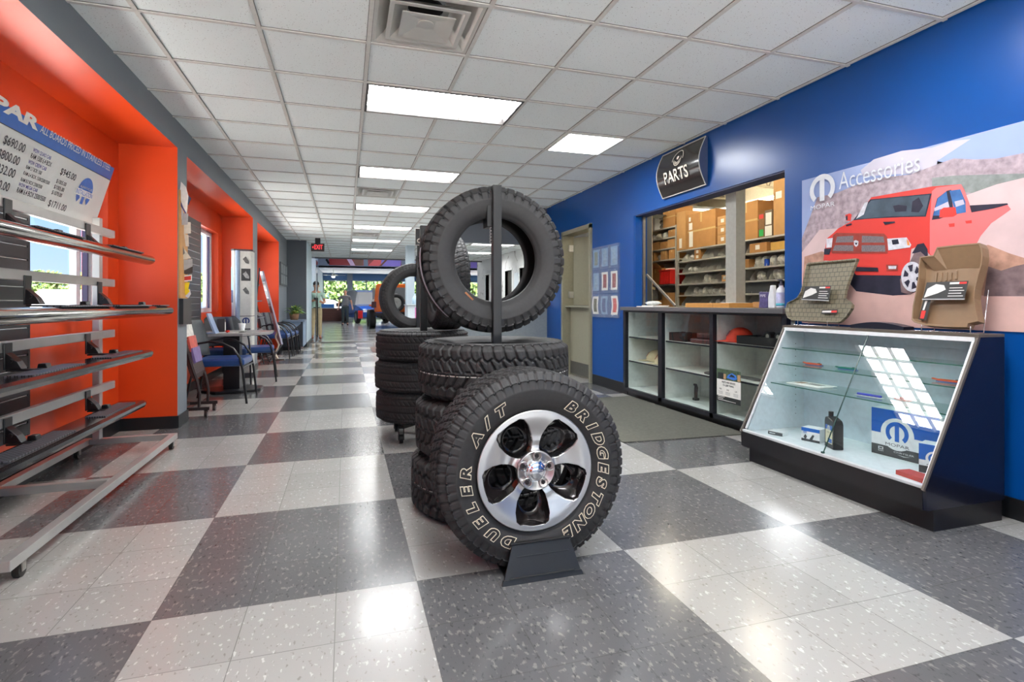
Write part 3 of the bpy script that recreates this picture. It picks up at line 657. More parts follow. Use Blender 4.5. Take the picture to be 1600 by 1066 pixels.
# alloy rim : polar height field, pockets cut between five spokes
RR = .238; NA, NR = 600, 118
ths = np.linspace(0, 2*PI, NA, endpoint=False); rs = np.linspace(.02, RR, NR)
TH, RRg = np.meshgrid(ths, rs, indexing='ij')
cent = [math.radians(a) for a in (50, 122, 194, 266, 338)]
base = -.022+.022*sstep(RRg/RR, .55, .93)+.012*(1-sstep(RRg/RR, .20, .36))   # dish (toward the viewer = +)
base += -.006*(1-sstep(np.abs(RRg/RR-.40), .0, .10))
H = base.copy(); pocket = np.zeros_like(H); hole = np.zeros_like(H, bool)
for c_ in cent:
    p = RRg*np.cos(TH-c_)/RR; q = RRg*np.sin(TH-c_)/RR
    wq = np.interp(p, [.27, .285, .33, .42, .55, .72, .86, .915, .935], [0, .08, .155, .225, .275, .305, .285, .225, 0], left=0, right=0)
    m1 = np.abs(q) < wq
    ed = np.where(m1, np.minimum(np.minimum(wq-np.abs(q), (p-.27)*1.0), (.935-p)*1.0), 0)
    pocket = np.where(m1, np.maximum(pocket, ed), pocket)
    hole |= ((p-.575)/.215)**2+(q/.19)**2 < 1
    dd = np.sqrt(((p-.575)/.215)**2+(q/.19)**2)
    H = np.where(m1, base-.006-.05*sstep(2.2-dd, 0, 1.2)*np.clip(ed/.03, 0, 1), H)
co = np.stack([RRg*np.cos(TH), -H, RRg*np.sin(TH)], -1).reshape(-1, 3)
i = np.arange(NA)[:, None]; j = np.arange(NR-1)[None, :]; i2 = (i+1) % NA
Fq = np.stack([i*NR+j, i2*NR+j, i2*NR+j+1, i*NR+j+1], -1)
hm = hole[:, :-1] & hole[:, 1:] & np.roll(hole, -1, 0)[:, :-1]
pk = (pocket[:, :-1] > 0)
keep = ~hm; Fk = Fq[keep]; mk = np.where(pk, 1, 0)[keep]
me = bpy.data.meshes.new('rim'); me.from_pydata(co.tolist(), [], Fk.tolist())
SILV = bpy.data.materials.new('machined_alloy'); SILV.use_nodes = True; n = SILV.node_tree.nodes; l = SILV.node_tree.links; bs = n['Principled BSDF']
bs.inputs['Metallic'].default_value = .9; bs.inputs['Roughness'].default_value = .33; bs.inputs['Base Color'].default_value = lin((206,204,202))+[1]
tc = n.new('ShaderNodeTexCoord'); gd = n.new('ShaderNodeVectorMath'); gd.operation = 'LENGTH'; mpg = n.new('ShaderNodeMapping'); mpg.inputs['Scale'].default_value = (1, 0, 1); l.new(tc.outputs['Object'], mpg.inputs[0]); l.new(mpg.outputs[0], gd.inputs[0])
wv = n.new('ShaderNodeTexNoise'); wv.noise_dimensions = '1D'; wv.inputs['Scale'].default_value = 900; l.new(gd.outputs['Value'], wv.inputs['W'])
bp = n.new('ShaderNodeBump'); bp.inputs['Strength'].default_value = .12; bp.inputs['Distance'].default_value = .001; l.new(wv.outputs[0], bp.inputs['Height']); l.new(bp.outputs[0], bs.inputs['Normal'])
me.materials.append(SILV); me.materials.append(DGLOSS); me.polygons.foreach_set('material_index', mk.astype(np.int32)); me.polygons.foreach_set('use_smooth', np.ones(len(Fk), bool)); me.update()
o = bpy.data.objects.new('rim_face', me); COL.objects.link(o); o.parent = t; o.location = (0, -W_/2+.010, WZc); WM[o.name] = Matrix.Translation((WXc, yc-W_/2+.010, WZc)); RIM_O = o
yf = WYf+.015
m_ = MB()
m_.lathe([(.232, yf+.004), (.243, yf-.002), (.246, yf+.004), (.240, yf+.02), (.225, yf+.03), (.205, yf+.06), (.200, yf+.13), (.222, yf+.22), (.226, yf+.215), (.206, yf+.13), (.212, yf+.06), (.232, yf+.02)], n=72, c=(WXc, 0, WZc), axis='y', closed=True, m=[0,0,0,1,1,1,1,1,1,1,1,0])
m_.build('rim_barrel', [SILV, DGLOSS], t)
m_ = MB(); m_.lathe([(.0, yf-.018), (.022, yf-.018), (.030, yf-.014), (.033, yf-.008), (.036, yf-.010), (.040, yf-.004), (.048, yf+.002), (.05, yf+.02)], n=48, c=(WXc, 0, WZc), axis='y'); cc = m_.build('centre_cap', CHROME, RIM_O)
m_ = MB(); F = frame((WXc, yf-.0185, WZc), (1,0,0), (0,0,1))
for k in range(5):
    a = PI/2+2*PI*k/5; pts = []
    m_.face([(.019*math.cos(a), .019*math.sin(a)), (.006*math.cos(a+.6), .006*math.sin(a+.6)), (0,0), (.006*math.cos(a-.6), .006*math.sin(a-.6))][::-1], F, .0006)
for k in range(5):
    a = math.radians(86+72*k); x, z = WXc+.059*math.cos(a), WZc+.059*math.sin(a)
    m_ = MB(); m_.lathe([(.0165, yf-.004), (.019, yf-.006), (.020, yf+.004), (.020, yf+.03), (.012, yf+.03), (.0115, yf+.010), (.0, yf+.010)], n=24, c=(x, 0, z), axis='y', m=[0,0,0,0,1,1]); m_.cyl((x, yf+.02, z), (x, yf+.002, z), .0095, n=6, m=1)
    m_.build('lug_nut', [STEEL, mat('dark_nut', (52,46,46), .35, .6)], RIM_O)
m_ = MB(); ring_ = []
m_.lathe([(.074, yf+.002), (.076, yf-.002), (.079, yf-.002), (.081, yf+.008), (.04, yf+.012), (.04, yf+.008)], n=60, c=(WXc, 0, WZc), axis='y', closed=True); m_.build('hub_ring', SILV, t)
m_ = MB(); x, z = WXc+.150*math.cos(math.radians(-22)), WZc+.170*math.sin(math.radians(-22)); m_.cyl((x+.02, yf+.06, z), (x+.022, yf+.012, z+.004), .005, n=10); m_.build('valve_stem', BLK, RIM_O)
m_ = MB(); m_.cyl((WXc, yf+.13, WZc), (WXc, yf+.135, WZc), .07, n=30); m_.build('hub_back', DGLOSS, t)
# raised outline letters on the sidewall
def arc_text(word, a0, a1, rad, size, shear=.22, sx=1.25):
    o_ = MB(); n_ = len(word)
    for k, ch in enumerate(word):
        if ch == ' ': continue
        a = math.radians(a0+(a1-a0)*k/(n_-1)); rr = rad; yb = WYf+.0062
        c0 = Vector((WXc+rr*math.cos(a), yb, WZc+rr*math.sin(a))); up = Vector((math.cos(a), -.17, math.sin(a))); ex_ = Vector((math.sin(a), 0, -math.cos(a)))
        F = frame(c0, ex_, up)
        vs, fs = text(ch, F, size, None, sx=sx, shear=shear, off=.0050, ext=.0035); o_.add(vs, fs, 0)
        vs, fs = text(ch, F, size, None, sx=sx, shear=shear, off=.0022, ext=.0045); o_.add(vs, fs, 1)
    return o_.build('lettering', [mat('cream_letter_outline', (226,214,188), .6), mat('letter_black', (30,29,29), .6)], TIRE_O)
arc_text('BRIDGESTONE', 60, -62, .2925, .056)
arc_text('DUELER A/T', 246, 122, .2925, .056)
# wedge stand in front of the wheel
t = thing('wheel_chock_stand', 'black plastic wedge stand holding the bottom of the lettered wheel', 'wheel stand', (.75, 2.06, 0), rz=-.02)
m_ = MB()
def slab(x0b, x1b, y0, z0, x0t, x1t, y1, z1, th_):
    vs = [(x0b,y0,z0),(x1b,y0,z0),(x1t,y1,z1),(x0t,y1,z1),(x0b,y0+th_,z0),(x1b,y0+th_,z0),(x1t,y1+th_,z1),(x0t,y1+th_,z1)]
    m_.add(vs, [(0,1,2,3),(5,4,7,6),(0,4,5,1),(3,2,6,7),(0,3,7,4),(1,5,6,2)])
slab(.575, .905, 1.985, .0, .628, .872, 2.036, .128, .008); slab(.570, .910, 1.980, .0, .578, .902, 1.987, .018, .012)
slab(.640, .862, 2.0175, .085, .642, .860, 2.0185, .089, .002)
slab(.60, .872, 1.981, .020, .602, .87, 1.9815, .024, .008)
m_.build('front_plate', mat('dull_black_plastic', (30,30,31), .38, var=.12, scale=14), t, bevel=.002)
m_ = MB(); m_.box(.622, .878, 2.030, 2.046, .128, .136); m_.build('top_lip', BLK, t, bevel=.002)
m_ = MB()
slab(.60, .89, 2.42, 0, .63, .87, 2.40, .1, .008); m_.box(.60, .66, 1.99, 2.43, 0, .006); m_.box(.82, .89, 1.99, 2.43, 0, .006)
m_.build('base_plate', BLK, t)
# ================================================================== RIGHT SIDE: sloped showcase
CX1, Y0c, Y1c = 3.14, 1.855, 3.10   # back plane, near side, far side
t = thing('display_case', 'black sloped glass showcase standing against the blue wall under the truck poster', 'display case', (2.9, 2.48, 0))
FXy = lambda y: Matrix(((1,0,0,0),(0,0,-1,y),(0,1,0,0),(0,0,0,1)))   # u=x, v=z, w=-y
prof = [(2.61,.105),(CX1,.105),(CX1,.915),(2.975,.915),(2.605,.205)]
EDG = mat('grey_brown_edge_band', (92,84,76), .4)
navy = mat('blue_black_laminate', (18,22,40), .22, var=.08, scale=8, coat=.3)
m_ = MB(); m_.prism(prof, FXy(Y0c+.018), 0, .018, 0); m_.build('side_panel', navy, t)
m_ = MB(); m_.prism(prof, FXy(Y1c), 0, .018, 0); m_.build('side_panel', LAM, t)
m_ = MB(); m_.box(2.605, 2.625, Y0c+.0181, Y1c-.0181, .105, .205); m_.build('front_panel', LAM, t)
m_ = MB(); m_.box(2.66, CX1-.01, Y0c+.005, Y1c-.02, 0, .105); m_.build('toe_kick', LAM, t)
m_ = MB(); m_.box(2.625, CX1-.012, Y0c+.0182, Y1c-.0182, .190, .205); m_.build('deck', mat('white_laminate', (222,226,228), .3), t)
m_ = MB(); m_.box(CX1-.012, CX1, Y0c+.0182, Y1c-.0182, .105, .914); m_.box(2.99, CX1-.0121, Y0c+.0182, Y0c+.0212, .206, .885); m_.build('back_panel', mat('case_back_white', (206,216,226), .35), t)
m_ = MB(); m_.box(2.960, CX1+.0, Y0c, Y1c, .9155, .930); m_.build('top', EDG, t)
ln = mat('inner_white', (206,214,220), .4)
pin = [(2.64,.206),(CX1-.013,.206),(CX1-.013,.905),(2.972,.905)]
m_ = MB(); m_.prism(pin, FXy(Y1c-.0184), 0, .004); m_.prism(pin, FXy(Y0c+.0225), 0, .004); m_.build('lining', ln, t)
# rails and edge bands along the slope
sl = Vector((.37, 0, .71)).normalized()
for yy in (Y0c+.009, Y1c-.009): m_ = MB(); m_.bar((2.600,yy,.2), (2.972,yy,.915), .020, .012, (0,1,0)); m_.build('edge_band', EDG, t)
m_ = MB(); m_.box(2.600, 2.632, Y0c+.0185, Y1c-.0185, .2055, .222); m_.build('bottom_rail', mat('aluminium_rail', (220,222,222), .3, .4), t, bevel=.004)
m_ = MB(); m_.box(2.958, 2.98, Y0c+.0185, Y1c-.0185, .893, .9148); m_.bar((2.628,Y1c-.024,.225),(2.962,Y1c-.024,.893),.012,.010,(0,1,0)); m_.bar((2.628,Y0c+.025,.225),(2.962,Y0c+.025,.893),.012,.010,(0,1,0)); m_.build('top_rail', mat('white_rail', (226,228,230), .35), t)
for a, c_ in ((Y0c+.03, 2.4415), (2.4455, Y1c-.03)):
    m_ = MB(); m_.add([(2.624,a,.222),(2.624,c_,.222),(2.962,c_,.892),(2.962,a,.892)], [(0,3,2,1)]); m_.build('glass_pane', glassmat('case_glass', (242,248,248), 1.6), t)
m_ = MB(); m_.bar((2.622,2.4435,.222),(2.960,2.4435,.892),.003,.006,(0,1,0)); m_.box(2.612,2.626,2.436,2.450,.2225,.232); m_.build('pane_edge', mat('dark_glass_edge', (30,60,54), .2), t)
gsh = glassmat('shelf_glass', (226,242,238), 1.0)
SHZ = {}
for z in (.775, .665, .535):
    xs = 2.624+(z-.222)*.338/.67+.012
    xs = {.775: 2.93, .665: 2.90, .535: 2.835}[z]
    m_ = MB(); m_.add([(xs,Y0c+.026,z),(xs,Y1c-.026,z),(CX1-.014,Y1c-.026,z),(CX1-.014,Y0c+.026,z)], [(0,3,2,1)], 0)
    m_.box(xs-.001, xs, Y0c+.026, Y1c-.026, z-.006, z, m=1); m_.build('glass_shelf', [gsh, GEDGE], t)
m_ = MB()
for k in range(12):
    for y in (Y1c-.0228,): m_.box(3.05, 3.056, y-.0005, y, .30+.045*k, .306+.045*k)
m_.build('shelf_pin_holes', BLK, t)
tag(t, group=None)
# things in the showcase
BLUP = mat('blue_print', (0,92,184), .35); WHT = mat('carton_white', (224,226,226), .4); GRP = mat('charcoal_print', (58,60,62), .4)
def fbox(name, label, cat, x, y, z, w, d, h, rz, faces, mats, group=None):
    # box with its own frame; front face (-x side) art in (u,v) with u to the right seen from -x
    t = thing(name, label, cat, (x, y, z), rz=rz, group=group); M_ = WM[t.name]
    m_ = MB(M_); m_.box(0, d, -w, 0, 0, h, 0); 
    Ff = M_ @ Matrix(((0,0,-1,0),(-1,0,0,0),(0,1,0,0),(0,0,0,1)))      # u=-y, v=z, normal -x
    Fs = M_ @ Matrix(((1,0,0,0),(0,0,1,0),(0,1,0,0),(0,0,0,1)))        # far side (+y): u=x
    m_.M = Matrix.Identity(4); faces(m_, Ff, w, h, M_)
    m_.build('carton', mats, t, world=True)
    return t
def f_big(m_, F, w, h, M_):
    m_.face(rect(0,h*.48,w,h), F, .0004, 1); m_.face(rect(0,0,w,h*.22), F, .0004, 2)
    m_.face(circ(w*.40, h*.50, h*.34), F, .0008, 0); logo(m_, 1, F, w*.40, h*.53, h*.235, .0012)
    for s_, u0, wd, z, sz in (('MOPAR', .40*w, .36*w, h*.265, h*.09),):
        vs, fs = text(s_, F @ Matrix.Translation((u0, z, 0)), sz, None, width=wd, ext=.0014); m_.add(vs, fs, 2)
    for s_, u0, wd, z, sz in (('RAM', .15*w, .08*w, h*.09, h*.05), ('CHRYSLER', .50*w, .30*w, h*.125, h*.05), ('Jeep', .86*w, .14*w, h*.12, h*.085)):
        vs, fs = text(s_, F @ Matrix.Translation((u0, z, 0)), sz, None, width=wd, ext=.0014); m_.add(vs, fs, 0)
    m_.face([(.40*w,h*.085),(.50*w,h*.06),(.60*w,h*.085),(.50*w,h*.075)], F, .0012, 0); m_.face(rect(.11*w, h*.12, .19*w, h*.18), F, .0012, 0); m_.face(rect(.125*w, h*.135, .175*w, h*.165), F, .0016, 2)
fbox('parts_box', 'big white and blue carton with a round emblem standing in the showcase', 'box', 2.965, 2.425, .2055, .36, .10, .268, .10, f_big, [WHT, BLUP, GRP])
def f_small(m_, F, w, h, M_):
    for G, ww in ((F, w), (M_ @ Matrix(((1,0,0,0),(0,0,1,.0),(0,1,0,0),(0,0,0,1))), .09)):
        m_.face(rect(0,h*.45,ww,h) if G is F else rect(0,h*.45,ww,h)[::-1], G, .0004, 1); m_.face(rect(0,0,ww,h*.25) if G is F else rect(0,0,ww,h*.25)[::-1], G, .0004, 2)
        if G is F:
            m_.face(circ(ww*.5, h*.52, h*.26), G, .0008, 0); logo(m_, 1, G, ww*.5, h*.54, h*.18, .0012)
            vs, fs = text('MOPAR', G @ Matrix.Translation((ww*.5, h*.30, 0)), h*.07, None, width=ww*.5, ext=.0012); m_.add(vs, fs, 2)
fbox('parts_box', 'small blue and white carton in front of the big one', 'box', 2.855, 2.07, .2055, .135, .10, .150, .35, f_small, [WHT, BLUP, GRP])
def f_mid(m_, F, w, h, M_):
    m_.face(rect(0,h*.74,w,h), F, .0004, 1); m_.face(rect(0,0,w,h*.18), F, .0004, 2); logo(m_, 1, F, w*.2, h*.66, h*.12, .0008)
    m_.face([(w*.45,h*.2),(w*.62,h*.55),(w*.72,h*.5),(w*.60,h*.15)], F, .0008, 2); m_.face([(w*.12,h*.3),(w*.22,h*.52),(w*.32,h*.34),(w*.22,h*.12)], F, .0008, 2)
fbox('parts_box', 'small white filter carton beside the oil bottle in the showcase', 'box', 2.80, 2.775, .2055, .115, .085, .085, .28, f_mid, [WHT, BLUP, GRP])
def f_flat(m_, F, w, h, M_): m_.face(rect(0,0,w,h*.8), F, .0004, 2); m_.face(rect(w*.1,h*.3,w*.5,h*.5), F, .0008, 0)
fbox('parts_box', 'flat white and black carton lying at the far end of the showcase', 'box', 2.72, 2.975, .2055, .10, .07, .026, .3, f_flat, [WHT, BLUP, GRP])
def f_red(m_, F, w, h, M_): m_.face(rect(w*.3,h*.2,w*.9,h*.8), F, .0004, 0)
fbox('parts_box', 'flat red carton lying in front of the small blue one in the showcase', 'box', 2.70, 2.075, .2055, .17, .085, .022, -.1, f_red, [mat('red_carton', (184,64,58), .5), BLUP, WHT])
# oil bottle
t = thing('oil_bottle', 'black motor oil bottle with a pale label standing in the showcase', 'bottle', (2.83, 2.56, .2055), rz=-.35); M_ = WM[t.name]
G = M_ @ Matrix(((0,0,-1,0),(-1,0,0,0),(0,1,0,0),(0,0,0,1)))
m_ = MB(); m_.prism([(-.052,0),(.052,0),(.052,.150),(.040,.172),(.012,.180),(-.012,.186),(-.022,.190),(-.046,.182),(-.052,.160)], G, -.03, .03); o = m_.build('bottle_body', mat('oil_black', (24,23,24), .3), t, bevel=.006, seg=3)
m_ = MB(); m_.cyl(M_ @ Vector((0,.033,.186)), M_ @ Vector((0,.033,.215)), .014, n=16); m_.build('cap', BLK, t)
m_ = MB(); m_.face(rect(-.036,.03,.04,.14), G, .0308, 0); m_.face(rect(-.036,.112,.04,.14), G, .0312, 1); logo(m_, 0, G, 0, .122, .016, .0316); m_.face(rect(-.01,.035,.035,.06), G, .0312, 1)
vs, fs = text('ATF+4', G @ Matrix.Translation((0,.095,0)), .014, None, ext=.0313); m_.add(vs, fs, 2); m_.build('label', [mat('cream_label', (214,206,172), .4), BLUP, GRP], t)
# small goods on the glass shelves
def pack(name, label, cat, x, y, z, mk, mats, rz=0):
    t = thing(name, label, cat, (x, y, z), rz=rz); m_ = MB(WM[t.name]); mk(m_); m_.build('blister', mats, t); return t
def knife(m_):
    m_.box(-.012,.012,-.06,.06,.000,.004,1); m_.box(-.012,.010,-.05,.05,.004,.014,0); m_.cyl((0,-.035,.014),(0,-.035,.018),.008,n=12,m=2)
    m_.bar((-.004,.05,.008),(.006,.085,.012),.014,.006,m=0)
for (px, py, z, lb, c_) in ((1272, 571, .665, 'orange handled tool in a pack on the middle glass shelf', (232,92,28)), (1325, 578, .665, 'green handled tool lying on the middle glass shelf', (10,132,104)), (1484, 598, .6655, 'orange and blue tool at the near end of the middle glass shelf', (226,80,30))):
    p = on_plane(px, py, (0,0,z), (0,0,1)); pack('hand_tool', lb, 'tool', min(p.x, 3.08), p.y, z+.001, knife, [mat('plastic_'+lb.split()[0], c_, .35), mat('blue_plastic_backing', (40,60,150), .35), GRP], rz=.1)
p = on_plane(1342, 621, (0,0,.535), (0,0,1))
def pen(m_): m_.cyl((0,-.07,.008),(0,.07,.008),.007,n=10,m=0); m_.box(-.016,.016,-.08,.08,0,.001,1)
pack('blue_pen', 'blue pen gauge in a clear sleeve on the lowest glass shelf', 'pen', 2.94, p.y, .536, pen, [mat('pen_blue', (44,52,176), .3), PAPER], rz=.1)
p = on_plane(1255, 606, (0,0,.535), (0,0,1))
def papers(m_): m_.box(-.06,.06,-.13,.13,0,.006,0); m_.box(-.05,.07,-.15,.10,.006,.010,0); m_.box(-.03,.03,-.10,.0,.0101,.011,1); m_.box(-.03,.03,.03,.09,.0101,.011,2)
pack('brochure_stack', 'loose printed brochures lying on the lowest glass shelf', 'brochures', 2.96, 2.87, .536, papers, [PAPER, mat('brochure_grey', (150,140,130), .5), mat('brochure_brown', (170,130,100), .5)], rz=.05)
p = on_plane(1400, 634, (0,0,.535), (0,0,1))
def mouse(m_): m_.ell((0,0,.012),(.03,.05,.012),n=14,k=8)
pack('red_case', 'small dark red oval case on the lowest glass shelf', 'case', 2.97, 2.24, .536, mouse, [mat('dark_red_plastic', (150,50,50), .35)])
def bluecard(m_): m_.box(-.02,.02,-.04,.04,0,.004)
pack('blue_card', 'blue card under the orange tool at the near end of the middle shelf', 'card', 3.09, 1.98, .6652, bluecard, [mat('card_blue', (40,84,190), .4)])
# ---- low black speaker like bar lying on the case
t = thing('black_tray', 'low black curved tray lying on top of the showcase between the two mats', 'tray', (3.07, 2.46, .9302))
m_ = MB(); pts = [(-.17+.34*k/12, .018+.022*math.sin(PI*k/12)) for k in range(13)]
m_.prism([(-.17,0),(.17,0)]+pts[::-1], Matrix(((0,0,-1,3.09),(-1,0,0,2.46),(0,1,0,.9302),(0,0,0,1))), -.03, .05); m_.build('shell', mat('navy_black', (20,24,40), .4), t)
# ================================================================== FLOOR MATS on wire stands
def floor_liner(label, outline, P, N, matl, rimh, fcard, rib):
    N = Vector(N).normalized(); exv = Vector((0,-1,0)); eyv = N.cross(exv); 
    if eyv.z < 0: eyv = -eyv
    F = frame(P, exv, eyv); 
    pts = [uv(px, py, F) for px, py in outline]
    cxy = (sum(p[0] for p in pts)/len(pts), sum(p[1] for p in pts)/len(pts))
    base = F @ Vector((cxy[0], 0, 0))
    t = thing('floor_mat', label, 'floor mat', (base.x, base.y, .931))
    s = 1 if (F.col[2].to_3d()).x < 0 else -1
    # pan and raised rim
    inner = [(cxy[0]+(p[0]-cxy[0])*.93, cxy[1]+(p[1]-cxy[1])*.93) for p in pts]
    n_ = len(pts); m_ = MB()
    lay = [(pts, 0.0), (pts, s*rimh), ([(cxy[0]+(p[0]-cxy[0])*.965, cxy[1]+(p[1]-cxy[1])*.965) for p in pts], s*rimh), (inner, s*.006)]
    vs = [F @ Vector((p[0], p[1], d)) for L_, d in lay for p in L_]
    fs = [(a*n_+i, a*n_+(i+1)%n_, (a+1)*n_+(i+1)%n_, (a+1)*n_+i) for a in range(3) for i in range(n_)]
    m_.add(vs, fs+[tuple(range(3*n_, 4*n_)), tuple(range(n_-1, -1, -1))], 0)
    m_.build('liner', matl, t)
    if rib: rib(F, s, t)
    fcard(F, s, t)
    return t, F
def brickmat(name, rgb, dark):
    m = bpy.data.materials.new(name); m.use_nodes = True; n = m.node_tree.nodes; l = m.node_tree.links; b = n['Principled BSDF']
    tc = n.new('ShaderNodeTexCoord'); sp = n.new('ShaderNodeSeparateXYZ'); l.new(tc.outputs['Object'], sp.inputs[0]); cb = n.new('ShaderNodeCombineXYZ'); l.new(sp.outputs[1], cb.inputs[0]); l.new(sp.outputs[2], cb.inputs[1])
    br = n.new('ShaderNodeTexBrick'); l.new(cb.outputs[0], br.inputs[0]); br.inputs['Scale'].default_value = 14; br.inputs['Mortar Size'].default_value = .035; br.inputs['Brick Width'].default_value = .5; br.inputs['Row Height'].default_value = .42
    br.inputs['Color1'].default_value = lin(rgb)+[1]; br.inputs['Color2'].default_value = lin(rgb)+[1]; br.inputs['Mortar'].default_value = lin(dark)+[1]; l.new(br.outputs[0], b.inputs['Base Color']); b.inputs['Roughness'].default_value = .45
    bp = n.new('ShaderNodeBump'); bp.invert = True; bp.inputs['Distance'].default_value = .003; l.new(br.outputs['Fac'], bp.inputs['Height']); l.new(bp.outputs[0], b.inputs['Normal'])
    return m
def scard(F, s, t, quad, name='info_card', strip=None):
    G = F; m_ = MB(); q = [uv(px, py, F) for px, py in quad]   # TL TR BR BL
    d = s*.045
    def lerp(a, b_): 
        u0 = q[3][0]+(q[2][0]-q[3][0])*a; v0 = q[3][1]+(q[2][1]-q[3][1])*a; u1 = q[0][0]+(q[1][0]-q[0][0])*a; v1 = q[0][1]+(q[1][1]-q[0][1])*a
        return (u0+(u1-u0)*b_, v0+(v1-v0)*b_)
    P4 = lambda L_: [lerp(a, b_) for a, b_ in L_]
    m_.face(P4(rect(0,0,1,1)), G, d, 0); m_.face(P4([(.03,.1),(.35,.35),(.52,.55),(.45,.8),(.25,.88),(.06,.62)]), G, d+s*.0006, 1)
    for k in range(4): m_.face(P4(rect(.60,.16+.15*k,.95-.05*(k%2),.20+.15*k)), G, d+s*.0006, 1)
    m_.face(P4(rect(.58,.84,.80,.95)), G, d+s*.0006, 1); m_.face(P4(rect(.80,.84,.97,.95)), G, d+s*.0006, 2); m_.face(P4(rect(-.01,-.03,1.01,.03)), G, d+s*.0012, 3)
    m_.build(name, [mat('card_black', (30,30,30), .35), mat('card_white', (214,212,208), .4), mat('card_red', (206,40,34), .4), mat('acrylic_edge', (168,170,170), .2)], t)
z6 = lambda x, y: (1220+x/6.271, 360+y/6.271)
z9 = lambda x, y: (1420+x/5.922, 360+y/5.922)
def c1(F, s, t):
    scard(F, s, t, [z6(285,565), z6(545,560), z6(520,705), z6(255,690)])
    m_ = MB(); q = [uv(*z6(*p), F) for p in ((425,785),(580,780),(570,825),(420,825))]; m_.face(q, F, s*.02, 0); c = [(q[0][0]*.5+q[3][0]*.5, 0)]
    q2 = [uv(*z6(*p), F) for p in ((430,795),(520,793),(515,812),(428,812))]; m_.face(q2, F, s*.0206, 1); q2 = [uv(*z6(*p), F) for p in ((520,793),(575,792),(570,812),(515,812))]; m_.face(q2, F, s*.0206, 2)
    m_.build('brand_sticker', [mat('card_black'), mat('card_white'), mat('card_red')], t)
out1 = [z6(*p) for p in ((290,325),(770,282),(768,300),(735,380),(690,500),(655,600),(645,670),(690,700),(722,735),(715,775),(665,850),(610,900),(585,912),(400,905),(230,895),(130,888),(90,865),(68,815),(66,765),(85,715),(150,685),(180,665),(215,610),(240,520),(262,400),(275,340))]
floor_liner('olive cargo liner with a square grid standing at the far end of the showcase top', out1, (3.04, 2.8, .935), (-1,0,.22), brickmat('olive_liner', (118,111,90), (84,79,64)), .022, c1, None)
def c2(F, s, t):
    scard(F, s, t, [z9(220,500), z9(610,485), z9(570,655), z9(180,655)])
    m_ = MB(); q = [uv(*z9(*p), F) for p in ((175,655),(245,655),(205,840),(130,838))]; m_.face(q, F, s*.034, 0); q = [uv(*z9(*p), F) for p in ((160,755),(200,757),(180,830),(145,828))]; m_.face(q, F, s*.0346, 2)
    q = [uv(*z9(*p), F) for p in ((195,665),(215,665),(185,750),(168,750))]; m_.face(q, F, s*.0346, 1); m_.build('brand_sticker', [mat('card_black'), mat('card_white'), mat('card_red')], t)
def ribs(F, s, t):
    m_ = MB()
    for (a, b_) in (((270,395),(255,490)),((315,392),(305,480)),((360,392),(352,475)),((405,392),(398,468)),((452,375),(445,460))):
        p0 = uv(*z9(*a), F); p1 = uv(*z9(*b_), F); A = F @ Vector((p0[0],p0[1],s*.008)); B_ = F @ Vector((p1[0],p1[1],s*.008)); m_.bar(A, B_, .010, .010)
    m_.build('heel_ribs', mat('tan_liner'), t, bevel=.003)
    m_ = MB()   # raised back wall with step
    up = [((160,265),(245,380)),((285,250),(360,370)),((320,175),(365,365)),((500,158),(495,355)),((715,140),(700,350))]
    tops = [uv(*z9(*a), F) for a, b_ in up]; bots = [uv(*z9(*b_), F) for a, b_ in up]
    vs = [F @ Vector((p[0],p[1],s*.05)) for p in tops]+[F @ Vector((p[0],p[1],s*.007)) for p in bots]; m_.add(vs, [(i,i+1,6+i,5+i) for i in range(4)], 0); m_.build('raised_wall', mat('tan_liner'), t)
mat('tan_liner', (130,104,78), .42, var=.04, bump=.1)
out2 = [z9(*p) for p in ((160,265),(285,250),(320,175),(500,155),(715,138),(738,180),(745,260),(735,340),(705,440),(675,560),(668,650),(682,760),(705,860),(610,880),(600,915),(400,912),(200,895),(110,870),(85,845),(95,720),(120,600),(145,450),(150,340))]
floor_liner('tan floor mat with a raised wall standing at the near end of the showcase', out2, (3.04, 2.05, .935), (-1,0,.22), mat('tan_liner'), .05, c2, ribs)
for y, lb in ((2.87, 'bent wire stand under the olive cargo liner'), (2.03, 'bent wire stand under the tan floor mat')):
    t = thing('wire_stand', lb, 'wire stand', (3.02, y, .9302)); m_ = MB()
    for dy in (-.12, .12):
        m_.tube([(2.985,y+dy,.968),(2.985,y+dy,.934),(3.08,y+dy,.934),(3.115,y+dy,1.15)], .0025, 6)
    m_.tube([(3.0,y-.17,.934),(3.0,y+.17,.934)], .0025, 6); m_.build('wire', CHROME, t)
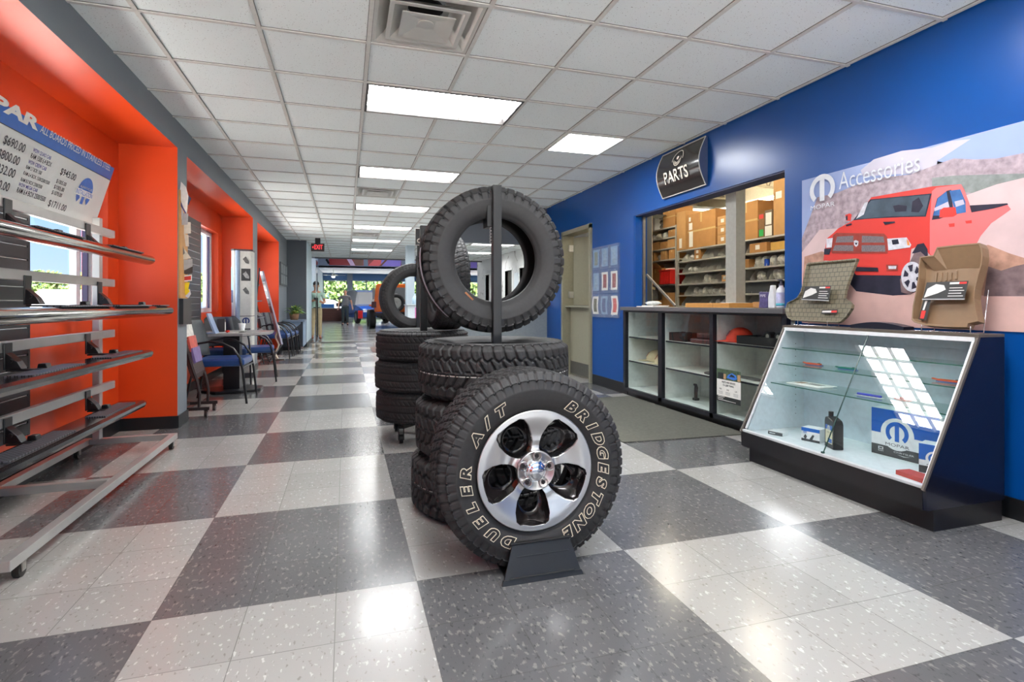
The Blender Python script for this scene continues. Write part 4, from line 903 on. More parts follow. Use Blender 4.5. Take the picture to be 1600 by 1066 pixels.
# ================================================================== POSTER
PXP = XR-.006
F = frame((PXP, 3.17, .94), (0,-1,0), (0,0,1))      # u to the right, v up, normal toward the room
def pz(x, y): return uv(1220+x/2.9605, 180+y/2.9611, F)        # crop the poster was measured in
PW_, PH_ = 2.05, 1.045
po = thing('truck_poster', 'large wall poster of a red pickup truck throwing dust above the showcase', 'poster', (PXP, 2.2, .94))
m_ = MB(); m_.box(PXP-.0005, PXP+.005, 3.17-PW_, 3.17, .94, .94+PH_); m_.build('backing', mat('poster_sky', (150,166,208), .22, var=.1, scale=2), po)
pm = [mat('poster_cloud', (188,184,200), .22, var=.06, scale=5), mat('poster_hill', (166,150,158), .25, var=.30, scale=26), mat('poster_dust', (206,182,182), .22, var=.1, scale=5), mat('poster_sand', (212,176,168), .22, var=.08, scale=8),
      mat('truck_red', (214,72,66), .2, var=.05, scale=3), mat('truck_red_pale', (226,118,118), .2, var=.06, scale=3), mat('truck_dark', (52,52,66), .2, var=.2, scale=9), mat('truck_window', (72,86,98), .2, var=.3, scale=8), mat('truck_chrome', (206,206,214), .2, var=.15, scale=40),
      mat('truck_maroon', (150,70,62), .2, var=.1, scale=30), mat('poster_blue_glass', (70,112,168), .2, var=.3, scale=10), mat('dirt_spray', (180,140,122), .25, var=.35, scale=14), mat('dirt_dark', (124,106,108), .25, var=.3, scale=16), mat('poster_scrub', (134,140,138), .25, var=.2, scale=24), mat('truck_orange', (220,140,80), .2), mat('mesh_grey', (120,112,116), .2, var=.4, scale=300)]
a = MB(); L = [0]
def A(mi, pts, raw=False):
    L[0] += 1; a.face([p if raw else pz(*p) for p in pts], F, .0006+.00012*L[0], mi)
R_ = PW_
A(0, [pz(370,255), pz(430,205), pz(560,165), pz(700,150), pz(790,120), pz(880,110), (.95,.95), (.95,.86), pz(800,230), pz(640,270), pz(500,275), pz(380,285)], True)
A(1, [(0,.30), (0,.62), pz(170,380), pz(260,360), pz(330,330), pz(450,290), pz(600,275), pz(690,240), pz(800,200), pz(900,205), pz(1000,200), pz(1124,175), (1.9,.93), (R_,.9), (R_,.4)], True)
A(13, [pz(700,290), pz(800,280), pz(950,275), pz(1124,270), (R_,.74), (R_,.6), pz(880,360), pz(700,330)], True)
A(2, [(0,.34), (0,.52), pz(180,530), pz(330,520), pz(520,440), pz(860,370), pz(1000,320), pz(1124,290), (R_,.78), (R_,.1), (0,.1)], True)
A(3, [(0,.0), (0,.36), pz(200,640), pz(400,700), pz(640,820), pz(950,835), pz(1124,840), (R_,.20), (R_,0)], True)
A(11, [(0,.20), pz(110,655), pz(190,630), pz(220,640), pz(200,690), pz(150,680)], True)
A(11, [pz(880,620), pz(960,600), pz(1060,640), pz(1124,660), (1.75,.40), (1.9,.2), pz(1124,835), pz(930,835), pz(900,700)], True)
A(12, [pz(960,700), pz(1020,720), pz(1080,700), pz(1124,690), (1.6,.34), (1.6,.17), pz(1124,838), pz(940,838)], True)
A(6, [(320,730),(680,720),(680,790),(600,830),(520,835),(350,815),(320,780)])
# truck
A(4, [(198,672),(202,640),(205,620),(215,570),(245,545),(265,525),(330,490),(345,480),(420,380),(700,330),(835,320),(850,345),(875,415),(900,600),(720,680),(650,600),(605,620),(595,700),(560,742),(350,740),(300,680)])
A(5, [(700,352),(720,335),(835,320),(855,360),(875,420),(1050,415),(1066,436),(1030,462),(975,500),(925,560),(900,610),(720,680),(690,640),(690,500)])
A(6, [(335,487),(415,390),(700,362),(672,470),(560,472),(400,480)])
A(7, [(345,482),(418,395),(470,388),(690,368),(668,465),(520,468)])
A(6, [(520,420),(545,415),(585,420),(582,445),(530,448)]); A(6, [(610,400),(640,380),(660,420),(640,450),(605,448)])
A(8, [(350,480),(390,405),(405,402),(385,460)])
A(6, [(700,485),(708,450),(725,385),(770,350),(790,345),(800,450),(858,452),(840,345),(778,345),(770,350)][:6]+[(800,455),(735,480)])
A(10, [(706,465),(728,385),(768,352),(782,430),(745,440),(735,465)]); A(10, [(782,350),(832,343),(856,400),(858,450),(812,458),(800,420)]); A(0, [(712,430),(775,400),(782,425),(740,435),(712,445)]); A(0, [(805,400),(845,390),(852,412),(812,425)])
A(6, [(875,418),(1050,408),(1054,414),(985,432),(884,450)])
A(4, [(738,440),(755,428),(810,426),(816,460),(800,470),(735,474)]); A(4, [(300,462),(320,455),(330,460),(325,490),(305,488)]); A(6, [(302,470),(310,462),(312,485),(303,486)])
A(4, [(778,503),(806,500),(806,516),(782,518)]); A(4, [(855,490),(885,486),(886,500),(860,502)])
A(9, [(228,612),(245,555),(260,545),(480,548),(495,565),(496,640),(240,640)])
for q in (((262,562),(338,558),(338,588),(255,590)), ((378,558),(478,562),(482,590),(376,590)), ((252,602),(338,602),(338,630),(242,628)), ((376,602),(484,602),(486,632),(376,632))): A(15, q)
A(8, [(340,582),(350,578),(362,584),(360,602),(351,610),(342,602)]); A(6, [(345,588),(351,592),(357,588),(355,598),(351,600),(347,598)])
A(8, [(495,572),(585,566),(606,600),(600,612),(500,626)]); A(6, [(515,578),(545,574),(550,596),(520,600)]); A(14, [(585,572),(596,585),(600,603),(588,602)]); A(8, [(215,572),(243,568),(238,612),(212,615)])
A(6, [(204,618),(235,618),(228,645),(202,645)]); A(6, [(340,702),(452,706),(455,724),(350,722)]); A(9, [(490,692),(545,692),(544,720),(492,720)]); A(8, [(500,698),(538,698),(536,712),(502,712)])
A(6, [(475,494),(530,492),(532,498),(485,508)]); A(6, [(303,508),(330,500),(332,508),(306,515)])
A(6, [(610,640),(635,598),(665,592),(682,620),(684,660),(640,640)])
A(12, [(555,760),(590,700),(620,640),(650,632),(680,660),(678,700),(640,800),(600,830),(560,820)])
W0 = [(612+52*math.cos(q)*1.0, 748+70*math.sin(q)) for q in [2*PI*i/22 for i in range(22)]]; A(8, W0[::-1])
for k in range(6):
    q = 2*PI*k/6+.3; A(6, [(612+20*math.cos(q-.25), 748+26*math.sin(q-.25)), (612+20*math.cos(q+.25), 748+26*math.sin(q+.25)), (612+42*math.cos(q+.3), 748+58*math.sin(q+.3)), (612+42*math.cos(q-.3), 748+58*math.sin(q-.3))][::-1])
for i in range(len(a.f)):    # all art faces look into the room
    vs = [Vector(a.v[j]) for j in a.f[i]]; nn = Vector((0,0,0))
    for j in range(len(vs)): nn += vs[j].cross(vs[(j+1)%len(vs)])
    if nn.x > 0: a.f[i].reverse()
a.build('picture', pm, po)
m_ = MB(); lx, ly = pz(197, 343); logo(m_, 0, F, lx, ly, .105, .012, ring=.33)
vs, fs = text('MOPAR', F @ Matrix.Translation((lx, ly-.120, 0)), .045, None, width=.2, ext=.012); m_.add(vs, fs, 0)
u0, v0 = pz(275,352); u1, v1 = pz(650,272)
vs, fs = text('Accessories', F @ Matrix.Translation((u0, v0+.01, 0)), .165, None, width=u1-u0, ext=.012, align='LEFT', off=-.001); m_.add(vs, fs, 0)
m_.build('raised_lettering', mat('lettering_pale', (212,216,222), .3), po)
# ================================================================== PARTS SIGN
t = thing('parts_sign', 'curved black sign reading PARTS on the blue wall above the opening', 'sign', (XR, 4.61, 2.18))
y0, y1, z0, z1 = 4.26, 4.97, 2.185, 2.635
m_ = MB(); n_ = 12; vs = []
for k in range(n_+1):
    s_ = k/n_; z = z0+(z1-z0)*s_; d = .02+.075*math.sin(PI*s_)
    vs += [(XR-d, y0, z), (XR-d, y1, z), (XR, y0, z), (XR, y1, z)]
m_.add(vs, [(4*k, 4*k+4, 4*k+5, 4*k+1) for k in range(n_)], 0, True); m_.add(vs, [(4*k, 4*k+2, 4*k+6, 4*k+4) for k in range(n_)]+[(4*k+1, 4*k+5, 4*k+7, 4*k+3) for k in range(n_)], 1)
m_.add(vs, [(0,1,3,2), (4*n_,4*n_+2,4*n_+3,4*n_+1)], 1); SFO = m_.build('sign_face', [mat('sign_black', (34,30,28), .22, var=.15, scale=3, coat=.4), mat('sign_side', (72,84,116), .4)], t)
m_ = MB()
for y in (y0, y1): m_.tube([(XR-.02-.075*math.sin(PI*k/n_)-.002, y, z0+(z1-z0)*k/n_) for k in range(n_+1)], .005, 5)
for z in (z0, z1): m_.tube([(XR-.022, y0, z), (XR-.022, y1, z)], .006, 5)
m_.build('sign_trim', mat('sign_trim', (196,192,184), .4, .3), t)
def onsign(vs, lift=.009):    # flat design wrapped onto the curved face
    out = []
    for u, v in vs:
        z = z0+v; s_ = min(1, max(0, v/(z1-z0))); out.append((XR-.02-.075*math.sin(PI*s_)-lift, y1-u, z))
    return out
m_ = MB(); vs, fs = text('PARTS', Matrix.Identity(4), .165, None, width=.40, ext=0, bold=.012)
m_.add(onsign([(v[0]+.335, v[1]+.165) for v in vs]), fs)
cxs, cys = .36, .325
def sarc(r0, r1, a0, a1, cy=cys, n=14):
    for k in range(n):
        t0, t1 = math.radians(a0+(a1-a0)*k/n), math.radians(a0+(a1-a0)*(k+1)/n)
        m_.add(onsign([(cxs+r*math.cos(q), cy+r*math.sin(q)*.95) for r, q in ((r0,t0),(r1,t0),(r1,t1),(r0,t1))]), [(0,1,2,3)])
sarc(.082,.090,-10,190); sarc(.055,.062,170,390,cys-.01); sarc(.040,.046,190,370,cys-.01); sarc(.026,.032,200,360,cys-.01); sarc(.0,.018,0,360,cys+.01)
m_.build('lettering', mat('sign_cream', (220,212,196), .5), SFO)
# ================================================================== SERVICE COUNTER with glass fronted bays
KX = 3.15; t = thing('parts_counter', 'black counter with three glass fronted bays below the parts opening', 'counter', (3.4, 4.5, 0))
KB = 3.62
NAVB = mat('blue_black_frame', (28,29,36), .3, var=.1)
m_ = MB(); m_.box(3.10, KB+.05, 3.245, 5.735, 1.005, 1.045, 0); m_.build('worktop', mat('speckled_grey_top', (92,90,92), .35, var=.22, scale=160), t, bevel=.003)
ct_ = t
m_ = MB()
for ya, yb in ((3.25, 3.30), (4.095, 4.145), (4.915, 4.985), (5.68, 5.73)): m_.box(KX-.01, KX+.03, ya, yb, .06, 1.005)
m_.box(KX-.01, KX+.03, 3.3, 4.095, .985, 1.005); m_.box(KX-.01, KX+.03, 4.145, 4.915, .985, 1.005); m_.box(KX-.01, KX+.03, 4.985, 5.68, .985, 1.005)
m_.box(KX-.01, KX+.03, 3.3, 5.68, .060, .098); m_.build('frame', NAVB, t)
m_ = MB(); m_.box(KX+.05, KB, 3.25, 5.73, 0, .06); m_.build('toe_kick', LAM, t)
wi = mat('bay_white', (230,234,228), .4)
for k, (ya, yb, zs) in enumerate(((4.985, 5.68, (.70, .42)), (4.145, 4.915, (.70, .42)), (3.30, 4.095, (.74, .43)))):
    m_ = MB(); m_.box(KX+.031, KB, ya, yb, .085, .10); m_.box(KB-.01, KB, ya, yb, .10, 1.0); m_.box(KX+.031, KB-.01, ya, ya+.008, .1, 1.0); m_.box(KX+.031, KB-.01, yb-.008, yb, .1, 1.0); m_.build('bay_lining', wi, t)
    for z in zs:
        m_ = MB(); m_.box(KX+.032, KB-.011, ya+.009, yb-.009, z-.016, z, 0, {'-x': 1}); m_.build('shelf', [mat('shelf_white', (226,224,212), .4), NAVB], t)
    m_ = MB(); m_.add([(KX+.012,ya,.098),(KX+.012,yb,.098),(KX+.012,yb,.985),(KX+.012,ya,.985)], [(0,3,2,1)] if False else [(0,1,2,3)]); m_.build('glass_pane', glassmat('bay_glass', (238,244,244), 1.3), t)
# flyer on the glass
t = thing('service_flyer', 'white service flyer with a blue car photo stuck inside the right counter bay', 'flyer', (KX+.001, 3.9, .22))
F = frame((KX+.009, 4.065, .225), (0,-1,0), (0,0,1)); w_, h_ = .305, .285
m_ = MB(); m_.face(rect(0,0,w_,h_), F, 0, 0); m_.face(rect(0,0,w_,h_*.17), F, .0005, 1); m_.face(rect(0,h_*.68,w_,h_), F, .0005, 2); m_.face(rect(.015,h_*.68,.09,h_*.88), F, .0009, 1)
m_.face([(.13,h_*.75),(.15,h_*.85),(.20,h_*.92),(.25,h_*.86),(.26,h_*.76),(.22,h_*.71)], F, .0009, 3); m_.face([(.16,h_*.80),(.24,h_*.80),(.22,h_*.85),(.19,h_*.88)], F, .0012, 1); m_.face(rect(.09,h_*.7,.12,h_*.86), F, .0009, 4); m_.face(rect(.265,h_*.7,.30,h_*.9), F, .0009, 4)
for s_, z, wd in (('PARTS AND SERVICE', .60, .17), ('IS A JEEP THING.', .51, .14)):
    vs, fs = text(s_, F @ Matrix.Translation((w_/2, h_*z, 0)), .022, None, width=wd, ext=.0009, bold=.02); m_.add(vs, fs, 1)
for u, s_ in ((.05,'FREE'), (.145,'$100'), (.245,'1,295')):
    vs, fs = text(s_, F @ Matrix.Translation((u, h_*.38, 0)), .018, None, width=.03, ext=.0009); m_.add(vs, fs, 1)
    for q in range(3): m_.face(rect(u-.03, h_*(.30-.035*q), u+.03, h_*(.31-.035*q)), F, .0009, 5)
for q, wd in enumerate((.09, .07, .23)): m_.face(rect(.015, h_*(.14-.05*q), .015+wd, h_*(.155-.05*q)), F, .0009, 0)
m_.build('sheet', [PAPER, mat('flyer_black', (40,44,44), .5), mat('flyer_green', (74,92,70), .5, var=.4, scale=60), mat('flyer_blue', (60,120,210), .4), mat('flyer_tan', (190,150,110), .5), mat('flyer_grey', (140,140,140), .5)], t)
# caps
def cap(label, x, y, z, rz, c_, back, badge, s=1.0):
    t = thing('baseball_cap', label, 'cap', (x, y, z), rz=rz); M_ = WM[t.name] @ Matrix.Scale(s, 4)
    m_ = MB(M_); vs = []; n_ = 20; k_ = 8
    for i in range(k_+1):
        a_ = PI/2*i/k_
        for j in range(n_):
            q = 2*PI*j/n_; vs.append((.095*math.cos(q)*math.cos(a_)*(1.12 if abs(q-PI) > PI/2 else 1.05), .080*math.sin(q)*math.cos(a_), .115*math.sin(a_)**.85))
    fs = []; ms = []
    for i in range(k_):
        for j in range(n_): fs.append((i*n_+j, i*n_+(j+1)%n_, (i+1)*n_+(j+1)%n_, (i+1)*n_+j)); ms.append(1 if n_*.27 < j < n_*.73 else 0)
    m_.add(vs, fs, ms, True); m_.build('crown', [c_, back], t)
    m_ = MB(M_); vs = []
    for i in range(5):
        r = i/4
        for j in range(13):
            q = -1.25+2.5*j/12; vs.append(((.095+.075*r*math.cos(q*.9))*math.cos(q)*1.1, (.080+.012*r)*math.sin(q), .006-.020*r*r*0+.012*(1-abs(q)/1.25)*(1-r)-.0*r))
    m_.add(vs, [(i*13+j, i*13+j+1, (i+1)*13+j+1, (i+1)*13+j) for i in range(4) for j in range(12)], 0, True); m_.build('visor', c_, t)
    if badge:
        m_ = MB(M_); n2 = 6; vs = []
        for i in range(2):
            for j in range(n2+1):
                q = -.4+.8*j/n2; a_ = .35+.45*i; vs.append((.098*1.12*math.cos(q)*math.cos(a_)+.002, .083*math.sin(q), .117*math.sin(a_)**.85))
        m_.add(vs, [(j, j+1, n2+2+j, n2+1+j) for j in range(n2)], 0); m_.build('front_badge', badge, t)
    return t
CREAM = mat('cream_twill', (212,196,156), .8); NET = mat('brown_net', (98,84,72), .8); LEA = mat('leather_badge', (150,78,50), .6)
cap('cream trucker cap with a brown badge on the left counter shelf', 3.42, 5.45, .421, PI*.80, CREAM, NET, LEA, 1.15)
cap('cream trucker cap half hidden behind the counter post, in the left bay', 3.33, 5.13, .421, PI*.80, CREAM, NET, LEA, 1.15)
cap('orange red cap with dark lettering on the upper shelf of the right bay', 3.34, 3.98, .741, PI*.80, mat('orange_twill', (226,62,30), .8), mat('orange_twill'), mat('cap_print', (120,40,60), .6), 1.15)
# trays and small parts in the counter
def tray(label, x0, x1, y0_, y1_, z, h_, fill):
    t = thing('parts_tray', label, 'tray', ((x0+x1)/2, (y0_+y1_)/2, z)); m_ = MB(); w_ = .006
    m_.box(x0,x1,y0_,y1_,z,z+.005); m_.box(x0,x0+w_,y0_,y1_,z,z+h_); m_.box(x1-w_,x1,y0_,y1_,z,z+h_); m_.box(x0+w_,x1-w_,y0_,y0_+w_,z,z+h_); m_.box(x0+w_,x1-w_,y1_-w_,y1_,z,z+h_); m_.box(x0-.004,x0,y0_+.03,y0_+.09,z+h_*.2,z+h_*.7)
    m_.build('tray_body', mat('black_tray', (34,33,33), .4), t)
    for k, (dx, dy, kind) in enumerate(fill):
        f = MB(); cx, cy, cz = x0+dx, y0_+dy, z+h_-.01
        if kind == 'roll': f.cyl((cx-.03,cy,cz+.02),(cx+.03,cy,cz+.02),.035,n=20); f.cyl((cx-.031,cy,cz+.02),(cx+.031,cy,cz+.02),.018,n=14,m=1)
        else: f.ell((cx,cy,cz+.0),(.04,.05,.022),n=14,k=8,m=0)
        tag(f.build('tape_roll' if kind == 'roll' else 'fitting', [mat('dark_part', (40,38,40), .35), mat('pale_core', (170,164,150), .5)]), '%s in the %s' % (('black tape roll', 'dark rounded fitting')[kind != 'roll']+', number %s from the near end' % ('one two three four'.split()[k]), label.split(' on ')[0]), 'tape' if kind == 'roll' else 'fitting')
tray('black tray of tape rolls on the upper right counter shelf', 3.20, 3.42, 3.32, 3.86, .741, .07, [(.05,.10,'roll'), (.06,.22,'roll'), (.10,.32,'fit')])
tray('black tray of fittings on the upper middle counter shelf', 3.22, 3.40, 4.62, 4.90, .701, .085, [(.08,.05,'fit'), (.08,.15,'fit')])
m_ = MB(); m_.box(3.22, 3.5, 4.17, 4.55, .7005, .745); m_.box(3.26, 3.5, 4.20, 4.50, .745, .80); tag(m_.build('dark_case', mat('maroon_dark_case', (66,42,44), .4), bevel=.012), 'low dark maroon case beside the tray in the middle counter bay', 'case')
m_ = MB(); m_.cyl((3.36,4.28,.4205),(3.36,4.28,.432),.14,n=32,m=0); tag(m_.build('round_disc', mat('grey_disc', (90,86,84), .4)), 'flat grey round disc on the lower shelf of the middle bay', 'disc')
m_ = MB(); m_.prism([(-.10,0),(.12,-.02),(.16,.02),(.02,.05),(-.1,.04)], Matrix(((0,1,0,3.3),(-1,0,0,3.86),(0,0,1,.4305),(0,0,0,1))), 0, .02); tag(m_.build('trim_piece', mat('grey_disc')), 'flat dark trim piece lying behind the flyer on the right bay shelf', 'car part')
t = thing('tow_hook', 'short dark hook fitting standing on the floor of the middle bay', 'car part', (3.40, 4.70, .1005)); m_ = MB(); m_.box(3.375,3.425,4.675,4.725,.1005,.125); m_.build('foot', BLK, t, bevel=.004)
m_ = MB(); m_.tube([(3.4,4.7,.125),(3.4,4.7,.18),(3.4,4.695,.23),(3.39,4.69,.26),(3.37,4.69,.265)], [.016,.018,.019,.015,.010], 12); m_.build('shank', mat('dark_bronze', (64,52,48), .35, .5), t)
# ================================================================== DOOR, decals
t = tag(thing('door_1', None, None), kind='structure'); FR = mat('olive_grey_frame', (136,132,112), .4)
m_ = MB()
for ya, yb in ((D0-.005, D0+.05), (D1-.05, D1+.005)): m_.box(XR-.03, XR+.16, ya, yb, 0, DZ-.001)
m_.box(XR-.03, XR+.16, D0-.005, D1+.005, DZ-.05, DZ+.01); m_.build('door_frame', FR, t)
DM = mat('door_grey_green', (150,148,128), .45, var=.03)
xd = XR+.10
m_ = MB(); m_.box(xd, xd+.04, D0+.055, D1-.055, .012, 1.03); lo = m_.build('lower_leaf', DM, t)
m_ = MB(); m_.box(xd-.002, xd, D0+.06, D1-.06, .02, .21); m_.build('kick_plate', mat('kick_steel', (120,118,112), .4, .7), lo)
m_ = MB(); m_.box(xd-.09, xd+.06, D0+.055, D1-.055, 1.03, 1.055); m_.build('ledge', DM, t)
m_ = MB(); m_.cyl((xd-.012,D0+.11,.83),(xd,D0+.11,.83),.018,n=14); m_.build('lock', STEEL, lo)
Mh = Matrix.Translation((xd+.05, D1-.055, 0)) @ Matrix.Rotation(math.radians(42), 4, 'Z')   # upper leaf swung into the parts room
m_ = MB(Mh); m_.box(0, .04, -.90, 0, 1.06, 2.10); m_.build('upper_leaf', DM, t)
m_ = MB()
for z in (1.22, 1.93): m_.box(xd-.03, xd+.04, D1-.085, D1-.05, z-.05, z+.05)
m_.build('hinge', mat('hinge_steel', (196,194,188), .3, .6), t)
t = thing('decal_holder', 'clear pocket rack of decals on the blue wall between door and counter', 'rack', (XR, 6.3, .92))
ACR = bpy.data.materials.new('clear_plastic_sheet'); ACR.use_nodes = True; n = ACR.node_tree.nodes; l = ACR.node_tree.links; n.remove(n['Principled BSDF'])
tr_ = n.new('ShaderNodeBsdfTransparent'); gl = n.new('ShaderNodeBsdfGlossy'); gl.inputs[1].default_value = .12; df = n.new('ShaderNodeBsdfDiffuse'); df.inputs[0].default_value = (.7,.8,.9,1)
nz = n.new('ShaderNodeTexNoise'); nz.inputs['Scale'].default_value = 9; nz.inputs['Distortion'].default_value = 3; bp = n.new('ShaderNodeBump'); bp.inputs['Strength'].default_value = .8; bp.inputs['Distance'].default_value = .02; l.new(nz.outputs[0], bp.inputs['Height']); l.new(bp.outputs[0], gl.inputs['Normal'])
m1 = n.new('ShaderNodeMixShader'); m1.inputs[0].default_value = .10; l.new(tr_.outputs[0], m1.inputs[1]); l.new(gl.outputs[0], m1.inputs[2]); m2 = n.new('ShaderNodeMixShader'); m2.inputs[0].default_value = .05; l.new(m1.outputs[0], m2.inputs[1]); l.new(df.outputs[0], m2.inputs[2]); l.new(m2.outputs[0], n['Material Output'].inputs[0])
ym = lambda c_: 6.66-.245*c_
for r in range(3):
    z0_ = 1.53-.31*r; 
    m_ = MB(); yb_ = 6.70; m_.box(XR-.028, XR-.024, yb_-.76, yb_, z0_, z0_+.30)
    for c_ in range(4): y = yb_-.253*c_; m_.box(XR-.024, XR-.001, y-.004, y, z0_, z0_+.30)
    m_.box(XR-.024, XR-.001, yb_-.76, yb_, z0_-.004, z0_); m_.build('pocket_row', ACR, t)
wsh = mat('washed_blue_card', (130,160,190), .5, var=.35, scale=30)
for r, c_, col, nm in ((0,0,'grey','faded grey'),(0,1,'blue','pale blue'),(0,2,'blue','washed blue'),(1,0,'blue','light blue'),(1,1,'red','red and black'),(1,2,'red','red striped'),(2,0,'yel','yellow and black'),(2,1,'navy','navy'),(2,2,'red2','bright red')):
    z0_ = 1.545-.31*r; yc_ = 6.70-.253*c_-.125; dd = .03 if r == 2 else 0
    pts = []
    F = frame((XR-.014, yc_, z0_), (0,-1,0), (0,0,1)); N_ = 8
    cu = lambda k, off: (off+(.028*math.sin(PI*k/N_) if r == 2 else .006*math.sin(PI*k/N_))*(1 if c_ == 2 else -1 if r == 2 else 1), .02+.235*k/N_)
    outer = [cu(k, -.085) for k in range(N_+1)]+[cu(k, .085) for k in range(N_, -1, -1)]
    inner = [(u*1.0, v) for u, v in [cu(k, -.045) for k in range(1, N_)]+[cu(k, .05) for k in range(N_-1, 0, -1)]]
    bg_ = mat('faded_sheet', (120,156,196), .5, var=.15) if col in ('grey','blue','navy') else PAPER
    ink = {'grey': mat('faded_ink', (120,130,120), .5, var=.3, scale=40), 'blue': wsh, 'navy': mat('navy_ink', (40,64,130), .5, var=.3, scale=40), 'red': mat('red_black_ink', (150,52,52), .5, var=.6, scale=30), 'red2': mat('bright_red_ink', (206,56,36), .5, var=.3, scale=30), 'yel': mat('yellow_black_ink', (96,92,60), .5, var=.7, scale=30)}[col]
    m_ = MB(); m_.prism(outer[::-1], F, -.001, 0); dth = thing('decal_sheet', '%s decal in the %s row of the clear rack, %s pocket' % (nm, ('top', 'middle', 'bottom')[r], ('left', 'centre', 'right')[c_]), 'decal', (XR-.014, yc_, z0_), group=None)
    m_.build('sheet', bg_, dth); m_ = MB(); m_.face(inner[::-1], F, .0012); m_.build('print', ink, dth)
# ================================================================== LEFT: running board rack
SIL = mat('silver_paint_tube', (186,184,180), .36, .55, var=.06, scale=6)
t = thing('board_rack', 'silver steel display rack on casters holding running boards by the orange wall', 'display rack', (-1.5, 3.6, 0))
XF, XRr, RA, RB = -1.235, -1.79, 2.52, 4.66; za, zb = .062, .104
def rail(nm, *bx): m_ = MB(); m_.box(*bx); return m_.build(nm, SIL, t, bevel=.003)
rail('base_rail', XF-.025, XF+.02, RA, RB, za, zb); rail('base_rail', XRr-.02, XRr+.025, RA, RB, za, zb)
for y in (RA+.0, 3.52, RB-.045): rail('cross_rail', XRr+.0255, XF-.0255, y, y+.045, za, zb)
for y in (4.585, 2.56): rail('upright', -1.735, -1.690, y, y+.055, zb+.001, 1.70)
RZ = [1.60, 1.235, .86, .478]
for z in RZ: rail('cross_bar', -1.6895, -1.655, 2.3, 4.76, z-.028, z+.028)
for x, y in ((XF, 4.58), (XF, 2.62), (XRr, 4.50), (XRr, 2.62)):
    m_ = MB(); m_.cyl((x-.012,y,.030),(x+.012,y,.030),.0295,n=18,m=0); m_.box(x-.018,x-.014,y-.018,y+.012,.025,.061,1); m_.box(x+.014,x+.018,y-.018,y+.012,.025,.061,1); m_.box(x-.018,x+.018,y-.018,y+.018,.058,.0615,1)
    m_.build('caster', [mat('caster_tire', (38,34,30), .5), STEEL], t)
# tread pads with diamond pattern
pad = bpy.data.materials.new('diamond_step_pad'); pad.use_nodes = True; n = pad.node_tree.nodes; l = pad.node_tree.links; b_ = n['Principled BSDF']; b_.inputs['Base Color'].default_value = lin((46,46,50))+[1]; b_.inputs['Roughness'].default_value = .45
tc = n.new('ShaderNodeTexCoord'); mp = n.new('ShaderNodeMapping'); mp.inputs['Rotation'].default_value = (0,0,.785); l.new(tc.outputs['Object'], mp.inputs[0]); ck = n.new('ShaderNodeTexBrick'); ck.offset = 0; ck.inputs['Scale'].default_value = 26; ck.inputs['Brick Width'].default_value = .5; ck.inputs['Row Height'].default_value = .5; ck.inputs['Mortar Size'].default_value = .07
l.new(mp.outputs[0], ck.inputs[0]); ck.inputs['Color1'].default_value = lin((92,92,100))+[1]; ck.inputs['Color2'].default_value = lin((92,92,100))+[1]; ck.inputs['Mortar'].default_value = lin((24,24,26))+[1]; l.new(ck.outputs[0], b_.inputs['Base Color'])
bp = n.new('ShaderNodeBump'); bp.invert = True; bp.inputs['Distance'].default_value = .004; l.new(ck.outputs['Fac'], bp.inputs['Height']); l.new(bp.outputs[0], b_.inputs['Normal'])
CHB = mat('chrome_board', (200,198,192), .14, 1, var=.05, scale=3, stretch=(1,.1,1)); BKB = mat('black_board', (34,32,34), .2, .3, coat=.6)
BRK = mat('black_bracket', (18,18,20), .35)
def board(label, xc, yend, zt, wd, ht, m, pads, L_=2.42, rail_z=0, style=0):
    t = thing('running_board', label, 'running board', (xc, yend-L_/2, zt), group='running boards on the rack')
    P = []
    if style == 0: sec = [(wd/2*math.cos(q), -ht/2+ht/2*math.sin(q)) for q in [2*PI*i/20 for i in range(20)]]
    else: sec = [(-wd/2, 0), (wd/2-.02, 0), (wd/2, -.012), (wd/2+.004, -.03), (wd/2-.006, -ht+.008), (wd/2-.03, -ht), (-wd/2+.01, -ht), (-wd/2, -ht+.01)][::-1]
    n_ = len(sec); st = [(yend, .80), (yend-.012, .93), (yend-.05, 1.0), (yend-L_+.05, 1.0), (yend-L_, .8)]
    if style == 0: st = [(yend, .82), (yend-.012, 1.0), (yend-L_+.03, 1.0), (yend-L_, .8)]
    vs = [(xc+u*s_, y, zt-ht/2+(v+ht/2)*s_) for y, s_ in st for u, v in sec]; m_ = MB(); k = len(st)
    m_.add(vs, [(i*n_+j, i*n_+(j+1)%n_, (i+1)*n_+(j+1)%n_, (i+1)*n_+j) for i in range(k-1) for j in range(n_)], 0, style == 0)
    m_.add(vs, [tuple(range(n_)), tuple(range((k-1)*n_+n_-1, (k-1)*n_-1, -1))], 1 if style else 0); m_.build('board_body', [m, mat('grey_end_cap', (120,118,118), .4)], t); BO = [q for q in bpy.data.objects if q.parent == t][-1]
    for a, c_ in pads: m_ = MB(); m_.box(xc-wd*.36, xc+wd*.30, yend-c_, yend-a, zt-.001, zt+.007); m_.build('step_pad', pad, BO, bevel=.003)
    for d in (.42, 1.32):   # mounting brackets to the cross bar behind
        y = yend-d; xw = -1.654
        m_ = MB(); m_.box(xw, xw+.008, y-.035, y+.035, zt+.01, min(rail_z+.02, zt+.17)); m_.box(xw+.008, xc-wd*.15, y-.03, y+.03, zt+.0, zt+.010)
        m_.prism([(xw+.002, zt+.012), (xw+.075, zt+.012), (xw+.055, zt+.05), (xw+.02, zt+.085), (xw+.002, zt+.10)], FXy(y+.028), 0, .056)
        m_.cyl((xw+.030, y-.04, zt+.055), (xw+.030, y+.04, zt+.055), .010, n=10); m_.prism([(xc-wd*.48, zt+.004), (xc-wd*.2, zt+.004), (xc-wd*.25, zt+.030), (xc-wd*.45, zt+.030)], FXy(y+.10), 0, .05)
        m_.build('mounting_bracket', BRK, t, bevel=.003)
    return t
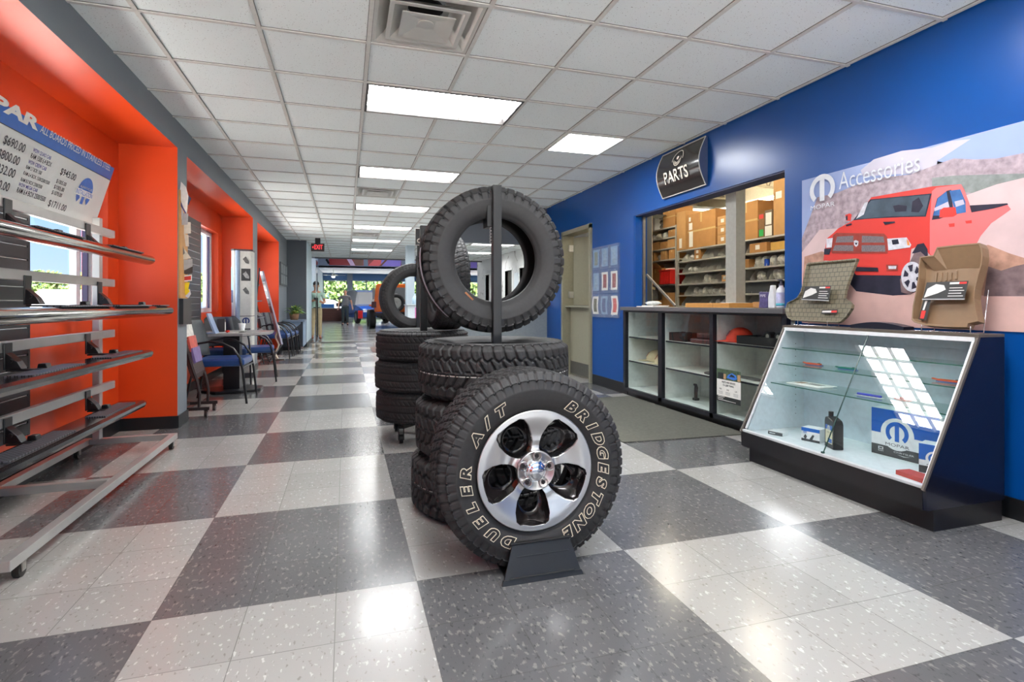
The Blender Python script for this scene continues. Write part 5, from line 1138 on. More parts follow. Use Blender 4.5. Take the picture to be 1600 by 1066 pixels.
board('polished oval tube running board on the topmost level of the rack', -1.43, 4.72, 1.447, .105, .072, CHB, [(.18,.72),(1.1,1.6)], rail_z=1.6)
board('polished running board with ribbed pads on the second level from the top', -1.37, 4.90, 1.065, .135, .078, CHB, [(.02,.24),(.42,1.0),(1.1,1.7)], rail_z=1.235)
board('gloss black running board with diamond pads on the third level', -1.47, 4.72, .735, .17, .058, BKB, [(.14,.70),(1.05,1.6)], rail_z=.86, style=1)
board('gloss black running board with diamond pads on the lowest level', -1.515, 4.72, .358, .17, .055, BKB, [(.14,.66),(1.05,1.7)], rail_z=.478, style=1)
# price banner leaning on the rack
YE = 4.745
Pb, Pt = Vector((-1.785, YE, 1.640)), Vector((-1.655, YE, 2.095)); WB = 2.25
F = frame((Pb.x, YE-WB, Pb.z), (0,1,0), (Pt-Pb)); Hb = (Pt-Pb).length
if F.col[2].to_3d().x < 0: pass
t = thing('price_banner', 'white price banner with a blue header leaning on top of the rack', 'sign', (-1.72, 3.6, 1.64))
m_ = MB(); m_.prism(rect(0,0,WB,Hb), F, -.006, 0, 0); m_.face(rect(0,Hb*.80,WB,Hb), F, .0008, 1); m_.face(rect(0,Hb*.795,WB,Hb*.805), F, .0011, 2); m_.build('board', [mat('banner_white', (214,214,208), .35, var=.05, scale=4), mat('banner_blue', (20,92,178), .3), mat('banner_ink', (48,46,50), .5)], t)
INK = mat('banner_ink'); PUR = mat('banner_purple', (70,62,150), .5)
def bt(m_, s_, a, b_, size, mi, bold=.01):
    u0, v0 = uv(*a, F); u1, v1 = uv(*b_, F); vs, fs = text(s_, F @ Matrix.Translation((u0, (v0+v1)/2, 0)), size, None, width=u1-u0, ext=.0016, align='LEFT', bold=bold); m_.add(vs, fs, mi)
zb_ = lambda x, y: (x/4.845, 130+y/4.845)
m_ = MB()
bt(m_, 'MOPAR', (-99, 117), zb_(285,350), .085, 0, .05)
bt(m_, 'ALL BOARDS PRICED IN STAINLESS STEEL', zb_(300,365), zb_(828,668), .062, 0, .0)
bt(m_, '$690.00', zb_(15,450), zb_(175,528), .068, 1); bt(m_, '$800.00', zb_(-30,552), zb_(132,625), .068, 1); bt(m_, '$832.00', zb_(-68,650), zb_(98,722), .068, 1); bt(m_, '$900.00', zb_(-105,765), zb_(55,822), .068, 1)
for s_, a, c_, sz, mi in (('W2W QUAD CAB', (245,515), (380,580), .030, 2), ('RAM 1500 6.4 BOX', (225,560), (380,635), .040, 1), ('W2W CREW CAB', (208,605), (345,662), .030, 2), ('RAM 5.7 BOX 1500', (190,645), (308,692), .030, 1), ('RAM 6.4 BOX 1500/2500/3500', (170,690), (368,768), .030, 1), ('RAM 8.0 BOX 2500/3500', (150,740), (312,798), .030, 1), ('W2W MEGA CAB', (135,775), (278,825), .028, 2), ('RAM 6.4 BOX 2500/3500', (118,825), (335,895), .042, 1),
    ('$945.00', (447,690), (565,735), .060, 1), ('$1005.00', (420,752), (495,780), .035, 1), ('$1005.00', (402,795), (478,822), .035, 1), ('$1070.00', (385,838), (462,863), .035, 1), ('$1711.00', (355,930), (490,968), .060, 1)):
    bt(m_, s_, zb_(*a), zb_(*c_), sz, mi)
m_.build('lettering', [mat('banner_cream', (226,224,214), .5), INK, PUR], t)
m_ = MB(); u0, v0 = uv(*zb_(655,720), F); u1, v1 = uv(*zb_(540,900), F); uc, vc = uv(*zb_(632,850), F)
logo(m_, 0, F, uc, vc+.02, .105, .0016, ring=.42); m_.face(rect(uc-.13, vc-.01, uc+.12, vc+.035), F, .0022, 1); m_.face(circ(uc, vc+.06, .06, ry=.045), F, .0018, 0)
vs, fs = text('INSTALLATION', F @ Matrix.Translation((uc, vc+.012, 0)), .045, None, width=.235, ext=.0026, bold=.01); m_.add(vs, fs, 0)
vs, fs = text('ALL BOARDS INCLUDE', F @ Matrix.Translation((uc, vc+.052, 0)), .022, None, width=.17, ext=.0026); m_.add(vs, fs, 1)
m_.build('emblem', [mat('emblem_blue', (50,106,190), .4), mat('banner_cream')], t)
# slatwall panels in the recesses
SLB = mat('slatwall_black', (40,41,44), .4, var=.1)
def slat(label, y0, y1, z0, z1, x):
    t = thing('slatwall_panel', label, 'wall panel', (x, (y0+y1)/2, z0)); m_ = MB(); m_.box(x-.018, x-.006, y0, y1, z0, z1)
    n_ = int((z1-z0)/.078)
    for k in range(n_):
        z = z0+(z1-z0)*k/n_; m_.box(x-.006, x, y0+.01, y1-.02, z+.006, z+(z1-z0)/n_-.008)
    m_.box(x-.006, x+.001, y1-.02, y1, z0, z1); m_.build('panel', SLB, t); 
    m_ = MB()
    for k in range(1, n_): z = z0+(z1-z0)*k/n_; m_.box(x-.0058, x-.003, y0+.01, y1-.03, z-.004, z+.002)
    m_.build('metal_insert', mat('slat_metal', (196,196,198), .25, .8), t)
slat('black slatwall panel behind the running board rack', 2.2, 3.93, .30, 1.98, -1.80)
slat('black slatwall panel in the second recess behind the paper board', 6.2, 7.92, .35, 2.14, -1.80)
# ---- literature board on the grey pillar
t = thing('paper_board', 'narrow pillar board covered with overlapping notes, flyers and caps packaging', 'notice board', (-1.39, 5.5, 1.0))
m_ = MB(); m_.box(-1.3995, -1.3945, 5.40, 5.66, 1.13, 2.08); m_.box(-1.3995, -1.385, 5.385, 5.40, 1.13, 2.08); m_.build('backing_board', mat('pine_board', (206,150,90), .6), t)
m_ = MB(); m_.box(-1.3995, -1.365, 5.40, 5.66, .90, 1.125); m_.build('lower_pocket', mat('pocket_black', (30,31,34), .4), t)
zz = lambda x, y: (270+x/4.845, 280+y/4.845)
PP = [('white', 'tall white notice pinned topmost', [(62,18),(100,60),(118,130),(105,260),(80,215),(48,130)], (226,224,220)),
 ('navy', 'navy edged sheet behind the topmost notice', [(32,80),(48,80),(60,170),(110,250),(95,262),(40,170)], (84,84,140)), ('dark', 'dark blue leaflet sticking out beside the topmost notice', [(105,110),(140,145),(118,200),(108,180)], (52,62,96)),
 ('pale', 'pale leaflet left of centre near the top', [(38,205),(60,195),(80,250),(60,330),(38,290)], (206,206,216)), ('grey', 'greyish handwritten note in the upper part', [(60,255),(118,262),(112,345),(62,348)], (186,184,186)),
 ('cream', 'square cream card sticking out in the upper part', [(85,325),(135,325),(137,410),(85,415)], (226,220,206)), ('cream2', 'long cream slip below the square card', [(85,415),(118,425),(122,510),(98,508)], (214,206,192)), ('photo', 'tilted photo print with white border', [(30,425),(48,405),(92,560),(72,580)], (120,116,114)),
 ('tag', 'pointed cream tag in the middle', [(90,530),(140,600),(60,610)], (220,212,196)), ('bag', 'pale grey flyer in the middle', [(40,612),(148,605),(150,660),(90,690),(42,660)], (176,178,180)), ('dk', 'dark brown pouch under the grey flyer', [(45,665),(152,655),(150,710),(100,722),(48,700)], (66,60,58)),
 ('rw', 'white card with a red centre', [(55,735),(145,722),(145,770),(58,778)], (232,226,222)), ('yel', 'bright yellow leaflet', [(62,790),(128,780),(118,830),(128,850),(100,880),(70,820)], (236,206,24)), ('wh2', 'white ring tag under the yellow leaflet', [(98,850),(128,830),(138,870),(118,900),(98,890)], (210,210,220)),
 ('mau', 'mauve printed slip in the lower part', [(60,835),(95,828),(98,920),(65,925)], (176,150,176)), ('cr3', 'long cream leaflet hanging near the bottom', [(45,900),(100,920),(112,970),(108,1010),(52,1045),(48,960)], (214,208,194)), ('pr', 'dark printed end strip of the lowest leaflet', [(58,1020),(106,1005),(104,1030),(60,1058)], (130,70,90)), ('lf', 'narrow white sheet along the board edge', [(28,560),(55,560),(40,740),(30,700)], (200,200,200)), ('lf2', 'small white slip low on the board edge', [(25,780),(50,790),(52,880),(30,860)], (206,206,214))]
for k, (c_, lb, pts, rgb) in enumerate(PP):
    Y_ = 5.42+.012*k; Fp = frame((-1.2, Y_, 1.0), (1,0,0), (0,0,1))
    q = [uv(*zz(*p), Fp) for p in pts]
    # sheets hang from the board, swung out a little: hinge at the board's face
    o = thing('paper_note', lb+' on the pillar board', 'paper', (-1.374, Y_, 1+min(p[1] for p in q)))
    m_ = MB(); m_.prism(q, Fp, -.0007, .0007); m_.build('sheet', mat('note_'+c_, rgb, .6, var=.12, scale=26), o)
    if c_ == 'rw': m_ = MB(); q2 = [uv(*zz(*p), Fp) for p in ((62,742),(138,732),(138,762),(64,770))]; m_.prism(q2, Fp, .0007, .0014); m_.build('print', mat('note_red', (206,50,42), .5), o)
# ---- black rolling brochure easel
t = thing('brochure_easel', 'dark brown leaning brochure stand on casters beside the grey pillar', 'display stand', (-1.42, 5.95, 0)); DB = mat('dark_brown_metal', (46,34,32), .4)
m_ = MB(); m_.prism([(-1.50,.92),(-1.545,.90),(-1.40,.40),(-1.37,.36),(-1.355,.42)], FXy(5.95), -.18, .18); m_.build('panel', mat('brown_panel', (58,34,32), .4), t)
m_ = MB()
for y in (5.78, 6.12): m_.tube([(-1.50,y,.98),(-1.47,y,.80),(-1.40,y,.52),(-1.345,y,.34),(-1.325,y,.22),(-1.33,y,.10)], .014, 8); m_.tube([(-1.50,y,.95),(-1.56,y,.5),(-1.56,y,.10)], .012, 8)
m_.build('side_tube', DB, t)
m_ = MB()
for y in (5.78, 6.12): m_.bar((-1.62,y,.085), (-1.24,y,.085), .03, .03)
m_.bar((-1.5,5.79,.085), (-1.5,6.11,.085), .03, .03); m_.build('base', DB, t, bevel=.003)
for x, y in ((-1.27,5.78),(-1.27,6.12),(-1.60,5.78),(-1.60,6.12)): m_ = MB(); m_.cyl((x-.012,y,.032),(x+.012,y,.032),.0315,n=14); m_.box(x-.016,x+.016,y-.008,y+.008,.05,.07); m_.build('caster', DB, t)
for k in range(3):
    m_ = MB(); x = -1.44+.035*k; z = .72-.11*k; m_.prism([(x-.02,z),(x+.004,z+.02),(x-.025,z+.16),(x-.04,z+.15)], FXy(5.95), -.13, .13)
    tag(m_.build('brochure', mat('brochure_%d' % k, ((220,216,208),(200,84,70),(120,100,150))[k], .5, var=.2, scale=20)), '%s brochure slotted in the dark leaning stand' % ('cream topmost', 'reddish middle', 'mauve lowest')[k], 'brochure')
# ================================================================== CHAIRS, TABLE
VIN = mat('blue_vinyl', (30,66,122), .3, var=.06, scale=6, bump=.1, bscale=90); FAB = mat('grey_mesh_fabric', (84,88,90), .7, var=.2, scale=120); CHR = mat('chair_black_tube', (24,24,26), .3)
def chair(label, x, y, rz, group='blue armchairs'):
    t = thing('armchair', label, 'chair', (x, y, 0), rz=rz, group=group); M_ = WM[t.name]
    m_ = MB(M_); vs = []
    m_.box(-.24,.25,-.25,.25,.40,.485); m_.build('seat', VIN, t, bevel=.03, seg=4)
    m_ = MB(M_); n_ = 8; vs = []
    for k in range(n_+1):
        a_ = -1+2*k/n_
        for z, dx, w_ in ((.50,0,.20),(.58,-.02,.235),(.72,-.045,.25),(.84,-.07,.235),(.90,-.085,.18)): vs.append((-.24+dx+.05*a_*a_, w_*a_, z))
    for k in range(n_+1):
        a_ = -1+2*k/n_
        for z, dx, w_ in ((.50,0,.20),(.58,-.02,.235),(.72,-.045,.25),(.84,-.07,.235),(.90,-.085,.18)): vs.append((-.285+dx+.05*a_*a_, w_*a_, z))
    N5 = 5; B0 = N5*(n_+1); fs = []
    for k in range(n_):
        for j in range(4): fs += [(k*5+j, (k+1)*5+j, (k+1)*5+j+1, k*5+j+1), (B0+k*5+j, B0+k*5+j+1, B0+(k+1)*5+j+1, B0+(k+1)*5+j)]
        fs += [(k*5, B0+k*5, B0+(k+1)*5, (k+1)*5), (k*5+4, (k+1)*5+4, B0+(k+1)*5+4, B0+k*5+4)]
    fs += [(j, j+1, B0+j+1, B0+j) for j in range(4)]+[(n_*5+j, B0+n_*5+j, B0+n_*5+j+1, n_*5+j+1) for j in range(4)]
    m_.add(vs, fs, 0, True); m_.build('backrest', FAB, t)
    for s in (-1, 1):
        m_ = MB(M_); m_.tube([(-.28,s*.22,.60),(-.20,s*.27,.655),(-.08,s*.285,.675),(.05,s*.285,.655),(.15,s*.285,.60),(.215,s*.285,.50),(.245,s*.285,.36),(.285,s*.29,.0)], .0125, 8); m_.build('arm_frame', CHR, t)
        m_ = MB(M_); m_.tube([(-.25,s*.2,.44),(-.27,s*.22,.30),(-.33,s*.235,.0)], .0125, 8); m_.build('leg', CHR, t)
    m_ = MB(M_); m_.tube([(.24,-.285,.385),(.24,.285,.385)], .011, 8); m_.tube([(-.26,-.21,.385),(-.26,.21,.385)], .011, 8); m_.tube([(-.27,-.1,.40),(-.29,-.1,.58)], .012, 8); m_.tube([(-.27,.1,.40),(-.29,.1,.58)], .012, 8); m_.build('seat_frame', CHR, t)
    return t
c0 = chair('blue armchair with grey mesh back nearest the grey pillar, facing the aisle', -1.30, 6.74, -.03)
def ch2(label, x, y, rz): copytree(c0, (x, y, 0), (0, 0, rz), label)
ch2('blue armchair between the round table and the tall product tower', -1.23, 8.38, .10)
ch2('armchair behind the round table, only its rounded back showing over the top', -1.56, 8.06, -PI/2+.3)
ch2('nearest blue armchair of the row before the far counter', -1.33, 11.7, 0); ch2('middle blue armchair of the row before the far counter', -1.30, 12.33, 0); ch2('farthest blue armchair of the row before the far counter', -1.27, 12.95, 0)
t = thing('round_table', 'grey topped angular table on a black pedestal in the waiting corner', 'table', (-1.34, 7.45, 0)); tx, ty = -1.34, 7.45
m_ = MB(); pts = [(tx+.48*math.cos(q), ty+.49*math.sin(q)) for q in [PI/8+2*PI*i/8 for i in range(8)]]; m_.prism(pts, Matrix.Identity(4), .700, .735); m_.build('tabletop', mat('table_grey', (150,148,146), .25), t, bevel=.006)
m_ = MB(); m_.box(tx-.09,tx+.09,ty-.09,ty+.09,.035,.6995); m_.build('pedestal', LAM, t)
m_ = MB(); m_.prism([(tx+.36*math.cos(q), ty+.30*math.sin(q)) for q in [2*PI*i/8+PI/8 for i in range(8)]], Matrix.Identity(4), 0, .034); m_.build('base', LAM, t, bevel=.01)
m_ = MB(); px_, py_ = on_plane(378, 518, (0,0,.735), (0,0,1)).xy; m_.lathe([(.028,.736),(.043,.835),(.040,.835),(.026,.74),(0,.74)], n=20, c=(px_,py_,0)); m_.lathe([(0,.736),(.028,.736)], n=20, c=(px_,py_,0)); tag(m_.build('paper_cup', mat('cup_white', (232,232,232), .5)), 'white disposable cup on the grey table', 'cup')
m_ = MB(); m_.box(tx-.12,tx+.10,ty-.28,ty-.02,.7355,.742); m_.box(tx-.05,tx+.16,ty-.22,ty+.02,.7425,.748,1); tag(m_.build('magazine', [PAPER, mat('magazine_print', (150,150,140), .4, var=.3, scale=30)]), 'open magazines lying on the grey table', 'magazine')
t = thing('tablet_stand', 'pale blue tilted card holder standing at the near edge of the grey table', 'card holder', (tx-.16, ty-.38, .7355)); x_, y_ = tx-.17, ty-.36
m_ = MB(); m_.prism([(x_-.03,.7355),(x_+.075,.7355),(x_+.068,.748),(x_-.015,.97),(x_-.03,.97),(x_+.045,.748),(x_-.03,.748)], FXy(y_+.1), 0, .2); m_.build('panel', mat('pale_blue_panel', (140,160,190), .4), t)
m_ = MB(); m_.box(x_+.04,x_+.12,y_+.14,y_+.20,.7355,.90); m_.box(x_+.121,x_+.122,y_+.145,y_+.195,.76,.86,1); tag(m_.build('parts_pack', [mat('pack_dark', (44,40,42), .4), PAPER]), 'dark upright pack with a white label beside the card holder', 'box')
m_ = MB(); m_.cyl((x_+.16,y_+.10,.7355),(x_+.16,y_+.10,.765),.022,n=14); tag(m_.build('bottle_top', mat('red_plastic', (206,44,24), .3)), 'small red plastic cap on the grey table', 'cap')
# ---- product tower
t = thing('product_tower', 'tall white and grey curved display tower with product photos', 'display stand', (-1.46, 8.95, 0)); x0, x1, y0, y1 = -1.60, -1.325, 8.76, 9.02
def tow(z0, z1, g=0): return [(x0-g,y0+.03),(x0+.04,y0-.02-g),(x0+.105,y0-.005-g),(x1-.02,y0-g+.03),(x1+g,y0+.05),(x1+g,y1),(x0-g,y1)]
m_ = MB(); m_.prism(tow(0,0), Matrix.Identity(4), .06, 1.86); m_.build('body', mat('tower_pale', (206,204,196), .35), t, bevel=.004)
m_ = MB(); m_.cyl((x0+.085,y0+.005,.061),(x0+.085,y0+.005,1.862),.035,n=20); m_.build('silver_column', mat('tower_silver', (150,166,186), .3, .4), t)
m_ = MB(); TE = mat('tower_edge', (70,62,66), .4)
for g_, a_, b_, nm_ in ((.008,1.8602,1.885,'top_cap'),(.008,0,.0598,'foot'),(.003,.895,.905,'middle_band')): m_ = MB(); m_.prism(tow(0,0,g_), Matrix.Identity(4), a_, b_); m_.build(nm_, TE, t)
A_ = Vector((x0+.105,y0-.005,0)); B_ = Vector((x1-.02,y0+.03,0)); Fp = frame((A_.x,A_.y,0), (B_-A_), (0,0,1)); Lw = (B_-A_).length
m_ = MB(); m_.face(rect(.03,1.42,Lw,1.60), Fp, .003, 0)
for z in (1.72, 1.50, 1.27): m_.face([(.05,z+.02),(.09,z+.06),(Lw-.02,z-.01),(Lw-.02,z-.05),(.09,z-.04)], Fp, .005, 1 if z != 1.5 else 2)
logo(m_, 3, Fp, Lw*.6, .83, .05, .003); m_.face(rect(.04,.60,Lw,.72), Fp, .003, 1)
m_.build('graphics', [mat('tower_dark', (44,42,42), .4), mat('tower_photo', (92,90,88), .4, var=.5, scale=40), mat('tower_photo2', (150,148,146), .4, var=.4, scale=40), mat('logo_navy', (24,44,110), .4)], t)
m_ = MB(); Fq = frame((x0-.001,y0+.03,0), (.04,-.05,0), (0,0,1)); m_.face(rect(.0,1.28,.05,1.62), Fq, .003, 0); m_.face(rect(.0,1.1,.05,1.28), Fq, .003, 1); m_.build('side_picture', [mat('sky_print', (150,190,226), .4), mat('crowd_print', (60,70,110), .4, var=.6, scale=40)], t)
# ---- third recess: shelf display and leaning tall display strip
t = thing('tiered_rack', 'thin black tiered rack of shelves against the orange wall in the third recess', 'display rack', (-1.55, 10.6, 0)); BR = mat('rack_black', (34,34,38), .4)
m_ = MB()
for y in (10.3, 10.9): m_.tube([(-1.70,y,1.75),(-1.58,y,1.2),(-1.5,y,.7),(-1.42,y,.25),(-1.36,y,.02)], .010, 7); m_.tube([(-1.72,y,1.75),(-1.74,y,.02)], .010, 7)
m_.build('frame', BR, t)
for k, z in enumerate((1.36, 1.08, .78, .48)):
    xx = -1.66+.045*k; m_ = MB(); m_.prism([(xx-.10,z),(xx+.13,z+.05),(xx+.13,z+.062),(xx-.10,z+.012)], FXy(10.98), 0, .76); m_.build('shelf', mat('rack_shelf', (110,116,130), .4), t)
for k, (x_, z, lb) in enumerate(((-1.60, 1.41, 'dark angular part on the upper shelf of the tiered rack'), (-1.56, .845, 'large dark rubber part on the third shelf of the tiered rack'), (-1.52, .55, 'dark rubber part on the lowest shelf of the tiered rack'))):
    m_ = MB(); m_.prism([(x_-.06,z),(x_+.10,z+.012),(x_+.05,z+.08),(x_-.03,z+.10)], FXy(10.85), 0, .45); tag(m_.build('car_part', mat('dark_part')), lb, 'car part')
t = thing('tall_picture_strip', 'tall narrow leaning display strip of small photos with a twisted cord at its foot', 'display stand', (-1.28, 10.9, 0))
P0 = Vector((-1.42,10.55,1.66)); P1 = Vector((-1.235,10.75,.68)); P2 = Vector((-1.17,10.9,.35))
Fp = frame(P1, (.35,-.9,0), P0-P1); Hs = (P0-P1).length
m_ = MB(); m_.prism(rect(-.09,-.36,.09,Hs), Fp, -.03, 0, 0); m_.build('strip_body', mat('strip_pale', (178,178,196), .4), t, bevel=.004)
m_ = MB()
for k in range(6): m_.face(rect(-.07, .10+.145*k, .08, .225+.145*k), Fp, .002, k % 3 if k else 3)
m_.build('photos', [mat('strip_p1', (70,70,74), .4, var=.5, scale=30), mat('strip_p2', (110,104,96), .4, var=.5, scale=30), mat('strip_p3', (56,60,70), .4, var=.5, scale=30), mat('strip_p4', (214,212,204), .4)], t)
m_ = MB(); m_.tube([(-1.46,10.5,1.72),(-1.55,10.6,.9),(-1.62,10.7,.02)], .012, 7); m_.bar((-1.5,10.95,.04),(-1.08,10.85,.04),.04,.03,m=1); m_.bar((-1.3,10.5,.05),(-1.16,10.95,.30),.03,.03); m_.build('stand_leg', [BR, STEEL], t)
m_ = MB(); m_.tube([(-1.20+.03*math.sin(k*1.1), 10.74+.02*math.cos(k*1.3), .70-.052*k) for k in range(13)], .016, 7); m_.build('cord', mat('cream_cord', (206,196,176), .7), t)
m_ = MB(); m_.prism([(-1.62,.50),(-1.22,.58),(-1.21,.62),(-1.60,.56)], FXy(10.5), 0, .25); tag(m_.build('car_part', mat('dark_part')), 'dark flat bar lying forward from the tiered rack over the chairs', 'car part')
# ---- far counter with plant, wall frame, exit sign
t = thing('corner_counter', 'dark corner counter with a pale blue top in front of the end wall', 'counter', (-1.1, 13.9, 0))
m_ = MB(); m_.box(-1.395,-.955,13.5,14.45,.08,.66,0); m_.prism([(-1.395,.66),(-1.395,.28),(-1.0,.62),(-1.0,.66)], FXy(13.4995), 0, .004, 1); m_.box(-.9549,-.945,13.5,14.45,.08,.655,1); m_.build('body', [mat('counter_dark', (44,48,56), .4), mat('counter_pale_blue', (128,148,172), .35)], t)
m_ = MB(); m_.box(-1.398,-.92,13.44,14.46,.661,.70); m_.build('worktop', mat('counter_top_blue', (112,126,146), .3), t)
m_ = MB(); m_.box(-1.39,-1.0,13.56,14.4,0,.08); m_.build('toe_kick', BLACKB, t)
t = thing('potted_plant', 'leafy green houseplant in a wicker pot on the corner counter', 'plant', (-1.16, 13.75, .701))
m_ = MB(); m_.lathe([(0,.702),(.085,.702),(.105,.82),(.115,.85),(.105,.85),(.095,.83),(0,.83)], n=20, c=(-1.16,13.75,0)); m_.build('pot', mat('wicker_pot', (166,124,90), .7, var=.35, scale=60), t)
rnd = random.Random(4); m_ = MB()
for k in range(90):
    a_ = rnd.uniform(0, 2*PI); el = rnd.uniform(.1, 1.35); L_ = rnd.uniform(.16, .34); w_ = rnd.uniform(.02,.035)
    d = Vector((math.cos(a_)*math.cos(el), math.sin(a_)*math.cos(el), math.sin(el))); sd = Vector((-math.sin(a_), math.cos(a_), 0))*w_; b0 = Vector((-1.16,13.75,.84)); mdp = b0+d*L_*.65; tip = b0+d*L_-Vector((0,0,L_*.22)); s0 = b0+d*L_*.35
    m_.add([s0, mdp+sd, tip, mdp-sd, mdp+Vector((0,0,.01))], [(0,1,4),(1,2,4),(2,3,4),(3,0,4)], rnd.choice((0,0,1)))
    m_.bar(b0, s0, .004, .004, m=1)
m_.build('leaves', [mat('leaf_green', (70,116,40), .4, var=.3, scale=20), mat('leaf_yellow', (140,164,60), .4, var=.2)], t)
t = thing('picture_board', 'dark frame of six grey picture panels on the wall above the far chairs', 'picture', (-1.398, 13.6, 1.4)); m_ = MB(); m_.box(-1.399,-1.375,12.98,14.42,1.50,2.02,0); m_.build('frame', mat('board_dark', (70,74,78), .4), t)
m_ = MB()
for i in range(3):
    for j in range(2): m_.box(-1.375,-1.372,13.05+.46*i,13.40+.46*i,1.54+.24*j,1.74+.24*j)
m_.build('panels', mat('board_pics', (136,142,146), .3, var=.3, scale=10), t)
t = thing('exit_sign', 'black sign with a red lit EXIT hanging from the ceiling by the end wall', 'sign', (-.64, 13.8, 2.5))
F = frame((-.79, 13.79, 2.345), (1,0,0), (0,0,1)); m_ = MB(); m_.box(-.79,-.49,13.791,13.83,2.345,2.535); m_.build('housing', mat('exit_black', (30,20,22), .4), t, bevel=.004)
m_ = MB(); m_.box(-.70,-.58,13.80,13.82,2.5351,2.665); m_.build('bracket', BLK, t)
m_ = MB(); vs, fs = text('EXIT', F @ Matrix.Translation((.165,.095,0)), .155, None, width=.19, ext=.001, bold=.01); m_.add(vs, fs); m_.face([(.02,.095),(.05,.065),(.05,.125)], F, .001); m_.build('lettering', mat('exit_red', (255,60,70), .4, emit=.9), t)
m_ = MB(); x_, y_ = on_plane(588, 547, (0,0,0), (0,0,1)).xy; m_.box(.58,.95,12.4,13.9,.001,.008); tag(m_.build('door_mat', mat('brown_mat', (96,74,70), .9)), 'small brown mat on the aisle floor left of the third tire stack', 'mat')
# large grey mat in front of the counter
m_ = MB(); m_.prism([(2.68,5.62),(2.05,5.62),(2.06,3.76),(3.12,3.70),(3.17,3.76),(3.17,5.62)], Matrix.Identity(4), .001, .008); tag(m_.build('floor_mat_grey', mat('grey_carpet', (84,84,76), .95, var=.16, scale=40, bump=.4, bscale=300), bevel=.003), 'large dark grey entrance mat on the floor in front of the parts counter', 'mat')
bpy.data.objects['floor_mat_grey'].name = 'entrance_mat'
# ================================================================== PARTS ROOM shelving and goods
SX, SD = 5.50, .42
def bay(label, y0, y1, zs, ztop, bins):
    t = thing('shelving_unit', label, 'shelving', (SX+SD/2, (y0+y1)/2, 0))
    m_ = MB()
    for y in (y0, y1-.03): m_.box(SX, SX+.03, y, y+.03, 0, ztop); m_.box(SX+SD-.03, SX+SD, y, y+.03, 0, ztop)
    m_.build('upright', SHELFG, t)
    m_ = MB(); m_.box(SX+SD-.004, SX+SD, y0+.03, y1-.03, 0, ztop-.001); m_.build('back_sheet', mat('shelf_back', (160,158,152), .6), t)
    for z in zs: m_ = MB(); m_.box(SX-.002, SX+SD-.005, y0+.001, y1-.001, z-.022, z); m_.build('shelf', SHELFG, t)
    if bins:
        rnd = random.Random(int(y0*10)); m_ = MB()
        for a, c_ in zip(zs[:-1], zs[1:]):
            if c_-a > .3: continue
            y = y0+.12
            while y < y1-.08:
                m_.prism([(SX+.03,a),(SX+SD-.01,a),(SX+SD-.01,c_-.03),(SX+.13,c_-.03),(SX+.03,a+.03)], FXy(y), 0, .004); y += rnd.choice((.10,.14,.18,.06,.05))
        m_.build('bin_divider', mat('bin_grey', (190,190,186), .5, .2), t)
    return t
bay('tall grey shelving bay at the left of the parts opening', 8.16, 9.45, [.12,.5,1.0,1.43,1.88,2.08,2.27,2.45], 2.46, False)
bay('grey bin shelving in the middle of the parts opening', 6.72, 8.14, [.12,.45,.8,1.05,1.23,1.42,1.61,1.81,2.0], 2.01, True)
bay('grey bin shelving right of the post in the parts opening', 5.30, 6.70, [.12,.45,.8,1.05,1.23,1.41,1.60,1.80,2.0], 2.01, True)
bay('grey bin shelving at the near end of the parts room', 3.9, 5.28, [.12,.45,.8,1.05,1.23,1.41,1.60,1.80,2.0], 2.01, True)
m_ = MB(); m_.box(3.36, 3.46, 4.06, 4.20, 1.046, 3.4); struct(m_, 'trim_6', mat('post_grey', (150,148,140), .45))
def carton(label, x, y0, y1, z, h, d=.36, c=CARD, rz=0, tape=True, lab=None, flaps=False):
    t = thing('cardboard_box', label, 'box', (x+d/2, (y0+y1)/2, z)); w_ = y1-y0; z += .001
    m_ = MB(); 
    if flaps:
        m_.box(x,x+.006,y0,y1,z,z+h); m_.box(x+d-.006,x+d,y0,y1,z,z+h); m_.box(x+.006,x+d-.006,y0,y0+.006,z,z+h); m_.box(x+.006,x+d-.006,y1-.006,y1,z,z+h); m_.box(x+.006,x+d-.006,y0+.006,y1-.006,z,z+.006)
        m_.prism([(x,z+h),(x-.10,z+h+.08),(x-.10,z+h+.086),(x,z+h+.006)], FXy(y1), 0, w_); m_.bar((x+d/2,y1,z+h), (x+d/2,y1+.09,z+h+.10), d, .005, (0,0,1))
    else: m_.box(x, x+d, y0, y1, z, z+h)
    m_.build('carton', c, t, bevel=.003)
    if tape: m_ = MB(); ym_ = (y0+y1)/2; m_.box(x-.0008, x, ym_-.02, ym_+.02, z+h*.72, z+h-.003); m_.box(x-.0008, x+d*.4, y0-.0008, y0, z+h*.45, z+h*.49) if h > .3 else None; m_.box(x-.0008, x, y0+.002, y1-.002, z+h*.47, z+h*.52) if h > .3 else None; m_.build('tape', TAPE, t)
    if lab:
        m_ = MB()
        for (a, b_, c_, d_) in lab: m_.box(x-.0016, x-.0009, y1-w_*c_, y1-w_*a, z+h*b_, z+h*d_)
        m_.build('label', PAPER, t)
    return t
X_ = SX+.01
carton('large taped cardboard box topmost in the middle of the parts opening', X_, 7.12, 7.84, 2.001, .57, lab=[(.05,.55,.18,.75),(.06,.05,.2,.5),(.05,.8,.12,.92)])
carton('tall narrow cardboard box standing left of the large taped one', X_-.02, 7.87, 8.13, 2.001, .66, c=CARD2, tape=False, lab=[(.3,.05,.6,.3)])
for k in range(3): carton('small pale box in the stack of three beside the post, %s' % ('lowest', 'middle', 'topmost')[k], X_, 6.84, 7.08, 2.001+.142*k, .138, c=CARD2, tape=False, lab=[(.35,.3,.65,.7)])
carton('wide cardboard box on top of the shelving just right of the post', X_, 6.22, 6.69, 2.001, .54)
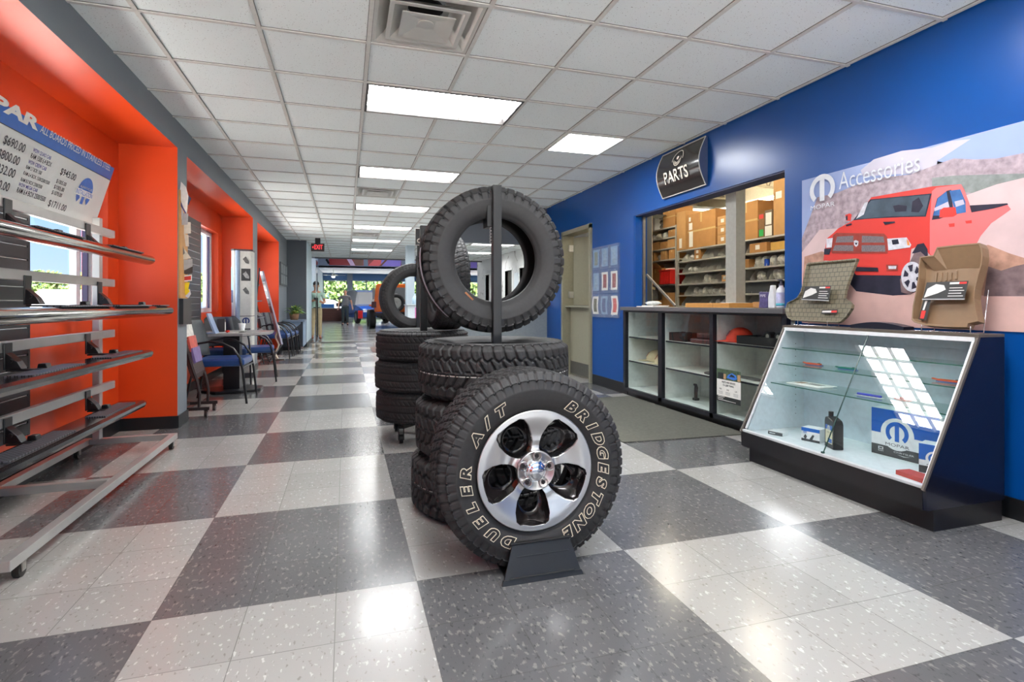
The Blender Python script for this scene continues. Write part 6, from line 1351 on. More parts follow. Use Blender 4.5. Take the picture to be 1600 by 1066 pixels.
carton('tall cardboard box at the right edge of the parts opening', X_, 5.72, 5.93, 2.001, .78, c=CARD2, tape=False, lab=[(.2,.62,.7,.74)])
carton('second tall cardboard box at the right edge, behind the wall corner', X_, 5.45, 5.70, 2.001, .82, c=CARD2, tape=False, lab=[(.2,.6,.7,.74)])
carton('green and brown narrow box beside the wide one on top of the right shelving', X_, 6.10, 6.20, 2.001, .33, c=mat('box_brown', (134,96,60), .7), tape=False)
NBX = [q for q in bpy.data.objects if q.get('label', '').startswith('green and brown narrow')][0]
m_ = MB(); m_.box(X_-.004, X_-.001, 6.11, 6.19, 2.02, 2.11); m_.build('green_sticker', mat('sticker_green', (40,170,80), .5), NBX)
m_ = MB(); m_.box(X_-.004, X_-.001, 6.11, 6.19, 2.26, 2.32); m_.build('red_sticker', mat('sticker_red', (216,60,50), .5), NBX)
carton('dark box with a white shipping label between the brown and the tall boxes', X_, 5.95, 6.09, 2.001, .36, c=mat('box_dark', (110,92,74), .7), tape=False, lab=[(.15,.45,.9,.9),(.05,.02,.95,.40)])
# left bay goods, top to bottom
carton('cardboard box at the far left on the top shelf of the left bay', X_, 9.12, 9.40, 2.451, .27)
carton('white carton on the top shelf of the left bay', X_, 8.86, 9.08, 2.451, .30, c=WHT, tape=False)
carton('brown box at the right end of the top shelf of the left bay', X_, 8.20, 8.58, 2.451, .36)
for k in range(4): m_ = MB(); m_.ell((X_+.08,8.67+.06*(k%2),2.50+.085*(k//2)+.0),(.05,.045,.045),n=12,k=8); tag(m_.build('foil_bag', mat('foil_silver', (196,196,196), .25, .8, bump=.8, bscale=60)), 'crumpled silver foil bag on the top shelf of the left bay', 'bag', 'silver foil bags')
BAG = mat('clear_bag_white', (206,206,202), .3, var=.2, scale=40, bump=.9, bscale=70)
def bag(label, y, z, w_, h_, group, c=BAG, x=None, k=0):
    rnd = random.Random(int(y*100+z*1000)); x = X_+.05 if x is None else x
    m_ = MB(); vs = []; n_, kk = 12, 7
    for i in range(kk+1):
        a_ = -PI/2+PI*i/kk
        for j in range(n_):
            q = 2*PI*j/n_; r_ = 1+rnd.uniform(-.16,.16); vs.append((x+.06*math.cos(q)*math.cos(a_)*r_+.04, y+w_/2*math.sin(q)*math.cos(a_)*r_, z+h_/2+h_/2*math.sin(a_)*(r_ if 1 < i < kk-1 else 1)))
    m_.add(vs, [(i*n_+j, i*n_+(j+1)%n_, (i+1)*n_+(j+1)%n_, (i+1)*n_+j) for i in range(kk) for j in range(n_)], 0, True)
    return tag(m_.build('parts_bag', c), label, 'bag', group)
for y, w_, c in ((9.3,.16,mat('yellow_cable', (206,160,60), .5, var=.4)), (9.05,.16,BAG), (8.82,.18,BAG), (8.62,.2,BAG)): bag('bundle in clear plastic on the second shelf of the left bay', y, 2.271, w_, .12, 'plastic bundles on the second shelf', c)
carton('small brown carton at the right end of the second shelf, left bay', X_, 8.2, 8.42, 2.271, .12)
for k, (a, c_) in enumerate(((9.18,9.38),(8.98,9.10),(8.72,8.94),(8.48,8.68),(8.22,8.44))): carton('small carton on the third shelf of the left bay, %s from the left' % ('first','second','third','fourth','fifth')[k], X_, a, c_, 2.081, .145-.02*(k%2), c=(CARD,WHT,CARD2,CARD,CARD2)[k], tape=False)
for k, (a, c_) in enumerate(((8.88,9.02),(8.50,8.66),(8.22,8.40))): carton('small carton on the fourth shelf of the left bay, %s from the left' % ('first','second','third')[k], X_, a, c_, 1.881, .16, c=(CARD,CARD2,CARD)[k])
bag('clear bag between cartons on the fourth shelf of the left bay', 8.77, 1.881, .18, .12, None)
m_ = MB(); m_.box(X_, X_+.2, 9.1, 9.3, 1.883, 1.97); tag(m_.build('car_part', mat('dark_part')), 'black part on the fourth shelf of the left bay', 'car part')
carton('open cardboard box with raised flaps on the fifth shelf of the left bay', X_-.03, 8.58, 9.0, 1.431, .30, flaps=True)
t = thing('red_tote', 'bright red ribbed plastic tote beside the open box', 'tote', (X_+.1, 8.38, 1.431)); m_ = MB(); m_.box(X_-.10,X_+.20,8.20,8.54,1.432,1.665); 
for k in range(6): m_.box(X_-.108,X_-.10,8.22+.056*k,8.235+.056*k,1.44,1.65)
m_.build('body', mat('tote_red', (196,28,24), .35), t, bevel=.004); m_ = MB(); m_.box(X_-.115,X_+.215,8.19,8.55,1.6655,1.685); m_.build('lid', mat('tote_red'), t, bevel=.004)
m_ = MB(); m_.box(X_,X_+.3,9.02,9.35,1.4315,1.50); m_.box(X_+.02,X_+.3,9.05,9.33,1.50,1.54,0); tag(m_.build('paper_stack', PAPER), 'stack of papers at the left end of the fifth shelf', 'papers')
m_ = MB(); m_.box(X_,X_+.3,8.2,8.5,1.8,1.83); tag(m_.build('envelope_stack', PAPER), 'white envelopes lying above the red tote', 'papers'); bpy.data.objects['envelope_stack'].location.z = -.114
carton('brown box on the floor side shelf under the red tote', X_, 8.22, 8.62, 1.001, .28); carton('second brown box beside it at the bottom of the opening, further left', X_, 8.66, 8.9, 1.001, .15)
bag('large white plastic bag low at the left of the opening', 9.08, 1.001, .36, .36, None)
# goods in the middle and right bins
rnd = random.Random(11)
def bins(ylist, z, grp, c=BAG, h=.12):
    for y in ylist: bag('white plastic bag of small parts in the grey bins', y, z+.001, rnd.uniform(.07,.12), h*rnd.uniform(.8,1.15), 'small parts bags in the grey bins', c)
bins((7.95,7.80), 1.81, 0); bins((7.84,7.72), 1.61, 0, h=.1); bins((7.42,7.34), 1.42, 0, h=.14); bins((7.70,7.58,7.46,7.34,7.22,7.08,6.95), 1.23, 0, h=.12); bins((7.3,7.15,7.0), 1.05, 0, h=.1)
for k in range(2): carton('little carton in the top row of the middle bins, %s' % ('lower', 'upper')[k], X_, 7.50, 7.66, 1.811+.083*k, .08, d=.2, c=CARD, tape=False, lab=[(.3,.2,.7,.8)])
carton('little labelled carton in the third row of the middle bins', X_, 6.86, 6.98, 1.421, .10, d=.2, tape=False, lab=[(.3,.3,.7,.8)])
carton('brown labelled carton in the top row of the right bins', X_, 6.05, 6.38, 1.801, .13, lab=[(.35,.3,.6,.8)], tape=False)
carton('yellowish carton at the right of the top row of the right bins', X_, 5.72, 5.98, 1.801, .11, c=mat('yellow_card', (206,164,84), .7), tape=False)
carton('small carton at the left of the second row of the right bins', X_, 6.54, 6.67, 1.601, .12, lab=[(.2,.3,.6,.6)], tape=False); carton('second small carton in the second row of the right bins', X_, 6.40, 6.52, 1.601, .12, tape=False)
for y in (6.28,6.15,6.0,5.86,5.76): bag('clear wrapped part in the second row of the right bins', y, 1.601, .14, .15, 'wrapped parts in the right bins')
m_ = MB(); m_.cyl((X_+.05,6.10,1.602),(X_+.05,6.10,1.70),.035,n=14); tag(m_.build('blue_can', mat('can_blue', (36,80,190), .3)), 'blue can among the wrapped parts', 'can')
bins((6.25,6.2), 1.41, 0, h=.13); bins((5.95,5.88), 1.41, 0, h=.13)
m_ = MB(); m_.box(X_+.02,X_+.3,5.9,6.5,1.232,1.38); tag(m_.build('dark_bin_box', mat('grey_bin_box', (70,74,80), .5)), 'long grey box in the fourth row of the right bins', 'box')
# things on the counter top
t = thing('flat_carton', 'long flat brown carton lying on the counter top in front of the post', 'box', (3.32, 4.3, 1.0455)); m_ = MB(); m_.box(3.22,3.55,3.98,4.62,1.046,1.088); m_.build('carton', mat('flat_card', (196,140,72), .7), t, bevel=.002); m_ = MB(); m_.box(3.2195,3.2199,3.985,4.615,1.066,1.068); m_.box(3.2195,3.2199,4.20,4.205,1.048,1.086); m_.build('edge_seam', mat('seam_brown', (140,96,50), .7), t)
m_ = MB(); m_.box(3.3,3.5,4.05,4.2,1.0885,1.092); tag(m_.build('loose_sheet', PAPER), 'white sheet lying on the flat carton', 'paper')
carton('small brown box on the counter right of the flat carton', 3.42, 3.72, 3.92, 1.0455, .05, d=.15)
m_ = MB(); m_.box(3.22,3.42,5.22,5.56,1.0455,1.055); m_.box(3.25,3.45,5.25,5.50,1.055,1.062); tag(m_.build('paper_stack', PAPER), 'loose papers at the far end of the counter top', 'papers')
bag('crumpled white plastic bag at the far end of the counter', 5.40, 1.063, .30, .05, None, x=3.3)
t = thing('spray_bottle', 'white pump bottle with a grey nozzle at the near end of the counter', 'bottle', (3.30, 3.47, 1.0455)); m_ = MB(); m_.lathe([(0,1.046),(.036,1.046),(.038,1.06),(.038,1.17),(.030,1.20),(.016,1.215),(.016,1.225),(0,1.225)], n=20, c=(3.30,3.47,0), m=[0,0,1,0,0,0,0]); m_.build('bottle_body', [mat('bottle_white', (226,228,232), .3), mat('bottle_label', (196,196,226), .35, var=.2, scale=40)], t)
m_ = MB(); m_.cyl((3.30,3.47,1.225),(3.30,3.47,1.265),.008,n=8); m_.box(3.27,3.31,3.462,3.478,1.265,1.275); m_.cyl((3.30,3.47,1.225),(3.30,3.47,1.24),.018,n=14); m_.build('pump', mat('pump_grey', (90,92,104), .4), t)
m_ = MB(); m_.lathe([(0,1.065),(.0385,1.065),(.0385,1.085),(0,1.085)], n=20, c=(3.30,3.47,0)); m_.build('label_band', mat('band_teal', (90,190,210), .4), t)
t = thing('white_bottle', 'plain white angular bottle beside the pump bottle', 'bottle', (3.31, 3.565, 1.0455)); m_ = MB(); m_.prism([(-.035,0),(.035,0),(.030,.10),(.012,.16),(.012,.185),(-.012,.185),(-.016,.16),(-.035,.09)], Matrix(((0,0,-1,3.31),(-1,0,0,3.565),(0,1,0,1.046),(0,0,0,1))), -.02, .02); m_.build('bottle_body', mat('bottle_white'), t, bevel=.005)
t = thing('purple_pouch', 'purple and black standing pouch on the counter left of the bottles', 'pouch', (3.31, 3.66, 1.0455)); F = Matrix(((0,0,-1,3.31),(-1,0,0,3.66),(0,1,0,1.046),(0,0,0,1))); m_ = MB(); m_.prism([(-.05,0),(.05,0),(.045,.07),(.05,.13),(-.045,.135),(-.04,.07)], F, -.015, .015); m_.build('pouch_body', mat('pouch_purple', (84,76,120), .35, var=.35, scale=30), t, bevel=.004)
m_ = MB(); vs, fs = text('PIPE', F @ Matrix.Translation((.0,.10,0)), .03, None, width=.06, ext=.016); m_.add(vs, fs); m_.build('lettering', mat('pouch_ink', (226,222,230), .4), t)
m_ = MB(); m_.bar((3.36,5.57,1.42),(3.36,5.0,1.06),.015,.022); tag(m_.build('steel_brace', mat('brace_grey', (120,116,108), .4, .5)), 'slanted steel brace at the left end of the parts opening', 'brace')
m_ = MB(); m_.cyl((3.20,8.39,1.12),(3.205,8.39,1.12),.001); 
t = thing('fire_alarm', 'small red alarm box on the end of the blue wall above the half wall', 'alarm', (3.26, 8.40, 1.06)); m_ = MB(); m_.box(XR-.035,XR-.001,8.30,8.40,1.055,1.10); m_.build('box', mat('alarm_red', (206,30,44), .35), t, bevel=.003)
# cashier sign on a pole behind the tires
t = thing('cashier_sign', 'black square sign on a dark pole behind the second tire stack, mostly hidden', 'sign', (1.25, 8.9, 1.053)); m_ = MB(); m_.box(1.10,1.55,8.99,9.01,2.05,2.325); m_.build('sign_board', mat('sign_black'), t, bevel=.004)
F = frame((1.10,8.989,2.05), (1,0,0), (0,0,1)); m_ = MB(); vs, fs = text('CASHIER', F @ Matrix.Translation((.225,.07,0)), .10, None, width=.41, ext=.001, bold=.03); m_.add(vs, fs); m_.build('lettering', mat('sign_cream'), t)
m_ = MB(); m_.tube([(1.10,8.988,2.05),(1.55,8.988,2.05),(1.55,8.988,2.325),(1.10,8.988,2.325)], .006, 5, closed=True); m_.build('sign_trim', mat('sign_trim'), t)
m_ = MB(); m_.cyl((1.15,9.02,.0),(1.15,9.02,2.06),.02,n=10); m_.cyl((1.15,9.02,0),(1.15,9.02,.02),.14,n=20); m_.build('pole', BLK, t)
# white desk with cloth and bottle behind the third stack
t = thing('white_desk', 'white paneled desk draped with a pale cloth, seen through the upright ring tire', 'desk', (1.7, 12.3, 0)); m_ = MB(); m_.box(1.30,2.3,12.0,12.6,0,1.05); m_.build('desk_body', mat('desk_white', (206,218,222), .35), t, bevel=.01)
m_ = MB(); m_.box(1.28,2.32,11.98,12.62,1.0505,1.07); m_.build('desk_top', mat('desk_top', (196,206,206), .3), t)
m_ = MB(); m_.box(1.46,1.52,11.985,11.995,.55,1.0); m_.build('pink_strip', mat('pink_cloth', (206,110,170), .6), t)
t = thing('soap_bottle', 'pale blue bottle on the white desk', 'bottle', (1.48, 12.2, 1.071)); m_ = MB(); m_.lathe([(0,1.071),(.06,1.071),(.06,1.20),(.03,1.25),(.018,1.27),(.018,1.31),(0,1.31)], n=16, c=(1.48,12.2,0)); m_.build('bottle_body', mat('bottle_pale_blue', (170,196,214), .3), t)
m_ = MB(); m_.box(1.6,1.85,12.05,12.3,1.071,1.10); tag(m_.build('paper_stack', mat('manila', (216,196,150), .6)), 'manila papers on the white desk', 'papers')
# glass door standing open at the end of the aisle
t = thing('glass_door', 'open frameless glass door with a dark pull bar at the showroom threshold', 'door', (-.76, 16.5, 0)); m_ = MB(); m_.box(-.79,-.778,15.95,16.75,.02,2.3); m_.build('glass_leaf', GLASS, t)
m_ = MB(); m_.tube([(-.75,16.0,.15),(-.75,16.0,1.25)], .018, 8); m_.box(-.795,-.773,15.93,15.95,.02,1.25); m_.build('pull_bar', BLK, t); m_ = MB(); m_.box(-.79,-.776,15.93,15.945,1.251,2.0); m_.build('edge_seal', WHITE, t)
# ================================================================== PEOPLE
def skinned(name, pts, edges, parent, mats, sub=2, root=0):
    me = bpy.data.meshes.new(name); me.from_pydata([p[:3] for p in pts], edges, []); me.update()
    o = bpy.data.objects.new(name, me); COL.objects.link(o); o.parent = parent; me.materials.append(mats)
    s = o.modifiers.new('skin', 'SKIN'); s.use_smooth_shade = True; sv = me.skin_vertices[0].data if me.skin_vertices else None
    if sv is None:
        bpy.context.view_layer.objects.active = o
    for i, p in enumerate(pts):
        r = p[3]; rr = p[4] if len(p) > 4 else r; me.skin_vertices[0].data[i].radius = (r, rr)
    me.skin_vertices[0].data[root].use_root = True
    ss = o.modifiers.new('sub', 'SUBSURF'); ss.levels = sub; ss.render_levels = sub; WM[o.name] = Matrix.Identity(4); return o
def person(label, x, y, rz, H, shirt, pants, hair, skin, shoe, arms, stout=1.0):
    t = thing('person', label, 'person', (x, y, 0), rz=rz); k = H/1.78; S = stout
    # local: faces -y, z up ; L/R = -x/+x
    B = [(0,0,.98,.135*S,.11*S),(0,0,1.15,.125*S,.10*S),(0,.01,1.32,.135*S,.105*S),(0,.01,1.44,.10*S,.08),(0,0,1.53,.055,.055),(0,-.005,1.60,.070,.080),(0,-.005,1.69,.078,.092),(0,0,1.755,.05,.06)]
    E_ = [(i,i+1) for i in range(7)]
    def chain(start, P):
        for p in P: B.append(p); E_.append((start, len(B)-1)); start = len(B)-1
        return start
    hands = []
    for s in (-1, 1):
        sh = chain(3, [(s*.17*S,.01,1.42,.06,.06)])
        el, wr, hd = arms[(s+1)//2]
        e = chain(sh, [(s*abs(el[0]),el[1],el[2],.042,.042),(wr[0],wr[1],wr[2],.027,.030),(hd[0],hd[1],hd[2],.028,.036)])
        d = (Vector(hd)-Vector(wr)).normalized(); sd = d.cross(Vector((0,1,0))).normalized() if abs(d.y) < .9 else Vector((1,0,0))
        for q in range(4):
            o_ = Vector(hd)+sd*(q-1.5)*.018; chain(e, [tuple(o_+d*.035)+(.009,), tuple(o_+d*(.075-.008*abs(q-1.5)))+(.007,)])
        chain(e-1, [tuple(Vector(wr)+sd*.035+d*.03)+(.010,), tuple(Vector(wr)+sd*.05+d*.07)+(.008,)])
    for s in (-1, 1): chain(0, [(s*.09,0,.90,.085,.085),(s*.10,-.01,.52,.055,.06),(s*.11,.01,.12,.038,.042),(s*.115,-.0,.05,.04,.04),(s*.125,-.12,.035,.038,.028)])
    sc = lambda L_: [(p[0]*k,p[1]*k,p[2]*k)+tuple(r*k for r in p[3:]) for p in L_]
    skinned('body', sc(B), E_, t, mat('skin_'+skin, {'tan': (176,124,96), 'fair': (200,150,124)}[skin], .5))
    # shirt with sleeves
    Sp = [(0,0,.99,.140*S,.115*S),(0,0,1.12,.148*S,.122*S),(0,.01,1.30,.158*S,.125*S),(0,.01,1.43,.12*S,.095),(0,.005,1.49,.070,.068)]; Se = [(i,i+1) for i in range(4)]
    for s in (-1, 1):
        el = arms[(s+1)//2][0]; a0 = len(Sp); Sp.append((s*.18*S,.01,1.42,.078,.075)); Se.append((3,a0)); m0 = [(s*.18*S*.35+s*abs(el[0])*.65), el[1]*.65+.0035, 1.42*.35+el[2]*.65]; Sp.append((*m0,.060,.058)); Se.append((a0,a0+1))
    skinned('shirt', sc(Sp), Se, t, mat('shirt_'+shirt[0], shirt[1], .8, var=.12, scale=20), root=1)
    Pp = [(0,0,1.07,.165*S,.135*S),(0,0,.96,.172*S,.145*S)]; Pe = [(0,1)]
    for s in (-1, 1):
        a0 = len(Pp); Pp += [(s*.088,0,.82,.105,.105),(s*.10,-.01,.52,.074,.078),(s*.11,.01,.10,.056,.062)]; Pe += [(1,a0),(a0,a0+1),(a0+1,a0+2)]
    skinned('trousers', sc(Pp), Pe, t, mat('trousers_'+pants[0], pants[1], .8, var=.1, scale=14))
    M_ = WM[t.name] @ Matrix.Scale(k, 4)
    for s in (-1, 1): m_ = MB(M_); m_.ell((s*.12,-.05,.045),(.050,.135,.045),n=14,k=8); m_.build('shoe', mat('shoe_'+shoe[0], shoe[1], .4), t)
    m_ = MB(M_); vs = []
    m_.lathe([(.160*S,.975),(.165*S,.99),(.160*S,1.005)], n=24, c=(0,0,0)); o_ = m_.build('belt', mat('belt_dark', (50,38,32), .4), t)
    o_.scale = (1,.84,1)
    if hair: m_ = MB(M_); m_.ell((0,.022,1.735),(.092,.105,.085),n=18,k=10); m_.build('hair', mat('hair_'+hair[0], hair[1], .8, var=.3, scale=60), t)
    m_ = MB(M_)
    for s in (-1, 1): m_.ell((s*.032,-.090,1.675),(.013,.008,.008),n=8,k=6,m=0)
    m_.box(-.028,.028,-.098,-.090,1.600,1.606,1); m_.prism([(-.095,1.64),(-.118,1.645),(-.095,1.69)], Matrix(((0,0,1,0),(1,0,0,0),(0,1,0,0),(0,0,0,1))), -.011, .011, 2)
    for s in (-1, 1): m_.ell((s*.083,.0,1.665),(.012,.022,.032),n=8,k=6,m=2)
    M_f = m_.build('face', [mat('eye_dark', (40,30,28), .3), mat('lip', (140,80,70), .5), mat('skin_'+skin)], t)
    return t
XP, YP = -.86, 17.55
person('person in a pale green shirt and khaki trousers holding both hands up before him', XP, YP, .12, 1.74, ('pale_green', (156,184,168)), ('khaki', (176,158,122)), ('dark', (50,44,42)), 'tan', ('brown', (120,66,44)),
       [((-.24,.0,1.14), (-.12,-.24,1.20), (-.03,-.28,1.23)), ((.26,.0,1.16), (.20,-.24,1.14), (.12,-.31,1.17))], stout=1.1)
m_ = MB(); m_.box(XP-.05,XP+.03,YP-.36,YP-.345,1.20,1.27); tag(m_.build('phone', BLK), 'dark phone held by the person in the pale green shirt', 'phone')
person('person in a grey shirt and dark trousers walking in the showroom', -.02, 28.6, .0, 1.80, ('grey', (110,112,116)), ('dark_green', (52,62,64)), None, 'fair', ('dark', (70,40,34)),
       [((-.30,.03,1.14), (-.34,-.02,.90), (-.35,-.03,.82)), ((.30,.03,1.14), (.34,-.02,.90), (.35,-.03,.82))], stout=1.2)
# ================================================================== VEHICLES
def wheelset(t, xs, ys, r, wd):
    for x in xs:
        for y in ys:
            m_ = MB(); s = 1 if x > 0 else -1
            m_.lathe([(r*.62,-wd/2),(r*.9,-wd/2),(r,-wd/2+.03),(r,wd/2-.03),(r*.9,wd/2),(r*.62,wd/2)], n=28, c=(x,y,r), axis='x', closed=True, m=0)
            m_.lathe([(0,s*wd*.30),(r*.2,s*wd*.36),(r*.62,s*wd*.42)], n=28, c=(x,y,r), axis='x', m=1)
            m_.M = WM[t.name]; m_.v = [tuple(WM[t.name] @ Vector(v)) for v in m_.v]; m_.build('wheel', [RUB, STEEL], t)
def car(label, x, y, rz, paint, L_=4.6, W_=1.85, Hh=1.7, suv=True, name='car'):
    t = thing(name, label, 'car', (x, y, 0), rz=rz); h2 = L_/2
    # stations along local y (front at -y): (y, half width, bottom, belt, roof half width, roof)
    ST = [(-h2,.62,.45,.62,.5,.63),(-h2+.08,.82,.32,.78,.62,.80),(-h2+.5,.90,.28,.93,.66,.96),(-h2+1.15,.93,.28,1.02,.68,1.05),(-h2+1.75,.93,.28,1.05,.62,Hh*.93),(-h2+2.3,.93,.28,1.06,.62,Hh),(h2-1.0,.93,.28,1.06,.62,Hh),(h2-.35,.92,.30,1.06,.60,Hh*(.96 if suv else .75)),(h2-.06,.86,.36,1.0,.56,1.12 if not suv else 1.4),(h2,.80,.45,.95,.5,1.0)]
    vs = []; s_ = W_/1.86
    for (yy, w_, zb, zl, wr_, zr) in ST: vs += [(-w_*.92*s_,yy,zb),(-w_*s_,yy,(zb+zl)/2),(-w_*.97*s_,yy,zl),(-wr_*s_,yy,zr),(wr_*s_,yy,zr),(w_*.97*s_,yy,zl),(w_*s_,yy,(zb+zl)/2),(w_*.92*s_,yy,zb)]
    fs = []; ms = []
    for i in range(len(ST)-1):
        for j in range(8):
            fs.append((i*8+j, i*8+(j+1)%8, (i+1)*8+(j+1)%8, (i+1)*8+j)); gl_ = (j in (2, 4) and 3 <= i <= 7) or (j == 3 and i in (3, 7)); ms.append(1 if gl_ else 0)
    fs += [tuple(range(7,-1,-1)), tuple(range((len(ST)-1)*8, len(ST)*8))]; ms += [0, 0]
    m_ = MB(WM[t.name]); m_.add(vs, fs, ms, False); m_.build('body', [paint, mat('car_glass', (40,50,58), .08, coat=.5)], t, bevel=.03)
    wheelset(t, (-W_/2+.10, W_/2-.10), (-h2+.9, h2-.9), .36, .24)
    for s in (-1, 1):
        m_ = MB(WM[t.name]); m_.box(s*.62-.14,s*.62+.14,-h2+.0,-h2+.12,.62,.74); m_.build('headlight', mat('lamp_clear', (226,230,236), .15), t)
        m_ = MB(WM[t.name]); m_.box(s*.74-.08,s*.74+.08,h2-.10,h2+.0,.80,1.02); m_.build('tail_light', mat('lamp_red', (150,20,24), .2), t)
    return t
# orange off road vehicle seen from behind
JO = mat('orange_car_paint', (236,106,20), .2, coat=.6)
t = thing('off_road_vehicle', 'orange boxy off road vehicle seen from behind in the showroom', 'car', (1.98, 25.6, 0)); jx, jy = 1.98, 24.3
m_ = MB(); m_.prism([(-.78,.72),(.78,.72),(.78,1.22),(.70,1.90),(.62,1.96),(-.62,1.96),(-.70,1.90),(-.78,1.22)], Matrix(((1,0,0,jx),(0,0,-1,jy),(0,1,0,0),(0,0,0,1))), -2.2, 0, 0); m_.box(jx-.74,jx+.74,jy+2.2,jy+3.7,.7,1.15); m_.build('body', JO, t, bevel=.03)
m_ = MB(); m_.prism([(-.62,1.26),(.62,1.26),(.56,1.80),(-.56,1.80)], Matrix(((1,0,0,jx),(0,0,-1,jy),(0,1,0,0),(0,0,0,1))), .001, .012); 
for s in (-1, 1): m_.prism([(.3,1.28),(1.9,1.28),(1.9,1.80),(.3,1.82)], Matrix(((0,0,1,jx+s*.765),(1,0,0,jy),(0,1,0,0),(0,0,0,1))), -.01, .01)
m_.build('window_glass', mat('car_glass'), t)
for s in (-1, 1):
    m_ = MB(); m_.box(jx+s*.80-.10,jx+s*.80+.10,jy-.04,jy+.12,.92,1.18); m_.build('tail_light', mat('jeep_lamp', (70,14,18), .25), t, bevel=.01)
    m_ = MB(); m_.box(jx+s*.88-.12,jx+s*.88+.12,jy+.1,jy+1.2,.98,1.05); m_.build('fender', JO, t, bevel=.01)
    for dy in (.55, 3.0):
        m_ = MB(); m_.lathe([(.25,-.14),(.38,-.14),(.41,-.11),(.41,.11),(.38,.14),(.25,.14)], n=28, c=(jx+s*.84,jy+dy,.41), axis='x', closed=True); m_.lathe([(0,s*.08),(.1,s*.1),(.25,s*.12)], n=24, c=(jx+s*.84,jy+dy,.41), axis='x', m=1); m_.build('wheel', [RUB, STEEL], t)
m_ = MB(); m_.box(jx-.8,jx+.8,jy-.14,jy,.55,.70); m_.box(jx-.5,jx+.5,jy-.02,jy+3.4,.42,.56,0); m_.build('bumper', BLK, t, bevel=.02)
m_ = MB(); m_.lathe([(.24,-.12),(.37,-.12),(.40,-.09),(.40,.09),(.37,.12),(.24,.12)], n=28, c=(jx+.12,jy-.14,1.12), axis='y', closed=True); m_.lathe([(0,-.06),(.08,-.10),(.24,-.08)], n=24, c=(jx+.12,jy-.14,1.12), axis='y', m=1); m_.cyl((jx+.12,jy-.05,1.12),(jx+.12,jy,1.12),.1,n=12); m_.build('spare_wheel', [RUB, STEEL], t)
car('blue sport utility vehicle standing near the showroom windows', 1.1, 33.2, .25, mat('car_blue', (36,84,170), .2, coat=.6), Hh=1.9)
car('blue car parked behind the orange vehicle in the showroom', 3.6, 34.5, .3, mat('car_sky_blue', (30,120,206), .2, coat=.6), Hh=1.5, suv=False)
car('white sedan parked outside the nearest left window', -6.2, 15.4, .35, mat('car_white', (226,228,230), .25, coat=.5), Hh=1.42, suv=False)
car('silver car parked outside beyond the second left window', -8.5, 24, .2, mat('car_silver', (180,186,192), .25, coat=.5), Hh=1.45, suv=False)
for k, (x, c_) in enumerate(((-1.5,(190,194,200)), (4.5,(60,70,90)), (11.5,(170,40,40)))): car('%s car parked outside the far showroom windows' % ('silver', 'dark blue', 'red')[k], x, 52, PI/2, mat('far_car_%d' % k, c_, .3), Hh=1.5, suv=False)
# tool cart and desk in the showroom
t = thing('reception_desk', 'reddish brown wooden desk at the left of the showroom', 'desk', (-.8, 37, 0)); m_ = MB(); m_.box(-1.55,-.1,36.6,37.3,0,.78); m_.build('front', mat('desk_wood', (104,62,52), .4, var=.2, scale=4, stretch=(.2,1,6)), t); m_ = MB(); m_.box(-1.58,-.06,36.55,37.35,.781,.83); m_.build('desk_top', mat('desk_pale', (196,196,200), .3), t)
m_ = MB(); m_.box(-1.5,-.7,36.7,37.2,.831,1.08); tag(m_.build('model_box', mat('blue_box', (60,130,206), .35)), 'bright blue flat box on the reddish desk', 'box')
m_ = MB(); m_.box(-.6,-.15,36.8,36.84,.9,1.15); m_.box(-.42,-.34,36.81,36.83,.831,.9); tag(m_.build('monitor', BLK), 'dark monitor on the reddish desk', 'monitor')
t = thing('red_stool', 'red tool stool near the walking person', 'stool', (.75, 30, 0)); m_ = MB(); m_.box(.63,.87,29.88,30.12,.30,.72); m_.build('body', mat('stool_red', (206,30,30), .35), t, bevel=.02); m_ = MB()
for a_, b_ in ((.64,29.89),(.86,29.89),(.64,30.11),(.86,30.11)): m_.bar((a_,b_,0),(a_,b_,.30),.03,.03)
m_.build('legs', BLK, t)
t = thing('ceiling_fan', 'white ceiling fan hanging in the far showroom', 'fan', (-.75, 36.6, 3.3)); m_ = MB(); m_.cyl((-.75,36.6,3.0),(-.75,36.6,3.32),.02,n=8); m_.cyl((-.75,36.6,2.86),(-.75,36.6,3.02),.12,n=20); m_.build('motor', WHITE, t)
for q in range(5): m_ = MB(); a_ = 2*PI*q/5; m_.bar((-.75+.12*math.cos(a_),36.6+.12*math.sin(a_),2.93),(-.75+.75*math.cos(a_),36.6+.75*math.sin(a_),2.93),.13,.012); m_.build('blade', WHITE, t)
m_ = MB(); m_.ell((-.75,36.6,2.82),(.12,.12,.07),n=16,k=8); m_.build('lamp_globe', mat('globe', (255,250,240), .4, emit=3), t)
t = thing('spot_light', 'small dark spotlight on the bulkhead at the left of the banners', 'light', (-1.3, 34.9, 3.5)); m_ = MB(); m_.cyl((-1.1,34.6,3.75),(-.98,34.4,3.55),.07,n=14); m_.bar((-1.1,34.98,3.95),(-1.1,34.62,3.76),.03,.03); m_.build('lamp_head', BLK, t)
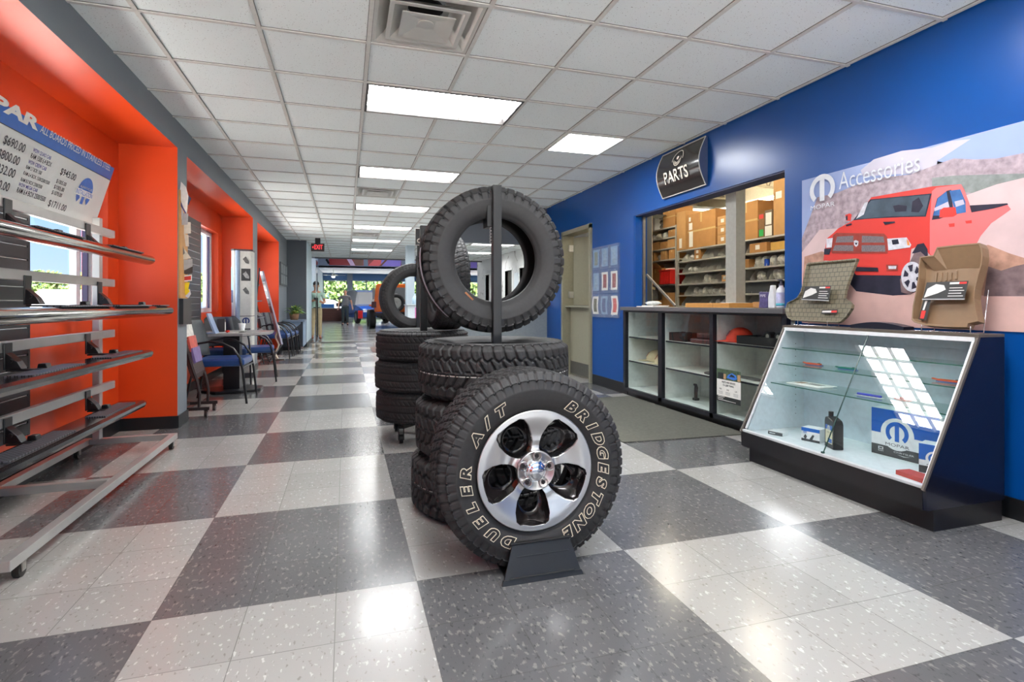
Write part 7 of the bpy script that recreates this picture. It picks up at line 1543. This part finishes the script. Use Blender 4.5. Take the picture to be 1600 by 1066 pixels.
# ================================================================== TREES outside
def tree(label, x, y, h, r, mt, trunk=True, seed=1, base=0):
    t = thing('tree', label, 'tree', (x, y, base)); rnd = random.Random(seed)
    m_ = MB(); m_.tube([(x,y,base-.1),(x+.1,y,base+h*.35),(x,y+.1,base+h*.6)], [r*.09,r*.07,r*.04], 8); m_.build('trunk', mat('bark', (92,76,62), .9, var=.3, scale=6), t)
    m_ = MB(); 
    for k in range(2600):
        a_ = rnd.uniform(0,2*PI); u_ = rnd.uniform(-1,1); rr = r*rnd.uniform(.55,1)**.5*(.8+.2*math.sin(3*a_+seed)+.15*math.sin(5*u_*3)); c_ = math.sqrt(1-u_*u_)
        p = Vector((x+rr*c_*math.cos(a_), y+rr*c_*math.sin(a_), base+h*.58+h*.42*u_*(.85+.15*math.sin(4*a_))))
        d = Vector((rnd.gauss(0,1),rnd.gauss(0,1),rnd.gauss(0,1))).normalized(); e = d.orthogonal().normalized()*r*.075; f_ = d.cross(e.normalized())*r*.075
        m_.add([p-e, p-f_*.6, p+e, p+f_*.6], [(0,1,2,3)], k % 2)
    m_.build('crown', mt, t); return t
FO = [foliage_mat('foliage_a', (36,58,28), (90,116,52)), foliage_mat('foliage_b', (58,84,38), (112,136,66))]
k = 0
for x in (-8,-3.6,-.6,2.6,5.6,9,13,17,22): tree('broad green tree beyond the far showroom windows', x, 62+4*math.sin(x), 9+1.5*math.cos(x*2), 3.0, FO, seed=k)['group'] = 'trees beyond the far windows'; k += 1
for i, (x, y) in enumerate(((-38,74),(-35,79),(-31,84),(-27,88),(-22,92),(-17,96),(-43,70))): tree('green tree on the skyline across the lot, %s counted from the camera side' % ('second','third','fourth','fifth','sixth','seventh','first')[i], x, y, 5.6+.5*math.cos(i*3), 3.4, FO, seed=50+i)
hd_ = MB(); rnd = random.Random(5)
for k in range(6000):
    p = Vector((rnd.uniform(-10,24), 56+rnd.uniform(-1,1), rnd.uniform(0,1)**.7*3.2)); d = Vector((rnd.gauss(0,1),rnd.gauss(0,1),rnd.gauss(0,1))).normalized(); e = d.orthogonal().normalized()*.2; f_ = d.cross(e)
    hd_.add([p-e,p-f_,p+e,p+f_], [(0,1,2,3)], k % 2)
tag(hd_.build('hedge', FO), 'dense green shrubbery along the road beyond the showroom', 'shrubs', kind='stuff')
